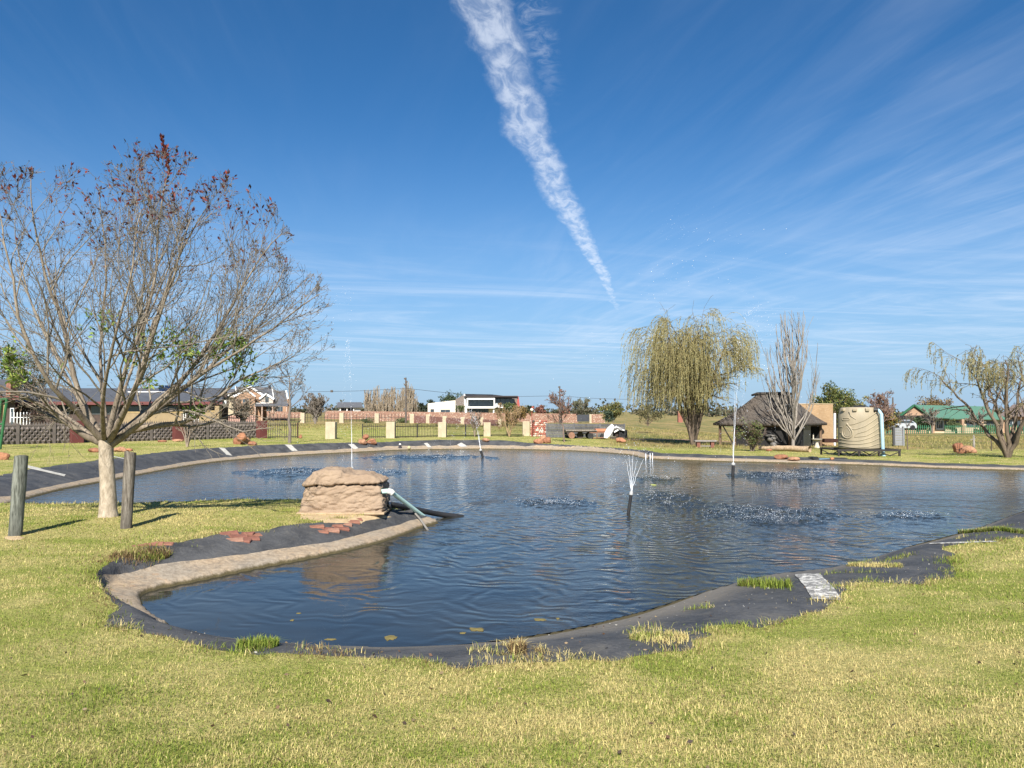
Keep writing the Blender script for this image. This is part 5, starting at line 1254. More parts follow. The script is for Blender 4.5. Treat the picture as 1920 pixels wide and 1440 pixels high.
def garden_bits():
    # bird bath
    b = gp(1532, 839); m = MPP(b.y); t = thing('bird_bath', 'pale stone bird bath beside the yellow brick block', 'bird bath', b); st = pm('pale_cast_stone', (.56, .50, .40), (.44, .39, .31), 6)
    H = 17 * m; mb = MB(); mb.lathe([(.17, 0), (.17, .04), (.13, .08), (.085, H * .5), (.08, H * .72), (.11, H * .8)], 16, b); mb.build('pedestal', st, t, True)
    mb = MB(); mb.lathe([(.10, H * .78), (.24, H * .88), (.29, H * .97), (.29, H), (.25, H * .99), (.1, H * .93)], 20, b); mb.build('bowl', st, t, True); mb = MB(); mb.tube([b + Vector((-.16, .1, H * .5)), b + Vector((-.16, .1, H * 1.45))], [.04, .03], 8); mb.build('side_stub', st, t, True)
    # bench
    b = gp(1322, 839); m = MPP(b.y); t = thing('stone_bench', 'grey slab bench on two brick legs under the willow', 'bench', b); mb = MB(); mb.box((b.x, b.y, b.z + .36), (40 * m, .42, .09)); bevel(mb.build('seat', pm('grey_slab', (.26, .235, .21), (.18, .16, .145), 6), t), .02)
    for k in (-13, 13): mb = MB(); mb.box((b.x + k * m, b.y, b.z + .14), (6 * m, .3, .34)); bevel(mb.build('leg', BRICKM[1], t), .01)
    mb = MB(); mb.box((b.x, b.y, b.z + .08), (24 * m, .08, .06)); mb.build('stretcher', pm('grey_slab', (.26, .235, .21)), t)
    # weathered stump
    b = gp(1460, 837); m = MPP(b.y); t = thing('driftwood_stump', 'gnarled grey tree stump standing before the dark shelter wall', 'stump', b); dw = weathered_wood('silver_driftwood', (.27, .255, .235), (.15, .14, .13)); rng = random.Random(3)
    for (x, tx, h, r0, r1) in ((-4, -14, 22, .26, .3), (0, -2, 20, .28, .24), (5, 8, 20, .24, .2), (10, 18, 13, .2, .14), (12, 24, 6, .16, .1)):
        pts = [b + Vector((x * m, 0, -.05)), b + Vector(((x * .6 + tx * .4) * m, .05, h * .5 * m)), b + Vector((tx * m, rng.gauss(0, .05), h * m))]; C = curve_through([np.array(p) for p in pts], 10); V, Q = tubes([(C, np.linspace(r0, r1, 10) * (1 + .2 * np.sin(np.arange(10) * 1.7 + x)))], 12)
        V = np.array([v + np.array(mnoise.noise_vector(Vector(v * 5))) * .07 for v in V]); o = fast_mesh('root_arm', V, Q, dw, t, True)
        mb = MB(); p = Vector(C[-1]); mb.lathe([(r1 * 1.1, -.04), (r1 * 1.15, .02), (r1 * .5, .06)], 10, p); mb.build('knob', dw, t, True)
    # log border
    p0 = gp(1424, 845); p1 = gp(1519, 848); t = thing('log_border', 'long pale peeled log edging the bed before the shelter', 'log', p0); lm = weathered_wood('pale_log', (.48, .36, .24), (.33, .235, .15)); up = Vector((0, 0, .13))
    C = curve_through([np.array(p0 + up), np.array(p0.lerp(p1, .4) + up * 1.2), np.array(p1 + up * 1.1)], 14); V, Q = tubes([(C, np.linspace(.10, .17, 14))], 12); V = np.array([v + np.array(mnoise.noise_vector(Vector(v * 3))) * .03 for v in V]); fast_mesh('log', V, Q, lm, t, True)
    e = Vector(C[-1]); mb = MB(); mb.lathe([(.165, 0), (.16, .02), (.02, .022)], 14, (0, 0, 0)); o = mb.build('sawn_end', pm('dark_end_grain', (.10, .07, .05), (.06, .045, .035), 14), t); o.location = e - t.location; o.rotation_euler = (0, R(90), 0)
    for k, (x, y, w) in enumerate(((1428, 843, 12), (1441, 846, 14), (1452, 844, 10))): rock(x, y, w, 5, 60 + k, ['flat pale stone at the left end of the log border', 'flat pale stone in front of the log border', 'flat pale stone behind the log border'][k], 'stones along the log border')
    # grey slatted screen right of the tank
    p = gp(1685, 835); m = MPP(p.y); t = thing('slatted_screen', 'small grey slatted screen gate between tank and field', 'screen', p); gm = pm('grey_painted_steel', (.24, .25, .26), (.19, .2, .21), 4, .5); H = 37 * m
    for x, w in ((-9, 3.5), (9, 2.5)): mb = MB(); mb.box((p.x + x * m, p.y, p.z + H / 2), (w * m, .12, H)); mb.build('post', pm('dark_grey_post', (.07, .072, .075)) if x < 0 else gm, t)
    for k in range(7): mb = MB(); mb.box((p.x, p.y + .01, p.z + .06 + H * .13 * k + .05), (15 * m, .03, H * .115)); mb.build('slat', gm, t)
    # slender planted saplings with stakes
    for (px, pb, pt, half, seed, lab) in ((1702, 843, 770, 26, 5, 'thin young tree on a straight stem right of the grey screen'),):
        bare_tree('young_tree', lab, px, pb, pt, half, seed, 1, ((.16, .125, .10), (.11, .085, .07)), .62, 45, (6, 5, 3), .03)
    p = gp(1826, 839); m = MPP(p.y); mb = MB(); mb.tube([p, p + Vector((.01, 0, 12 * m)), p + Vector((0, 0, 24 * m))], [.06, .055, .04], 8); mb.beam(p + Vector((-.2, 0, 15 * m)), p + Vector((.12, 0, 17 * m)), .05, .03); o = mb.build('stake', weathered_wood('pale_stake', (.4, .37, .33), (.22, .2, .17)), None, True, origin=p); tag(o, 'short pale stake with crosspiece in the field behind the right rock heap', 'stake')
    p = gp(1859, 846); mb = MB(); mb.tube([p, p + Vector((0, 0, .5))], .025, 6); tag(mb.build('garden_stake', weathered_wood('dark_stake', (.12, .1, .08), (.07, .06, .05)), None, True, origin=p), 'short thin dark stake left of the right willow', 'stake')
garden_bits()
bare_tree('leafless_shrub', 'leafless multi stemmed shrub before the dark panel wall', 351, 838, 775, 30, 41, 7, ((.36, .29, .23), (.24, .19, .15)), .4, 30, (4, 3, 2), .05, r=.035, cat='shrub')
bare_tree('bare_sapling', 'slim bare sapling with straight trunk on the far left bank', 543, 831, 683, 44, 42, 1, ((.22, .185, .155), (.14, .115, .095)), .48, 48, (10, 5, 3), .045, r=.09)
bare_tree('bare_leaning_tree', 'small reddish bare tree with leaning trunk beside the trailer', 1058, 829, 735, 34, 43, 1, ((.24, .175, .14), (.16, .115, .095)), .38, 42, (13, 8, 5), .05, lean=-.25, leaf=(((.28, .10, .06), (.20, .09, .06)), 260, .09))
bare_tree('bare_bush_by_fence', 'spreading bare brown shrub behind the right end of the cream pillar fence', 955, 819, 757, 40, 44, 6, ((.36, .26, .15), (.25, .18, .11)), .3, 36, (7, 6, 4), .05, cat='shrub', leaf=(((.34, .22, .08), (.25, .17, .07)), 700, .08))
bare_tree('bare_hazy_bush', 'small misty bare shrub behind the small leaning fountain', 890, 819, 772, 22, 45, 4, ((.30, .24, .19), (.2, .16, .13)), .3, 36, (6, 5, 4), .05, cat='shrub')
leafy_tree('dark_shrub', 'dark twiggy evergreen shrub in front of the shelter', 1408, 846, 783, 30, 46, ((.09, .12, .035), (.14, .16, .05), (.13, .09, .05), (.07, .075, .035)), clumps=34, per=46, size=.085, trunk=.12, cat='shrub')
bare_tree('shrub_stems', 'leafless stems at the foot of the dark shrub by the shelter', 1412, 846, 795, 30, 47, 8, ((.17, .13, .11), (.11, .085, .07)), .3, 30, (5, 4, 3), .05, cat='shrub', r=.03)

# ---- small litter: floating algae, fallen leaves, flecks on the liner
def litter():
    rng = np.random.default_rng(17); am = pm('floating_algae', (.20, .16, .055), (.12, .10, .035), 14, .8, .3, .005)
    for i, (px, py, w, h) in enumerate(((732, 1196, 30, 12), (893, 1180, 34, 8), (1012, 1162, 30, 6), (1046, 1160, 8, 4), (548, 1163, 9, 4), (560, 1150, 12, 2), (868, 1187, 14, 4), (620, 1199, 26, 4), (1225, 909, 14, 3))):
        c = at_z(px, py); a = w / 2 * MPP(c.y); b = (at_z(px, py - h / 2) - at_z(px, py + h / 2)).length / 2; V = [(c.x, c.y, .006)]; n = 22
        for k in range(n): t = 2 * math.pi * k / n; r = .75 + .55 * mnoise.noise(Vector((math.cos(t) * 2.2 + i * 5, math.sin(t) * 2.2, i))); V.append((c.x + a * r * math.cos(t), c.y + b * r * math.sin(t), .003))
        V += [(v[0], v[1], -.02) for v in V[1:]]
        o = link_mesh('algae_mat', V, [(0, 1 + k, 1 + (k + 1) % n) for k in range(n)] + [(1 + k, 1 + n + k, 1 + n + (k + 1) % n, 1 + (k + 1) % n) for k in range(n)], am if i < 8 else pm('yellow_leaf_pad', (.40, .42, .12)), None, False, origin=c)
        tag(o, ['yellowish algae clump floating by the near bank left of centre', 'flat algae clump floating near the middle of the near bank', 'broad thin algae patch floating before the curved near bank', 'tiny brown algae scrap right of the broad thin patch', 'small algae scrap floating in the sheltered bay', 'thin floating strand in the sheltered bay', 'small scrap beside the flat algae clump', 'narrow algae strip along the near liner edge', 'small yellow green leaf floating behind the nearest fountain'][i], 'algae' if i < 8 else 'leaf', 'algae floating in the pond' if i < 8 else None)
    # fallen leaves on the turf
    n = 260; r = 3.3 + 6 * rng.random(n); th = (rng.random(n) - .5) * R(78); x, y = r * np.sin(th), r * np.cos(th); z, d, w, _, k = surface(x, y); ok = d > .05; x, y, z = x[ok], y[ok], z[ok]; n = len(x)
    P = np.stack([x, y, z + np.where(d[ok] > edge_width(x, y, w[ok], k[ok]), .02, .006)], 1); Dv = rng.normal(0, 1, (n, 3)); Dv[:, 2] *= .2
    V, Q, C = leaf_quads(P, Dv, .02 + .03 * rng.random(n), .012 + .014 * rng.random(n), pal(rng, n, (.10, .06, .04), (.17, .10, .06), (.30, .22, .13), (.07, .05, .04)), rng); o = fast_mesh('leaf_litter', V, Q, tint_mat('leaf'), col=C); tag(o, 'scattered brown fallen leaves on the turf and liner', 'leaf litter', kind='stuff')
    # pale chips and droppings on the near liner
    n = 2600; x = -3 + 15 * rng.random(n); y = 4.5 + 8 * rng.random(n); z, d, w, _, k = surface(x, y); e = edge_width(x, y, w, k); ok = (d > .03) & (d < e) & (vnoise(x * 1.5, y * 1.5, 9) > .45); x, y, z = x[ok], y[ok], z[ok]; n = len(x)
    Dv = rng.normal(0, 1, (n, 3)); Dv[:, 2] = .05; V, Q, C = leaf_quads(np.stack([x, y, z + .006], 1), Dv, .008 + .03 * rng.random(n) ** 3, .006 + .012 * rng.random(n) ** 2, pal(rng, n, (.55, .53, .48), (.40, .38, .33), (.34, .26, .15)), rng); o = fast_mesh('liner_debris', V, Q, tint_mat('leaf'), col=C); tag(o, 'pale chips and dry bits scattered on the black liner', 'debris', kind='stuff')
litter()

# ================================================================== WALLS, FENCES AND HOUSES BEYOND
def gate_bars(parent, x0, x1, D0, D1, zb0, zb1, h, mat, step, thick=.022, rails=(.1, .86), spike=.05):
    """upright bars (one shared mesh) and two rails between two ground points"""
    n = max(2, int(round(math.hypot(x1 - x0, D1 - D0) / step))); mb = MB(); mb.box((0, 0, h / 2), (thick, thick, h)); mb.add([(-thick / 2, -thick / 2, h), (thick / 2, -thick / 2, h), (thick / 2, thick / 2, h), (-thick / 2, thick / 2, h), (0, 0, h + spike)], [(0, 1, 4), (1, 2, 4), (2, 3, 4), (3, 0, 4)])
    first = None
    for k in range(n + 1):
        t = k / n; p = Vector((x0 + (x1 - x0) * t, D0 + (D1 - D0) * t, zb0 + (zb1 - zb0) * t))
        if first is None: first = mb.build('bar', mat, None); o = first
        else: o = first.copy(); COL.objects.link(o)
        o.parent = parent; o.location = p - parent.location
    for r in rails: m = MB(); m.beam((x0, D0 - .01, zb0 + h * r), (x1, D1 - .01, zb1 + h * r), .03, .045); m.build('rail', mat, parent)

BLK = pm('black_railing', (.02, .02, .021), (.035, .032, .03), 6, .55)
CREAM = pm('cream_plaster', (.47, .40, .28), (.36, .30, .21), 3, .9, .3, .01)
MAROON = pm('maroon_paint', (.13, .040, .035), (.10, .032, .03), 4, .8)

def panel_wall():
    """dark precast wall with raised diamonds, spikes along the top"""
    a = gp(-40, 834.5); b = gp(484, 821); wm = pm('dark_precast_concrete', (.15, .128, .112), (.10, .086, .076), 3, .85, .3, .01)
    t = thing('panel_wall', 'dark grey precast wall of diamond pattern panels with spikes, before the left house', 'wall', a)
    L = (b - a); L.z = 0; n = 9; dirn = L.normalized(); nv = Vector((dirn.y, -dirn.x, 0)); ln = L.length / n; H = 1.0
    # one bay: backing slab and a field of diamonds
    nx, nz = 6, 3; mb = MB(); mb.box((ln / 2, .05, H * .45), (ln - .10, .06, H * .9)); dx = (ln - .14) / nx; dz = H * .86 / nz
    for j in range(nz * 2 - 1):
        for i in range(nx - (j % 2)):
            cx = .07 + dx * (i + .5 + (j % 2) * .5); cz = .03 + dz * (j * .5 + .5); q = .46; mb.add([(cx - dx * q, .017, cz), (cx, .017, cz - dz * q), (cx + dx * q, .017, cz), (cx, .017, cz + dz * q), (cx, -.11, cz - dz * .05)], [(0, 1, 4), (1, 2, 4), (2, 3, 4), (3, 0, 4)])
    ang = math.atan2(dirn.y, dirn.x); first = mb.build('panel', wm, None)
    sp = MB()
    for k in range(13): x = ln * (k + .5) / 13; sp.add([(x - .05, .03, H * .93), (x + .05, .03, H * .93), (x + .05, .07, H * .93), (x - .05, .07, H * .93), (x, .05, H * 1.10)], [(0, 1, 4), (1, 2, 4), (2, 3, 4), (3, 0, 4)])
    sp.box((ln / 2, .05, H * .915), (ln, .1, .05)); sfirst = sp.build('coping_with_spikes', wm, None); pb = MB(); pb.box((0, .04, H * .5), (.13, .16, H)); pfirst = pb.build('post', wm, None)
    for k in range(n + 1):
        p = a.lerp(b, k / n); p.z = min(gz(p.x, p.y), gz(p.x + .5, p.y)) - .02
        for f in (first, sfirst, pfirst):
            if k == n and f is not pfirst: continue
            if k == 0: o = f
            else: o = f.copy(); COL.objects.link(o)
            o.parent = t; o.location = p - t.location + Vector((0, 0, .003 if f is pfirst else 0)); o.rotation_euler = (0, 0, ang)
    for i, (px0, px1, pt, lab) in enumerate(((134, 155, 789, 'maroon pillar in the dark panel wall behind the pale tree'), (326, 344, 797, 'maroon pillar in the dark panel wall behind the leafless shrub'), (483, 499, 789, 'maroon pillar at the right end of the dark panel wall'))):
        u = ((px0 + px1) / 2 + 40) / 524; p = gp((px0 + px1) / 2, 834.5 - 13.5 * u + .6); w = (px1 - px0) * MPP(p.y); mb = MB(); h = W(0, pt, p.y).z - p.z; mb.box((p.x, p.y - .05, p.z + h / 2 - .03), (w, .42, h + .06), ang); o = bevel(mb.build('maroon_pillar', MAROON, None, origin=p), .015); tag(o, lab, 'pillar', 'maroon wall pillars')
    return b
pw_end = panel_wall()

def near_fence():
    # black gate right of the maroon pillar
    a = gp(503, 822); b = gp(558, 821.5); t = thing('railing_gate', 'black railing gate right of the maroon end pillar', 'gate', a); h = W(0, 793, a.y).z - a.z; gate_bars(t, a.x, b.x, a.y, b.y, a.z, b.z, h, BLK, .125)
    mb = MB(); mb.beam(b + Vector((0, 0, -.03)), b + Vector((0, 0, h * 1.02)), .07, .07, (0, 1, 0)); mb.build('gate_post', pm('dark_brown_steel', (.06, .035, .025)), t)
    mb = MB(); mb.beam(b + Vector((0, 0, h)), b + Vector((.2, 0, h * 1.22)), .04, .04, (0, 1, 0)); mb.build('stay', BLK, t)
    # cream pillars and railings
    cols = [(612, 630, 823, 791, 'cream plastered pillar standing alone left of the railings'), (725, 741, 821.5, 791, 'cream plastered pillar between the first two railing bays'), (822, 837, 819.5, 791.5, 'cream plastered pillar between the second and third railing bays'),
            (907, 920, 818, 792, 'cream plastered pillar right of the small leaning fountain'), (980, 993, 817.5, 790, 'cream plastered pillar at the right end of the railings beside the stone wall')]
    P = []
    for (x0, x1, yb, yt, lab) in cols:
        p = gp((x0 + x1) / 2, yb); w = (x1 - x0) * MPP(p.y); h = W(0, yt, p.y).z - p.z; mb = MB(); mb.box((p.x, p.y, p.z + h / 2 - .03), (w, w, h + .06)); o = bevel(mb.build('cream_pillar', CREAM, None, origin=p), .02); tag(o, lab, 'pillar', 'cream pillars of the garden fence'); P.append((p, w, h))
    bays = [(679, None, 1), (None, 1, 2), (None, 2, 3), (None, 3, 4)]; names = ['black railing bay left of the second cream pillar', 'black railing bay between second and third cream pillars', 'black railing bay between third and fourth cream pillars', 'black railing bay before the bare brown shrub']
    for i, (px, l, r) in enumerate(bays):
        q = P[r][0]; e = Vector((q.x - P[r][1] / 2, q.y, q.z)); s = gp(px, 822) if px else Vector((P[l][0].x + P[l][1] / 2, P[l][0].y, P[l][0].z)); h = P[r][2] * .86
        t = thing('railing_bay', names[i], 'railing', s, 'railing bays of the garden fence'); gate_bars(t, s.x + .03, e.x - .03, s.y, e.y, s.z, e.z, h, BLK, .125, .02)
        mb = MB(); m = s.lerp(e, .5 if i else .02); mb.beam(m + Vector((0, -.02, -.03)), m + Vector((0, -.02, h * 1.03)), .05, .05, (0, 1, 0)); mb.build('support_post', BLK, t)
        if i == 1: mb = MB(); mb.beam(m + Vector((0, -.02, h)), m + Vector((.25, -.02, h * 1.12)), .035, .035, (0, 1, 0)); mb.build('stay', BLK, t)
near_fence()

def rubble_mat(name, c1, c2, c3, sc):
    if name in _MC: return _MC[name]
    t = NT(name, .95, .1); v = t.vec('World'); vo = t.N.new('ShaderNodeTexVoronoi'); t.L.new(v, vo.inputs['Vector']); vo.inputs['Scale'].default_value = sc; e = t.voro(v, sc, 'DISTANCE_TO_EDGE')
    s = t.N.new('ShaderNodeSeparateColor'); t.L.new(vo.outputs['Color'], s.inputs[0]); c = t.mix(s.outputs[0], c1, c2); c = t.mix(t.ramp(s.outputs[1], .78, .86), c, c3); c = t.mix(t.ramp(e, .03, .10), (.26, .16, .115), c); t.color(c); t.normal(t.bump(t.ramp(e, 0, .2), .8, .05)); _MC[name] = t.m; return t.m
RUB = rubble_mat('red_rubble_masonry', (.40, .24, .175), (.33, .185, .14), (.47, .35, .27), 6.0)
RUB2 = rubble_mat('dark_red_rubble', (.27, .14, .12), (.20, .10, .09), (.42, .31, .28), 6.0)
REDB = brick_mat('orange_red_brick', (.50, .22, .13), (.42, .17, .10), (.48, .34, .25), 3.6)

def stone_wall():
    # short wall of individually laid stones between the fence end and the plank wall
    a = W(994, 818, 0.001 + gp(1005, 818.5).y); D = a.y; m = MPP(D); x0 = W(994, 800, D).x; x1 = W(1027, 800, D).x; zb = gz((x0 + x1) / 2, D); zt = W(1000, 788, D).z
    t = thing('stone_wall', 'short wall of broken red and white stones left of the grey plank wall', 'wall', ((x0 + x1) / 2, D, zb)); mb = MB(); mb.box(((x0 + x1) / 2, D + .2, (zb + zt) / 2 - .03), (x1 - x0 - .04, .34, zt - zb)); mb.build('core', pm('stone_wall_mortar', (.22, .13, .10), (.15, .09, .07), 8), t)
    rng = random.Random(8); SM = [pm('wall_stone_%d' % i, c, tuple(q * .7 for q in c), 9, .95, .4) for i, c in enumerate([(.42, .15, .10), (.34, .11, .085), (.60, .50, .42), (.46, .24, .17), (.66, .58, .5)])]; meshes = []
    for k in range(10):
        bm = bmesh.new(); bmesh.ops.create_icosphere(bm, subdivisions=1, radius=1)
        for v in bm.verts: v.co = Vector((v.co.x * .085, v.co.y * .06, v.co.z * .062)) * (1 + .28 * rng.gauss(0, 1) * .6)
        me = bpy.data.meshes.new('stone'); bm.to_mesh(me); bm.free(); me.materials.append(SM[k % 5]); meshes.append(me)
    nz = 9; nx = 8
    for j in range(nz):
        for i in range(nx): o = bpy.data.objects.new('stone', meshes[rng.randrange(10)]); COL.objects.link(o); o.parent = t; o.location = Vector((x0 + (x1 - x0) * (i + .5 + .25 * (j % 2) + rng.gauss(0, .06)) / (nx + .25), D + .03, zb + (zt - zb) * (j + .5) / nz)) - t.location; o.rotation_euler = (0, rng.gauss(0, .4), 0)
    # grey plank wall
    p0 = gp(1025, 820.5); p1 = gp(1171, 819.5); h = W(0, 794, p0.y).z - p0.z; t = thing('plank_wall', 'low grey wall of long horizontal planks behind the trailer', 'wall', p0); PM = [weathered_wood('grey_plank_%d' % i, c, tuple(q * .75 for q in c)) for i, c in enumerate([(.20, .20, .205), (.16, .16, .165), (.23, .225, .22)])]; d = p1 - p0; nb = 3
    for k in range(nb):
        for j in range(5):
            a = p0 + d * (k / nb); b = p0 + d * ((k + 1) / nb); z = h * (j + .5) / 5; mb = MB(); jx = .01 * ((j * 7 + k * 3) % 3 - 1); mb.beam(a + Vector((.03, jx, z)), b + Vector((-.03, jx, z)), .05, h / 5 - .012); mb.build('plank', PM[(j * 2 + k) % 3], t)
    for k in range(nb + 1): mb = MB(); q = p0 + d * (k / nb); mb.beam(q + Vector((0, .02, -.05)), q + Vector((0, .02, h * 1.04)), .09, .12, (0, 1, 0)); mb.build('post', PM[1], t)
stone_wall()

def trailer():
    b = gp(1110, 822.5); D = b.y; m = MPP(D); t = thing('flatbed_trailer', 'old flatbed trailer with rusty wheels parked before the grey plank wall', 'trailer', b); X = lambda px: W(px, 800, D).x; Z = lambda py: W(1110, py, D).z
    steel = pm('dark_trailer_steel', (.045, .04, .038), (.075, .05, .038), 7, .7); deck = weathered_wood('worn_deck_boards', (.30, .26, .22), (.18, .15, .125)); rust = pm('rusty_wheel', (.27, .15, .10), (.18, .095, .065), 9, .9); rub = pm('black_rubber', (.03, .03, .032))
    for k in range(5): mb = MB(); mb.box(((X(1060) + X(1118)) / 2, D - .35 + .35 * k, Z(807)), (X(1118) - X(1060), .33, 2.2 * m)); mb.build('deck_board', deck, t)
    for dy in (-.3, 1.0): mb = MB(); mb.beam((X(1061), D + dy, Z(809)), (X(1135), D + dy, Z(809)), .08, .1); mb.build('side_rail', steel, t)
    mb = MB(); mb.prism([(X(1060), D - .45, Z(807)), (X(1064), D - .45, Z(817)), (X(1068), D - .45, Z(818)), (X(1068), D - .45, Z(807))], (0, .06, 0)); mb.build('tail_plate', steel, t)
    def wheel(px, py, r, dy, rim):
        c = Vector((X(px), D + dy, Z(py))); w = bpy.data.objects.new('wheel', None); COL.objects.link(w); w.parent = t; w.location = c - t.location
        mb = MB(); mb.lathe([(r * .58, -.07), (r * .93, -.075), (r, -.04), (r, .04), (r * .93, .075), (r * .58, .07)], 22); o = mb.build('tyre', rim if rim is rust else rub, None, True); o.parent = w; o.rotation_euler = (R(90), 0, 0)
        mb = MB(); mb.lathe([(r * .12, -.06), (r * .2, -.05), (r * .5, -.02), (r * .6, -.05), (r * .6, .05), (r * .2, .05)], 18); o = mb.build('rim', steel if rim is rust else rust, None, True); o.parent = w; o.rotation_euler = (R(90), 0, 0)
    r = 6.2 * m; wheel(1071, 816, r, -.42, rust); wheel(1088, 816, r, .1, rub); wheel(1071, 816, r, 1.1, rub); wheel(1106, 817, r * .92, -.42, rub); wheel(1128, 818, r * .7, -.3, rub); wheel(1106, 817, r * .92, 1.1, rub)
    mb = MB(); mb.beam((X(1084), D + .1, Z(815)), (X(1092), D + .1, Z(815)), .3, .5); mb.beam((X(1064), D + .35, Z(815)), (X(1064), D + .35, Z(815)) if False else (X(1112), D + .35, Z(813)), .07, .07); mb.build('undercarriage', steel, t)
    mb = MB(); mb.beam((X(1110), D - .4, Z(821)), (X(1133), D - .4, Z(820)), .05, .05); mb.beam((X(1118), D - .4, Z(812)), (X(1118), D - .4, Z(821)), .05, .05, (0, 1, 0)); mb.beam((X(1104), D - .4, Z(811)), (X(1140), D - .4, Z(811)), .05, .06); mb.build('turntable_frame', rust, t)
    # load: orange slabs, white curved sheet, black crates
    o = MB(); o.box(((X(1116) + X(1137)) / 2, D + .1, Z(806.5)), (X(1137) - X(1116), 1.0, 5.0 * m)); tag(bevel(o.build('brick_slab_stack', pm('orange_brick_slab', (.48, .20, .11), (.40, .16, .09), 5), None, origin=(X(1126), D, Z(809))), .015), 'stack of orange brick slabs on the front of the trailer', 'slab stack')
    pts = [(1147, 794.5), (1151.5, 799), (1150, 807), (1144, 817), (1138.5, 822), (1132, 821), (1133, 812), (1138, 803)]; mb = MB(); mb.prism([W(x, y, D - .62) for x, y in pts], (.03, .09, .0))
    tag(bevel(mb.build('white_panel_sheet', pm('white_fibreglass', (.72, .72, .72), (.6, .6, .61), 3, .5), None, origin=W(1138, 822, D - .6)), .03), 'curved white sheet leaning on the trailer drawbar', 'sheet')
    k = thing('scrap_pile', 'black and white scrap heaped at the right end of the trailer', 'scrap pile', gp(1160, 822)); mb = MB(); mb.box(W(1166, 814, D + .1), (17 * m, .5, 15 * m), .2); mb.build('black_crate', pm('black_plastic', (.02, .021, .023)), k); mb = MB(); mb.box(W(1155, 812, D), (8 * m, .3, 12 * m), .5); mb.build('dark_box', steel, k)
    wt = pm('white_fibreglass', (.72, .72, .72))
    for (x, y, w_, a) in ((1160, 802, 12, .5), (1166, 805.5, 9, .3), (1155, 808, 9, -.5), (1152, 801.5, 6, -.2)): mb = MB(); mb.box(W(x, y, D - .25), (w_ * m, .25, 2.4 * m), 0, Matrix.Rotation(a, 3, 'Y')); mb.build('white_offcut', wt, k)
    mb = MB(); mb.box(W(1158, 821, D - .2), (26 * m, .4, 3 * m)); mb.build('base_frame', steel, k)
trailer()

def lamp_post():
    p = gp(997, 818.5); p.y -= .5; p.z = gz(p.x, p.y); D = p.y; t = thing('garden_lamp', 'thin rust red lamp post with white globe beside the stone wall', 'lamp post', p); top = W(997, 771, D).z; rd = pm('rust_red_paint', (.28, .075, .05), (.22, .06, .045), 5, .6); mb = MB(); mb.tube([p - Vector((0, 0, .05)), p + Vector((0, 0, .25)), p + Vector((0, 0, .26)), Vector((p.x, p.y, top))], [.05, .05, .032, .03], 8); mb.build('post', rd, t, True)
    mb = MB(); r = 3.0 * MPP(D); c = Vector((p.x, p.y, top)); mb.lathe([(r * math.sin(math.pi * k / 8) + .004, -r * math.cos(math.pi * k / 8) + r) for k in range(9)], 14, c); mb.build('globe', pm('opal_globe', (.82, .80, .72), (.8, .78, .7), 2, .3, 0), t, True)
    mb = MB(); mb.lathe([(r * 1.2, 0), (r * .9, .05), (.02, .16)], 12, c + Vector((.06, 0, r * 1.9))); mb.build('cap', rd, t, True)
lamp_post()

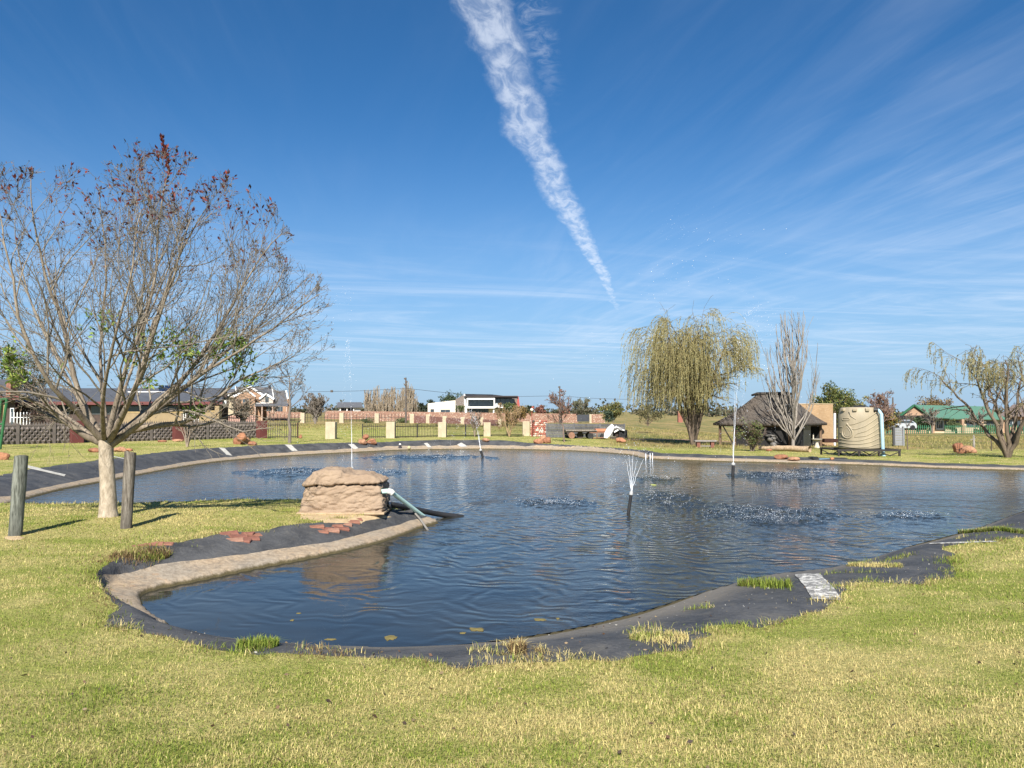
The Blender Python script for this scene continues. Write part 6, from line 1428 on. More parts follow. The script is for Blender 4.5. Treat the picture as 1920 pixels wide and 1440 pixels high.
def back_walls():
    """the second boundary far behind: brick wall, cream piers, dark stone panels"""
    D = 118.0; z = lambda px, py, d=D: W(px, py, d).z
    def wall_run(name, label, segs, mat, d, th=.25, cap=None):
        t = thing(name, label, 'wall', W((segs[0][0] + segs[-1][1]) / 2, 792, d))
        for (x0, x1, y0, y1, yb) in segs:
            a, b = W(x0, y0, d), W(x1, y1, d); c, e = W(x0, yb, d), W(x1, yb, d); mb = MB(); mb.prism([c, e, b, a], (0, th, 0)); mb.build('wall_section', mat, t)
            if cap: mb = MB(); mb.beam(a + Vector((0, th / 2, .04)), b + Vector((0, th / 2, .04)), th + .1, .08); mb.build('coping', cap, t)
        return t
    wall_run('brick_boundary_wall', 'long orange red stone boundary wall before the white modern house', [(686, 1084, 771, 776, 800)], RUB, 118, .3)
    t = wall_run('brick_gate_wall', 'orange brick wall with dark sliding gate left of the willow', [(1108, 1134, 776.5, 777, 793)], RUB, 104, .3)
    mb = MB(); p = W(1094, 784, 104.2); mb.box(p, (24 * MPP(104), .1, 13 * MPP(104))); g = mb.build('sliding_gate', pm('charcoal_gate', (.05, .055, .065), (.04, .042, .05), 3, .5), t)
    for k in range(8): m = MB(); m.box((p.x + (k - 3.5) * 3 * MPP(104), p.y - .07, p.z), (.04, .03, 13 * MPP(104))); m.build('gate_rib', pm('charcoal_gate', (.05, .055, .065)), t)
    mb = MB(); q = W(1107, 785, 103.8); mb.box(q, (4 * MPP(104), .4, 17 * MPP(104))); mb.build('gate_pier', CREAM, t)
    wall_run('pink_brick_wall', 'pinkish brick wall seen through bars beside the stone house', [(500, 540, 771, 772, 784), (540, 566, 773, 773, 784), (609, 690, 770, 771, 786)], RUB, 122, .3)
    wall_run('salmon_fence_wall', 'salmon coloured low wall with upright bars behind the dark panel wall', [(422, 479, 779, 779, 800)], pm('salmon_plaster', (.50, .31, .25), (.42, .25, .2), 4), 70, .2)
    t = thing('upright_bar_fence', 'dark upright bars in front of the salmon wall', 'fence', W(450, 800, 69)); gate_bars(t, W(422, 800, 69).x, W(479, 800, 69).x, 69, 69, W(0, 801, 69).z, W(0, 801, 69).z, 22 * MPP(69), BLK, .2, .035, (.3, .85))
    # cream piers stepping towards the viewer with dark stone infill
    piers = [(568, 774, 790, 108), (641, 774, 791, 108), (707, 775, 792, 106), (773, 776, 791, 100), (803, 777, 791.5, 97), (834, 780, 797, 93), (868, 782, 797, 89), (903, 783, 798, 85), (938, 785, 801, 81)]; rb = None
    for i, (px, yt, yb, d) in enumerate(piers):
        w = 8 * MPP(d); a = W(px, yt, d); b = W(px, yb + 3, d); mb = MB(); mb.box((a.x, d, (a.z + b.z) / 2), (w, w, a.z - b.z)); o = bevel(mb.build('cream_pier', CREAM, None, origin=b), .03); tag(o, ['cream pier behind the bare sapling', 'cream pier on the back boundary left of the tall thin jet', 'cream pier on the back boundary below the bare poplar row', 'cream pier at the left end of the dark stone panels', 'second cream pier from the left among the dark stone panels', 'cream pier rising behind the third fence pillar', 'cream pier left of the small misty shrub', 'cream pier right of the small misty shrub', 'cream pier behind the bare brown shrub'][i], 'pier', 'cream piers of the back boundary')
        if i >= 4:
            p, q = piers[i - 1], piers[i]; a0, a1 = W(p[0], p[1] + 3, p[3]), W(q[0], q[1] + 3, q[3]); b0, b1 = W(p[0], p[2] + 2, p[3]), W(q[0], q[2] + 2, q[3]); mb = MB(); mb.prism([b0, b1, a1, a0], (0, .2, 0)); o = mb.build('infill_wall', RUB2, None, origin=b0); tag(o, ['', '', '', '', 'leftmost dark red stone panel between back cream piers', 'second dark red stone panel between back cream piers', 'dark red stone panel left of the misty shrub', 'dark red stone panel behind the misty shrub', 'dark red stone panel behind the bare brown shrub'][i], 'wall', 'dark stone panels of the back boundary')
    t = thing('far_railing', 'thin black railing on the back boundary behind the bare sapling', 'railing', W(568, 790, 108)); 
    for (x0, x1) in ((500, 566), (570, 640), (643, 706), (709, 772)): gate_bars(t, W(x0, 790, 108).x, W(x1, 790, 108).x, 108, 108, W(0, 791, 108).z, W(0, 791, 108).z, 15 * MPP(108), BLK, .5, .045, (.55,))
back_walls()

# ---- houses
SLATE = pm('slate_roof', (.115, .12, .13), (.085, .088, .097), 2.5, .75, .5, .03, stretch=(1, 1, 6))
GLASS = pm('dark_window_glass', (.055, .075, .09), (.035, .05, .065), 1.5, .12, 0, spec=.6)
WHITE = pm('white_trim', (.74, .74, .72), (.68, .68, .66), 4, .6, .05)
def bx(parent, name, x0, x1, y0, y1, D, depth, mat):
    """upright block given by its outline in the picture and its depth"""
    a, b = W(x0, y1, D), W(x1, y0, D); mb = MB(); k = a.x / D if depth > 1 else 0.0
    mb.prism([(a.x, D, a.z), (b.x, D, a.z), (b.x, D, b.z), (a.x, D, b.z)], (depth * k, depth, 0)); return mb.build(name, mat, parent)
def poly(parent, name, pts, D, depth, mat):
    mb = MB(); k = W(pts[0][0], 772, D).x / D; mb.prism([W(x, y, D) for x, y in pts], (depth * k if depth > 1 else 0, depth, 0)); return mb.build(name, mat, parent)
def slope(parent, name, eave, ridge, De, Dr, th, mat):
    """roof plane from eave pixels (at depth De) up to ridge pixels (at depth Dr)"""
    mb = MB(); mb.slab([W(*eave[0], De), W(*eave[1], De), W(*ridge[1], Dr), W(*ridge[0], Dr)], th); return mb.build(name, mat, parent)
def window(parent, x0, x1, y0, y1, D, panes=2, frame=None, proud=.06):
    w = bx(parent, 'window', x0, x1, y0, y1, D - proud, proud, frame or WHITE); m = MPP(D); f = .10
    for k in range(panes):
        a = x0 + (x1 - x0) * k / panes + f / m * .5; b = x0 + (x1 - x0) * (k + 1) / panes - f / m * .5; p, q = W(a, y1, D - proud - .02), W(b, y0, D - proud - .02); mb = MB(); mb.box(((p.x + q.x) / 2, D - proud - .012, (p.z + q.z) / 2), (q.x - p.x, .03, (q.z - p.z) - f)); o = mb.build('pane', GLASS, None); o.parent = w; o.location = -parent.location
    return w

def left_house():
    D = 58.0; t = thing('left_house', 'long single storey house with dark tiled roof and solar panels behind the left tree', 'house', W(215, 812, D)); MUS = pm('mustard_plaster', (.29, .215, .125), (.24, .18, .105), 3); DKB = pm('dark_brown_wall', (.085, .06, .05), (.06, .045, .04), 3); FAS = pm('maroon_fascia', (.16, .06, .055), (.13, .05, .048), 4)
    bx(t, 'wall', 40, 412, 750, 812, D, 9, DKB); DR = D + 4.5
    slope(t, 'roof', [(20, 754), (417, 754)], [(20, 728), (423, 727.5)], D - .8, DR, .12, pm('dark_grey_tiles', (.085, .092, .105), (.062, .066, .076), 2.5, .75, .5, .03, stretch=(1, 1, 6)))
    slope(t, 'roof', [(427, 754), (20, 754)], [(423, 727.5), (20, 728)], D + 9.8, DR, .12, pm('dark_grey_tiles', (.085, .092, .105)))
    poly(t, 'gable', [(412, 756), (412, 812), (428, 812), (428, 756), (422, 730)], D + 1, 7.0, DKB); mb = MB(); mb.beam(W(20, 756, D - .85), W(417, 756, D - .85), .05, .24); mb.build('fascia', FAS, t)
    mb = MB(); mb.beam(W(417, 755, D - .85), W(423, 728, DR), .1, .3); mb.build('barge_board', pm('black_trim', (.03, .028, .03)), t); mb = MB(); mb.beam(W(423, 728, DR), W(428, 757, D + 9), .1, .3); mb.build('barge_board', pm('black_trim', (.03, .028, .03)), t)
    for k in range(5):
        x = 298 + k * 11; mb = MB(); a, b = W(x, 734.5, D + 3.0), W(x + 10, 734.5, D + 3.0); c, d = W(x + 10, 722.5, D + 4.6), W(x, 722.5, D + 4.6); mb.slab([a, b, c, d], .05); mb.build('solar_panel', pm('solar_panel', (.018, .024, .045), (.012, .016, .03), 2, .2, 0, spec=.5), t)
    mb = MB(); mb.tube([W(240, 735, D + 2.7), W(352, 734.5, D + 2.7)], .05, 6); mb.build('panel_rail', WHITE, t)
    for (a, b) in ((95, 130), (170, 215), (240, 285), (292, 335)): window(t, a, b, 761, 777, D, 2, pm('grey_frame', (.2, .2, .2)))
    mb = MB(); mb.beam(W(422, 749, D - .2), W(422, 764, D - .2), .22, .12, (0, 1, 0)); mb.build('downpipe', WHITE, t)
    # the neighbouring wing cut by the picture edge
    t2 = thing('left_wing_house', 'house wing with dark roof and reddish chimney at the left picture edge', 'house', W(10, 812, D - 4)); bx(t2, 'wall', -160, 28, 745, 812, D - 4, 6, DKB); slope(t2, 'roof', [(-160, 744), (36, 744)], [(-160, 706), (30, 712)], D - 4.6, D - 1, .12, pm('dark_grey_tiles', (.085, .092, .105))); mb = MB(); mb.beam(W(-160, 746, D - 4.7), W(36, 746, D - 4.7), .05, .28); mb.build('fascia', FAS, t2); bx(t2, 'chimney', 11, 20, 717, 745, D - 4.9, .8, pm('dull_red_brick', (.26, .12, .085), (.2, .09, .065), 6)); window(t2, 18, 26, 765, 800, D - 4, 1); window(t2, -60, -20, 765, 790, D - 4, 2)
    # mustard yard walls
    DY = 54.5
    for i, (x0, x1, yt, lab) in enumerate(((228, 343, 773, 'mustard yellow yard wall seen through the tree limbs'), (373, 409, 771, 'mustard yellow yard wall right of the white gate'))):
        a = thing('yard_wall', lab, 'wall', W((x0 + x1) / 2, 815, DY)); bx(a, 'wall', x0, x1, yt, 815, DY, .25, MUS); bx(a, 'coping', x0, x1, yt - 1, yt + .5, DY - .05, .35, pm('pale_mustard', (.55, .40, .2)))
        if i == 1: bx(a, 'pillar', 402, 411, 761, 815, DY - .12, .5, MUS); bx(a, 'meter_box', 399.5, 402, 785, 791, DY - .16, .1, WHITE)
    g = thing('white_gate', 'white barred gate between the mustard yard walls', 'gate', W(358, 815, DY)); gate_bars(g, W(344, 800, DY).x, W(372, 800, DY).x, DY, DY, W(0, 812, DY).z, W(0, 812, DY).z, 36 * MPP(DY), WHITE, .16, .04, (.2, .8))
    for (x0, lab) in ((20, 'white barred gate at the left picture edge'),): g = thing('white_gate', lab, 'gate', W(30, 815, 50)); gate_bars(g, W(20, 800, 50).x, W(56, 800, 50).x, 50, 50, W(0, 818, 50).z, W(0, 818, 50).z, 44 * MPP(50), WHITE, .2, .05, (.2, .8))
    # green swing frame
    D = gp(6, 843).y; q = thing('play_structure', 'dark green steel play frame at the left picture edge', 'frame', gp(6, 843)); gm = pm('dark_green_paint', (.03, .13, .05), (.025, .10, .04), 5, .5); mb = MB(); mb.tube([W(0, 842, D), W(13, 748, D)], .055, 8); mb.build('leg', gm, q, True); mb = MB(); mb.tube([W(-60, 749, D), W(14, 748, D)], .055, 8); mb.build('top_bar', gm, q, True); mb = MB(); mb.tube([W(2, 748, D), W(-2, 790, D)], .05, 8); mb.build('strut', gm, q, True); mb = MB(); mb.tube([W(-40, 795, D), W(8, 795, D)], .04, 8); mb.build('cross_bar', gm, q, True); bx(q, 'tan_board', 2, 10, 759, 789, D + .1, .05, pm('tan_board', (.46, .33, .17)))
    mb = MB(); mb.tube([W(-30, 846, D + .5), W(-45, 748, D)], .055, 8); mb.build('leg', gm, q, True)
left_house()

def gable_house():
    D = 128.0; t = thing('gabled_brick_house', 'two storey brown brick house with white edged gables and slate roof', 'house', W(485, 790, D)); BR = brick_mat('brown_brick', (.40, .24, .15), (.31, .18, .11), (.36, .28, .21), 2.4); DR = D + 5
    bx(t, 'wall', 440, 514, 745, 790, D, 10, BR); bx(t, 'wall', 512, 541, 757, 790, D + .3, 9, BR); bx(t, 'wall', 425, 442, 742, 790, D + .4, 8, pm('cream_plaster', (.60, .50, .31)))
    slope(t, 'roof', [(442, 747), (514, 749)], [(443, 725), (510, 726)], D - .3, DR, .15, SLATE); slope(t, 'roof', [(512, 758), (541, 758)], [(510, 732), (536.5, 732.5)], D, DR, .15, SLATE); slope(t, 'roof', [(425, 743), (443, 743)], [(427, 729), (442, 729.5)], D, DR, .15, SLATE)
    poly(t, 'gable', [(442, 790), (442, 743), (469, 725.5), (494, 742), (494, 790)], D - 1.0, 2.2, BR); poly(t, 'gable', [(446, 790), (446, 742), (462.5, 731), (478, 743), (478, 790)], D - 2.2, 1.3, BR); poly(t, 'dormer', [(488, 756), (488, 747), (500, 739.5), (512, 747), (512, 756)], D - 1.4, 1.6, pm('pale_dormer', (.52, .45, .38)))
    poly(t, 'gable', [(427, 745), (432.5, 737.5), (440, 743), (440, 745)], D - .5, .8, pm('pale_dormer', (.52, .45, .38)))
    def barge(pts, d, w=.32):
        for a, b in zip(pts[:-1], pts[1:]): mb = MB(); mb.beam(W(*a, d), W(*b, d), .14, w); mb.build('barge_board', WHITE, t)
    barge([(440, 743.5), (469, 725), (495, 742.5)], D - 1.15); barge([(462, 730.5), (479, 743.5)], D - 2.35, .26); barge([(486, 748), (499.5, 739), (514, 748.5)], D - 1.55); barge([(426, 742), (432.5, 737), (441, 743)], D - .62, .26); barge([(442, 724), (443.5, 742)], D - .45, .26); barge([(510.5, 726), (514, 748)], D - .45, .3); barge([(536.5, 732), (540, 748)], D - .3, .26)
    slope(t, 'verandah_roof', [(477, 760.5), (540, 760.5)], [(480, 757), (540, 757)], D - 4.5, D - 1.5, .12, SLATE)
    for x in (478, 491, 511, 537): bx(t, 'column', x - 1, x + 1.2, 760, 790, D - 4.4, .3, pm('pale_column', (.5, .36, .28)))
    for (a, b, c, d, n, dd) in ((497, 504, 744, 754, 1, D - 1.4), (478, 485, 744, 752, 1, D), (455, 466, 748, 757, 2, D - 2.2), (499, 508, 762, 771, 2, D), (516, 530, 762, 772, 3, D + .3), (480, 488, 762, 773, 1, D)): window(t, a, b, c, d, dd, n, pm('grey_frame', (.2, .2, .2)))
    mb = MB(); mb.beam(W(480, 756, D - 1.7), W(505, 756, D - 1.7), .06, .08); mb.build('balcony_rail', WHITE, t); bx(t, 'chimney', 503, 506, 722, 727, DR - 1, .5, pm('black_trim', (.03, .028, .03))); bx(t, 'chimney_base', 538, 545, 747, 790, D + .5, 3, BR)
    # small dark roofed outbuilding
    D = 132; t = thing('small_outbuilding', 'small outbuilding with dark hipped roof left of the bare poplar row', 'building', W(656, 780, D)); bx(t, 'wall', 635, 676, 762, 785, D, 5, WHITE); slope(t, 'roof', [(630.5, 763), (680, 763)], [(633, 754), (678, 754)], D - .6, D + 2, .2, SLATE); bx(t, 'opening_shade', 638, 662, 764, 780, D - .05, .1, pm('dark_reed_and_shade', (.03, .028, .027)))  # the opening is a near-black panel, its inner shade put into the colour
    for x in (637, 649.5, 662): bx(t, 'column', x, x + 2, 764, 785, D - .3, .25, WHITE)
gable_house()

def modern_house():
    D = 140.0; t = thing('modern_house', 'modern white flat roofed house with large framed windows behind the orange wall', 'house', W(890, 785, D)); OFF = pm('off_white_plaster', (.66, .62, .52), (.6, .56, .47), 3, .8); GR = pm('grey_brown_stone', (.20, .165, .145), (.14, .115, .10), 5); WT = pm('bright_white_plaster', (.8, .79, .76), (.75, .74, .71), 3, .7)
    poly(t, 'garage_block', [(802, 785), (802, 756.5), (854, 750.5), (854, 785)], D - 2, 9, OFF); poly(t, 'side_block', [(854, 785), (854, 749), (868, 741), (870, 741), (874, 785)], D - .5, 7, GR); poly(t, 'fin_wall', [(869.5, 738.5), (872, 738.5), (877, 785), (872.5, 785)], D - 1.2, 4, WT)
    slope(t, 'roof', [(870, 743), (971, 745)], [(872, 738.5), (922, 739.5)], D - 1.5, D + 6, .2, pm('black_trim', (.03, .028, .03))); bx(t, 'upper_wall', 872, 970, 742, 766, D + .5, 8, GR); bx(t, 'lower_wall', 872, 970, 764, 790, D + .5, 8, OFF)
    for n_, (x0, x1, y0, y1) in enumerate(((875, 928, 746.3, 749.2), (875, 928, 762.2, 765.6), (875, 877.6, 748, 764), (925.6, 928, 748, 764))): bx(t, 'window_surround', x0, x1, y0, y1, D - 1.8 - .03 * (n_ > 1), 2.2, WT)
    for k in range(5): x = 878 + k * 9.5; bx(t, 'window', x, x + 9.1, 749.5, 762, D - .2, .4, GLASS)
    for k in range(4): x = 880 + k * 9; bx(t, 'window', x, x + 8.4, 766.5, 775, D + .1, .3, GLASS)
    for k in range(4): x = 929.5 + k * 9; bx(t, 'window', x, x + 8.4, 747.5, 758, D + .1, .3, GLASS)
    bx(t, 'balcony', 928, 965, 759, 764.5, D - 1.6, 2.0, WT); bx(t, 'glass_balustrade', 929, 933, 756, 764, D - 1.7, .05, pm('pale_glass', (.5, .56, .58), None, 2, .2, 0)); poly(t, 'red_end_wall', [(967, 775), (970.5, 743), (972.5, 743), (976.5, 775)], D - 1.3, 6, pm('red_end_wall', (.36, .09, .075), (.30, .075, .065), 3)); bx(t, 'fascia', 870, 971, 742.2, 744.6, D - 1.7, .3, pm('dark_fascia', (.05, .042, .042)))
    bx(t, 'column', 924.5, 927, 765, 785, D - 1.4, .4, WT); window(t, 807, 814, 767, 774, D - 2, 1, GR); window(t, 826, 844, 768, 774, D - 2, 2, GR); mb = MB(); c = W(833, 763, D - 2.4); mb.lathe([(.02, 0), (.25, .05), (.42, .16)], 14); o = mb.build('satellite_dish', WHITE, t, True); o.location = c - t.location; o.rotation_euler = (R(75), 0, R(30))
modern_house()

def right_houses():
    D = 108.0; t = thing('green_roof_house', 'single storey brick house with bright green metal roof beyond the right field', 'house', W(1760, 812, D)); BR = brick_mat('brown_brick_b', (.42, .27, .17), (.33, .2, .125), (.38, .3, .22), 2.4); GN = pm('green_metal_roof', (.10, .205, .14), (.08, .175, .12), 1.2, .5, .3, .02, stretch=(12, 1, 1)); CR = pm('warm_cream_wall', (.52, .42, .29), (.44, .35, .24), 3); DR = D + 5
    bx(t, 'wall', 1740, 1880, 784, 815, D, 10, CR); poly(t, 'gable', [(1688, 815), (1688, 779), (1714, 760.5), (1738, 778), (1738, 815)], D - 1.2, 3, BR); bx(t, 'carport_shade', 1682, 1747, 779, 800, D - 1.8, .4, pm('dark_reed_and_shade', (.03, .028, .027)))  # near-black slab stands for the carport, with the shade under it painted in
    slope(t, 'roof', [(1738, 784.5), (1872, 786)], [(1714, 759), (1846, 762)], D - .8, DR, .12, GN); slope(t, 'roof', [(1786, 785), (1752, 784)], [(1768, 763), (1768, 763)], D - 2.2, DR - 1, .1, GN); slope(t, 'hip', [(1870, 786), (1890, 786)], [(1846, 762), (1846, 762)], D - .8, DR, .12, GN)
    slope(t, 'gable_roof', [(1745, 781), (1738, 779)], [(1714, 759.5), (1714, 759.2)], D - 1.5, D - 1.5 + .01, .1, GN) if False else None
    for a, b in (((1687, 780), (1714, 759.5)), ((1714, 759.5), (1741, 779))): mb = MB(); mb.beam(W(*a, D - 1.4), W(*b, D - 1.4), .3, .22); mb.build('barge_board', pm('dark_green_trim', (.03, .12, .06)), t)
    mb = MB(); c = W(1700, 774, D - 2.2); mb.lathe([(.02, 0), (.22, .04), (.42, .16)], 14); o = mb.build('satellite_dish', WHITE, t, True); o.location = c - t.location; o.rotation_euler = (R(80), 0, R(20))
    bx(t, 'door', 1755, 1769, 787, 806, D - .1, .12, WHITE)
    for k in range(3): bx(t, 'door_pane', 1757 + k * 4, 1759.5 + k * 4, 789, 803, D - .14, .05, GLASS)
    for (a, b, n) in ((1772, 1798, 3), (1812, 1836, 3), (1850, 1866, 2)): window(t, a, b, 789, 801, D, n, pm('grey_frame', (.2, .2, .2)))
    for x in (1748, 1804, 1840): bx(t, 'verandah_post', x, x + 4, 786, 812, D - 2.0, .35, BR)
    # the brown roofed house at the far right
    t = thing('brown_roof_house', 'brown roofed brick house at the right picture edge behind the willow', 'house', W(1935, 812, D + 4)); bx(t, 'wall', 1880, 2040, 780, 815, D + 6, 8, BR); slope(t, 'roof', [(1872, 780), (2050, 780)], [(1900, 758), (2030, 758)], D + 5, D + 10, .15, pm('brown_tiles', (.16, .125, .11), (.12, .095, .085), 2)); window(t, 1893, 1905, 787, 800, D + 6, 2); bx(t, 'patio_door', 1908, 1936, 789, 806, D + 5.8, .2, GLASS)
    # green palisade fence
    gm = pm('green_palisade', (.05, .17, .09), (.04, .14, .075), 4, .6); Df = 98.0
    for i, (x0, x1, lab) in enumerate(((1662, 1745, 'green palisade fence left of the white door'), (1772, 1870, 'green palisade fence right of the white door'), (1886, 1960, 'green palisade fence behind the right willow trunk'))):
        t = thing('palisade_fence', lab, 'fence', W(x0, 811, Df), 'green palisade fences'); a, b = W(x0, 811, Df), W(x1, 812, Df); gate_bars(t, a.x, b.x, Df, Df, a.z - .2, b.z - .2, 14 * MPP(Df) + .2, gm, .26, .07, (.3, .82))
    # parked car
    c = W(1690, 806, 92.0); t = thing('parked_car', 'silver hatchback parked behind the grey screen', 'car', c); m = MPP(92.0); sl = pm('silver_car_paint', (.52, .54, .56), (.5, .52, .54), 2, .25, 0, spec=.5, metal=.3); L = 2.6; prof = [(-1.0, .18), (-1.0, .55), (-.92, .72), (-.6, .82), (-.25, 1.22), (.55, 1.24), (.95, .85), (1.02, .6), (1.02, .18)]
    mb = MB(); mb.prism([c + Vector((x * 1.5, -.8, z)) for x, z in prof], (0, 1.6, 0)); bevel(mb.build('body', sl, t), .12, 3)
    for y in (-.82, .82): mb = MB(); mb.prism([c + Vector((x * 1.5, y, z)) for x, z in ((-.52, .84), (-.24, 1.15), (.5, 1.17), (.8, .86))], (0, .02, 0)); mb.build('side_window', GLASS, t)
    mb = MB(); mb.slab([c + Vector((-.98, -.6, .86)), c + Vector((-.98, .6, .86)), c + Vector((-.46, .55, 1.18)), c + Vector((-.46, -.55, 1.18))], -.03); mb.build('windscreen', GLASS, t)
    for x in (-.95, .95):
        for y in (-.78, .78): mb = MB(); mb.cyl(c + Vector((x, y - .1, .3)), c + Vector((x, y + .1, .3)), .3, None, 16); w = mb.build('wheel', pm('black_rubber', (.03, .03, .032)), t, True)
    mb = MB(); mb.box(c + Vector((-1.5, -.5, .62)), (.08, .3, .14)); mb.build('headlight', WHITE, t)
right_houses()

def poles():
    wood = pm('pole_wood', (.12, .10, .085), (.08, .068, .06), 4)
    D = 95.0; tops = []
    for i, (px, yb, yt, d, lab) in enumerate(((761, 795, 708, 100, 'tall utility pole with insulators right of the bare poplar row'), (1049.5, 795, 724, 112, 'utility pole behind the reddish bare tree'), (1674, 800, 745, 100, 'dark utility pole right of the water tank'))):
        b = W(px, yb, d); tp = W(px, yt, d); t = thing('utility_pole', lab, 'utility pole', b, 'utility poles'); mb = MB(); mb.tube([b, tp], [.14, .09], 8); mb.build('pole', wood, t, True)
        if i < 2:
            for k, dz in enumerate((.15, .55, .95)): mb = MB(); mb.box((tp.x + (.12 if k % 2 else -.1), tp.y - .1, tp.z - dz), (.28, .12, .22)); mb.build('insulator', wood, t)
        tops.append(tp)
    # one slack line carried past both poles
    w = thing('power_line', 'thin power line sagging between the utility poles across the horizon', 'power line', W(760, 728, 100)); pts = [W(-200, 742, 100), W(300, 737, 100), W(622, 733.5, 100)]; segs = [[(430, 735, 96), (560, 735, 98), (680, 733, 99), (761, 728, 100)], [(761, 728, 100), (850, 738, 104), (950, 744, 108), (1049, 742, 112)], [(1049, 742, 112), (1110, 747, 112), (1180, 749, 112), (1300, 750, 112)]]
    for s in segs: C = curve_through([np.array(W(*q)) for q in s], 18); mb = MB(); mb.tube([Vector(p) for p in C], .028, 4); mb.build('wire', pm('wire', (.03, .03, .03)), w)
    for (px, yt) in ((622, 732), (1795 / 1.8, 1)): 
        if px == 622: b = W(622, 733.5, 99); mb = MB(); mb.box(b, (.3, .2, .3)); tag(mb.build('line_spacer', wood, None, origin=b), 'small dark fitting on the power line above the grey bush', 'fitting')
    p = W(1278, 790, 75); t = thing('red_brick_post', 'small red brick gate post seen under the willow', 'post', p); bx(t, 'post', 1272, 1280, 772, 792, 75, .45, pm('red_post_brick', (.30, .12, .085), (.24, .095, .07), 5)); bx(t, 'cap', 1271.5, 1280.5, 771, 773, 74.95, .55, pm('red_post_brick', (.42, .13, .08)))
    # pale paved track under the willow
    tr = [gp(x, y) for x, y in ((1160, 824), (1240, 824), (1330, 823), (1420, 826))]; V = []; 
    for i in range(25):
        u = i / 24 * 3; k = min(int(u), 2); p = tr[k].lerp(tr[k + 1], u - k)
        for j in range(7): y = p.y + (j - 3) * .3; V.append((p.x, y, gz(p.x, y) + .02))
    F_ = [(i * 7 + j, i * 7 + j + 1, (i + 1) * 7 + j + 1, (i + 1) * 7 + j) for i in range(24) for j in range(6)]; o = link_mesh('paved_track', V, F_, pm('reddish_paving', (.44, .27, .20), (.33, .20, .145), 1.6, .95, .4, .02, src='World'), None, True); tag(o, kind='structure')
poles()

# ---- trees and bushes beyond
TAN = ((.34, .28, .22), (.22, .18, .14)); GREYT = ((.27, .235, .20), (.18, .155, .13))
def far_row():
    for i, px in enumerate((690, 700, 711, 722, 733, 744, 755, 766, 773)): fastigiate('far_poplar', ['leftmost bare tan poplar of the dense row', 'second bare tan poplar from the left of the dense row', 'third bare tan poplar from the left of the dense row', 'fourth bare tan poplar from the left of the dense row', 'middle bare tan poplar of the dense row', 'fourth bare tan poplar from the right of the dense row', 'bare tan poplar just left of the tall utility pole', 'taller bare tan poplar just right of the tall utility pole', 'rightmost bare tan poplar of the dense row'][i], px, 792, 730 - (i * 7 % 5) * 2 - (8 if i == 7 else 0), 11, 70 + i, 26, ((.40, .33, .24), (.27, .22, .16)), D=126 + (i * 5 % 7), group='bare poplars of the dense row', low=.02, kids=9)
far_row()
bare_tree('grey_bush', 'rounded bare grey brown bush beside the stone house', 455, 800, 748, 32, 81, 9, TAN, .2, 34, (8, 7, 5), .05, D=66, cat='bush', r=.06)
bare_tree('grey_bush_b', 'bare upright bush right of the bare sapling', 591, 795, 738, 30, 82, 9, GREYT, .2, 30, (8, 7, 5), .06, D=96, cat='bush', r=.07)
leafy_tree('dark_evergreen', 'dark rounded evergreen left of the modern house', 803, 790, 744, 17, 83, ((.035, .05, .03), (.05, .065, .035), (.03, .04, .028)), D=150, clumps=26, per=60, size=.12, trunk=.1)
leafy_tree('broad_evergreen', 'broad dark green evergreen behind the modern house', 848, 785, 737, 32, 84, ((.05, .075, .035), (.075, .10, .045), (.04, .055, .03)), D=165, clumps=34, per=60, size=.12, trunk=.1)
leafy_tree('thin_dark_tree', 'slim dark tree between poplar row and cream garage', 786, 790, 752, 7, 85, ((.06, .07, .045), (.09, .09, .06)), D=150, clumps=12, per=40, size=.1, trunk=.1)
leafy_tree('small_garden_tree', 'small olive tree before the cream garage block', 864, 782, 757, 11, 86, ((.16, .19, .08), (.11, .13, .055)), D=128, clumps=16, per=26, size=.08, trunk=.3)
leafy_tree('palm_like_bush', 'spiky green tree before the modern house balcony', 955, 785, 751, 15, 87, ((.10, .13, .045), (.15, .16, .06), (.06, .08, .035)), D=125, clumps=24, per=46, size=.11, trunk=.12)
leafy_tree('golden_bush', 'golden brown bush over the orange wall right of the modern house', 975, 790, 760, 19, 88, ((.30, .20, .07), (.22, .15, .06), (.16, .13, .05)), D=112, clumps=26, per=50, size=.10, trunk=.1, cat='bush')
leafy_tree('dark_garden_tree', 'dark green pointed tree behind the garden lamp', 993, 785, 755, 9, 89, ((.055, .075, .04), (.08, .10, .05)), D=128, clumps=14, per=50, size=.1, trunk=.1)
leafy_tree('reddish_bush', 'reddish bush behind the orange wall left of the bare tree', 1012, 785, 759, 13, 90, ((.25, .12, .085), (.18, .085, .065)), D=128, clumps=18, per=50, size=.1, trunk=.1, cat='bush')
bare_tree('grey_green_tree', 'greyish rounded tree above the dark sliding gate', 1088, 790, 747, 24, 91, 5, ((.24, .225, .17), (.17, .155, .12)), .2, 36, (8, 7, 5), .05, D=118, leaf=(((.17, .18, .10), (.12, .13, .075)), 2400, .16))
leafy_tree('round_green_tree', 'rounded olive green tree left of the willow', 1150, 792, 749, 22, 92, ((.17, .18, .06), (.12, .14, .05), (.24, .20, .07)), D=96, clumps=40, per=60, size=.10, trunk=.08)
leafy_tree('blue_green_shrub', 'blue green shrub at the right end of the orange wall', 1140, 794, 766, 13, 93, ((.09, .13, .08), (.07, .10, .065)), D=92, clumps=18, per=50, size=.09, trunk=.05, cat='bush')
leafy_tree('willow_underbrush', 'brown green scrub below the left side of the willow', 1215, 798, 752, 26, 94, ((.20, .18, .08), (.14, .12, .06), (.10, .10, .05)), D=70, clumps=28, per=50, size=.09, trunk=.03, cat='bush')
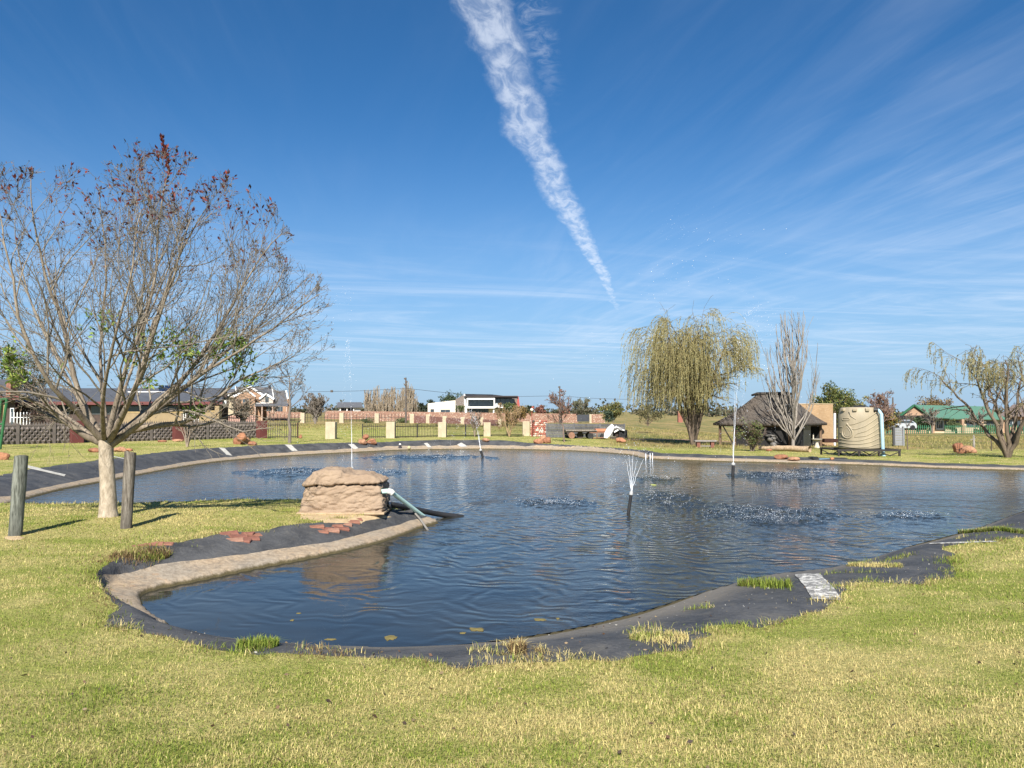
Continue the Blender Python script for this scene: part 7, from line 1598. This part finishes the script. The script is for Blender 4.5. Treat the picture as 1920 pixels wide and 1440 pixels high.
leafy_tree('yellowing_tree', 'dense evergreen tree with yellowing crown behind the brick block', 1566, 815, 716, 47, 95, ((.075, .10, .03), (.05, .07, .025), (.19, .18, .045), (.12, .14, .04)), D=74, clumps=80, per=90, size=.12, trunk=.12)
leafy_tree('yellow_lower_tree', 'yellow leaved tree right of the dense evergreen', 1600, 815, 737, 26, 96, ((.30, .24, .06), (.20, .19, .055), (.12, .13, .045)), D=78, clumps=44, per=70, size=.11, trunk=.12)
bare_tree('reddish_bare_tree', 'reddish nearly bare tree between the water tank and the utility pole', 1654, 812, 732, 30, 97, 4, ((.25, .18, .15), (.17, .12, .10)), .25, 36, (9, 7, 5), .05, D=84, leaf=(((.26, .12, .08), (.30, .18, .07)), 900, .16))
leafy_tree('orange_bush', 'orange and green bush at the foot of the reddish bare tree', 1664, 812, 768, 22, 98, ((.32, .20, .05), (.18, .17, .05), (.10, .11, .04)), D=86, clumps=30, per=60, size=.10, trunk=.05, cat='bush')
leafy_tree('brown_crown_tree', 'brown leaved tree rising behind the green roof', 1754, 795, 742, 33, 99, ((.22, .15, .07), (.15, .10, .055), (.26, .20, .08)), D=135, clumps=40, per=70, size=.11, trunk=.15)
leafy_tree('dark_hedge', 'dark green shrub before the brick gable of the green roofed house', 1722, 812, 780, 24, 100, ((.05, .085, .035), (.075, .11, .045)), D=102, clumps=36, per=60, size=.09, trunk=.03, cat='bush')
leafy_tree('round_verandah_shrub', 'rounded shrub before the verandah of the green roofed house', 1787, 812, 786, 16, 101, ((.10, .12, .05), (.14, .15, .06)), D=103, clumps=26, per=50, size=.08, trunk=.03, cat='bush')
leafy_tree('low_green_shrub', 'low green shrub between the verandah and the right willow', 1852, 814, 795, 22, 102, ((.09, .13, .05), (.13, .16, .06)), D=100, clumps=26, per=50, size=.08, trunk=.03, cat='bush')
bare_tree('misty_bare_tree', 'grey bare tree before the green roof', 1748, 812, 762, 24, 103, 3, GREYT, .3, 38, (7, 6, 4), .04, D=100)
bare_tree('bare_yard_tree', 'wide bare tree before the right part of the green roof', 1830, 812, 765, 36, 104, 4, GREYT, .3, 42, (8, 6, 4), .03, D=101)
leafy_tree('leafy_evergreen', 'dark evergreen behind the left edge of the big bare tree', 30, 812, 640, 60, 105, ((.05, .07, .03), (.09, .11, .04), (.035, .05, .025)), D=63, clumps=60, per=70, size=.13, trunk=.1)
leafy_tree('plum_shrub', 'dark purplish shrub in the yard behind the panel wall', 70, 818, 757, 36, 106, ((.09, .055, .05), (.13, .08, .06), (.06, .05, .04)), D=49, clumps=30, per=46, size=.08, trunk=.03, cat='bush')
leafy_tree('low_field_bush', 'low green bush on the back boundary below the poplar row', 753, 796, 782, 18, 107, ((.10, .13, .055), (.14, .16, .07)), D=104, clumps=24, per=40, size=.07, trunk=.02, cat='bush')
leafy_tree('low_field_bush_b', 'low green bush on the back boundary left of the cream pier', 690, 796, 784, 16, 108, ((.10, .13, .055), (.14, .16, .07)), D=104, clumps=20, per=40, size=.07, trunk=.02, cat='bush')
def far_trees():
    """the wooded skyline far off, one mass"""
    rng = np.random.default_rng(5); P = []; C = []
    for k in range(620):
        px = -500 + 2900 * rng.random(); d = 420 + 300 * rng.random(); b = W(px, 774, d); h = (2.5 + 7.5 * rng.random() ** 1.8); r = h * (.7 + .7 * rng.random()); m = 46; v = rng.normal(0, 1, (m, 3)); v /= np.linalg.norm(v, axis=1)[:, None]
        g = land(np.array([b.x]), np.array([b.y]))[0]; P.append(np.array([b.x, b.y, g + h * .5]) + v * np.array([r, r, h * .55]) * (.4 + .6 * rng.random((m, 1)))); C.append(pal(rng, m, (.07, .085, .05), (.13, .11, .07), (.10, .095, .06)) * (.8 + .4 * rng.random()))
    P = np.concatenate(P); C = np.concatenate(C); n = len(P); V, Q, C = leaf_quads(P, rng.normal(0, 1, (n, 3)), 1.6 + 1.2 * rng.random(n), 1.1 + rng.random(n), C, rng); o = fast_mesh('far_woodland', V, Q, tint_mat('leaf'), col=C); tag(o, 'far off line of low trees along the horizon', 'woodland', kind='stuff')
far_trees()
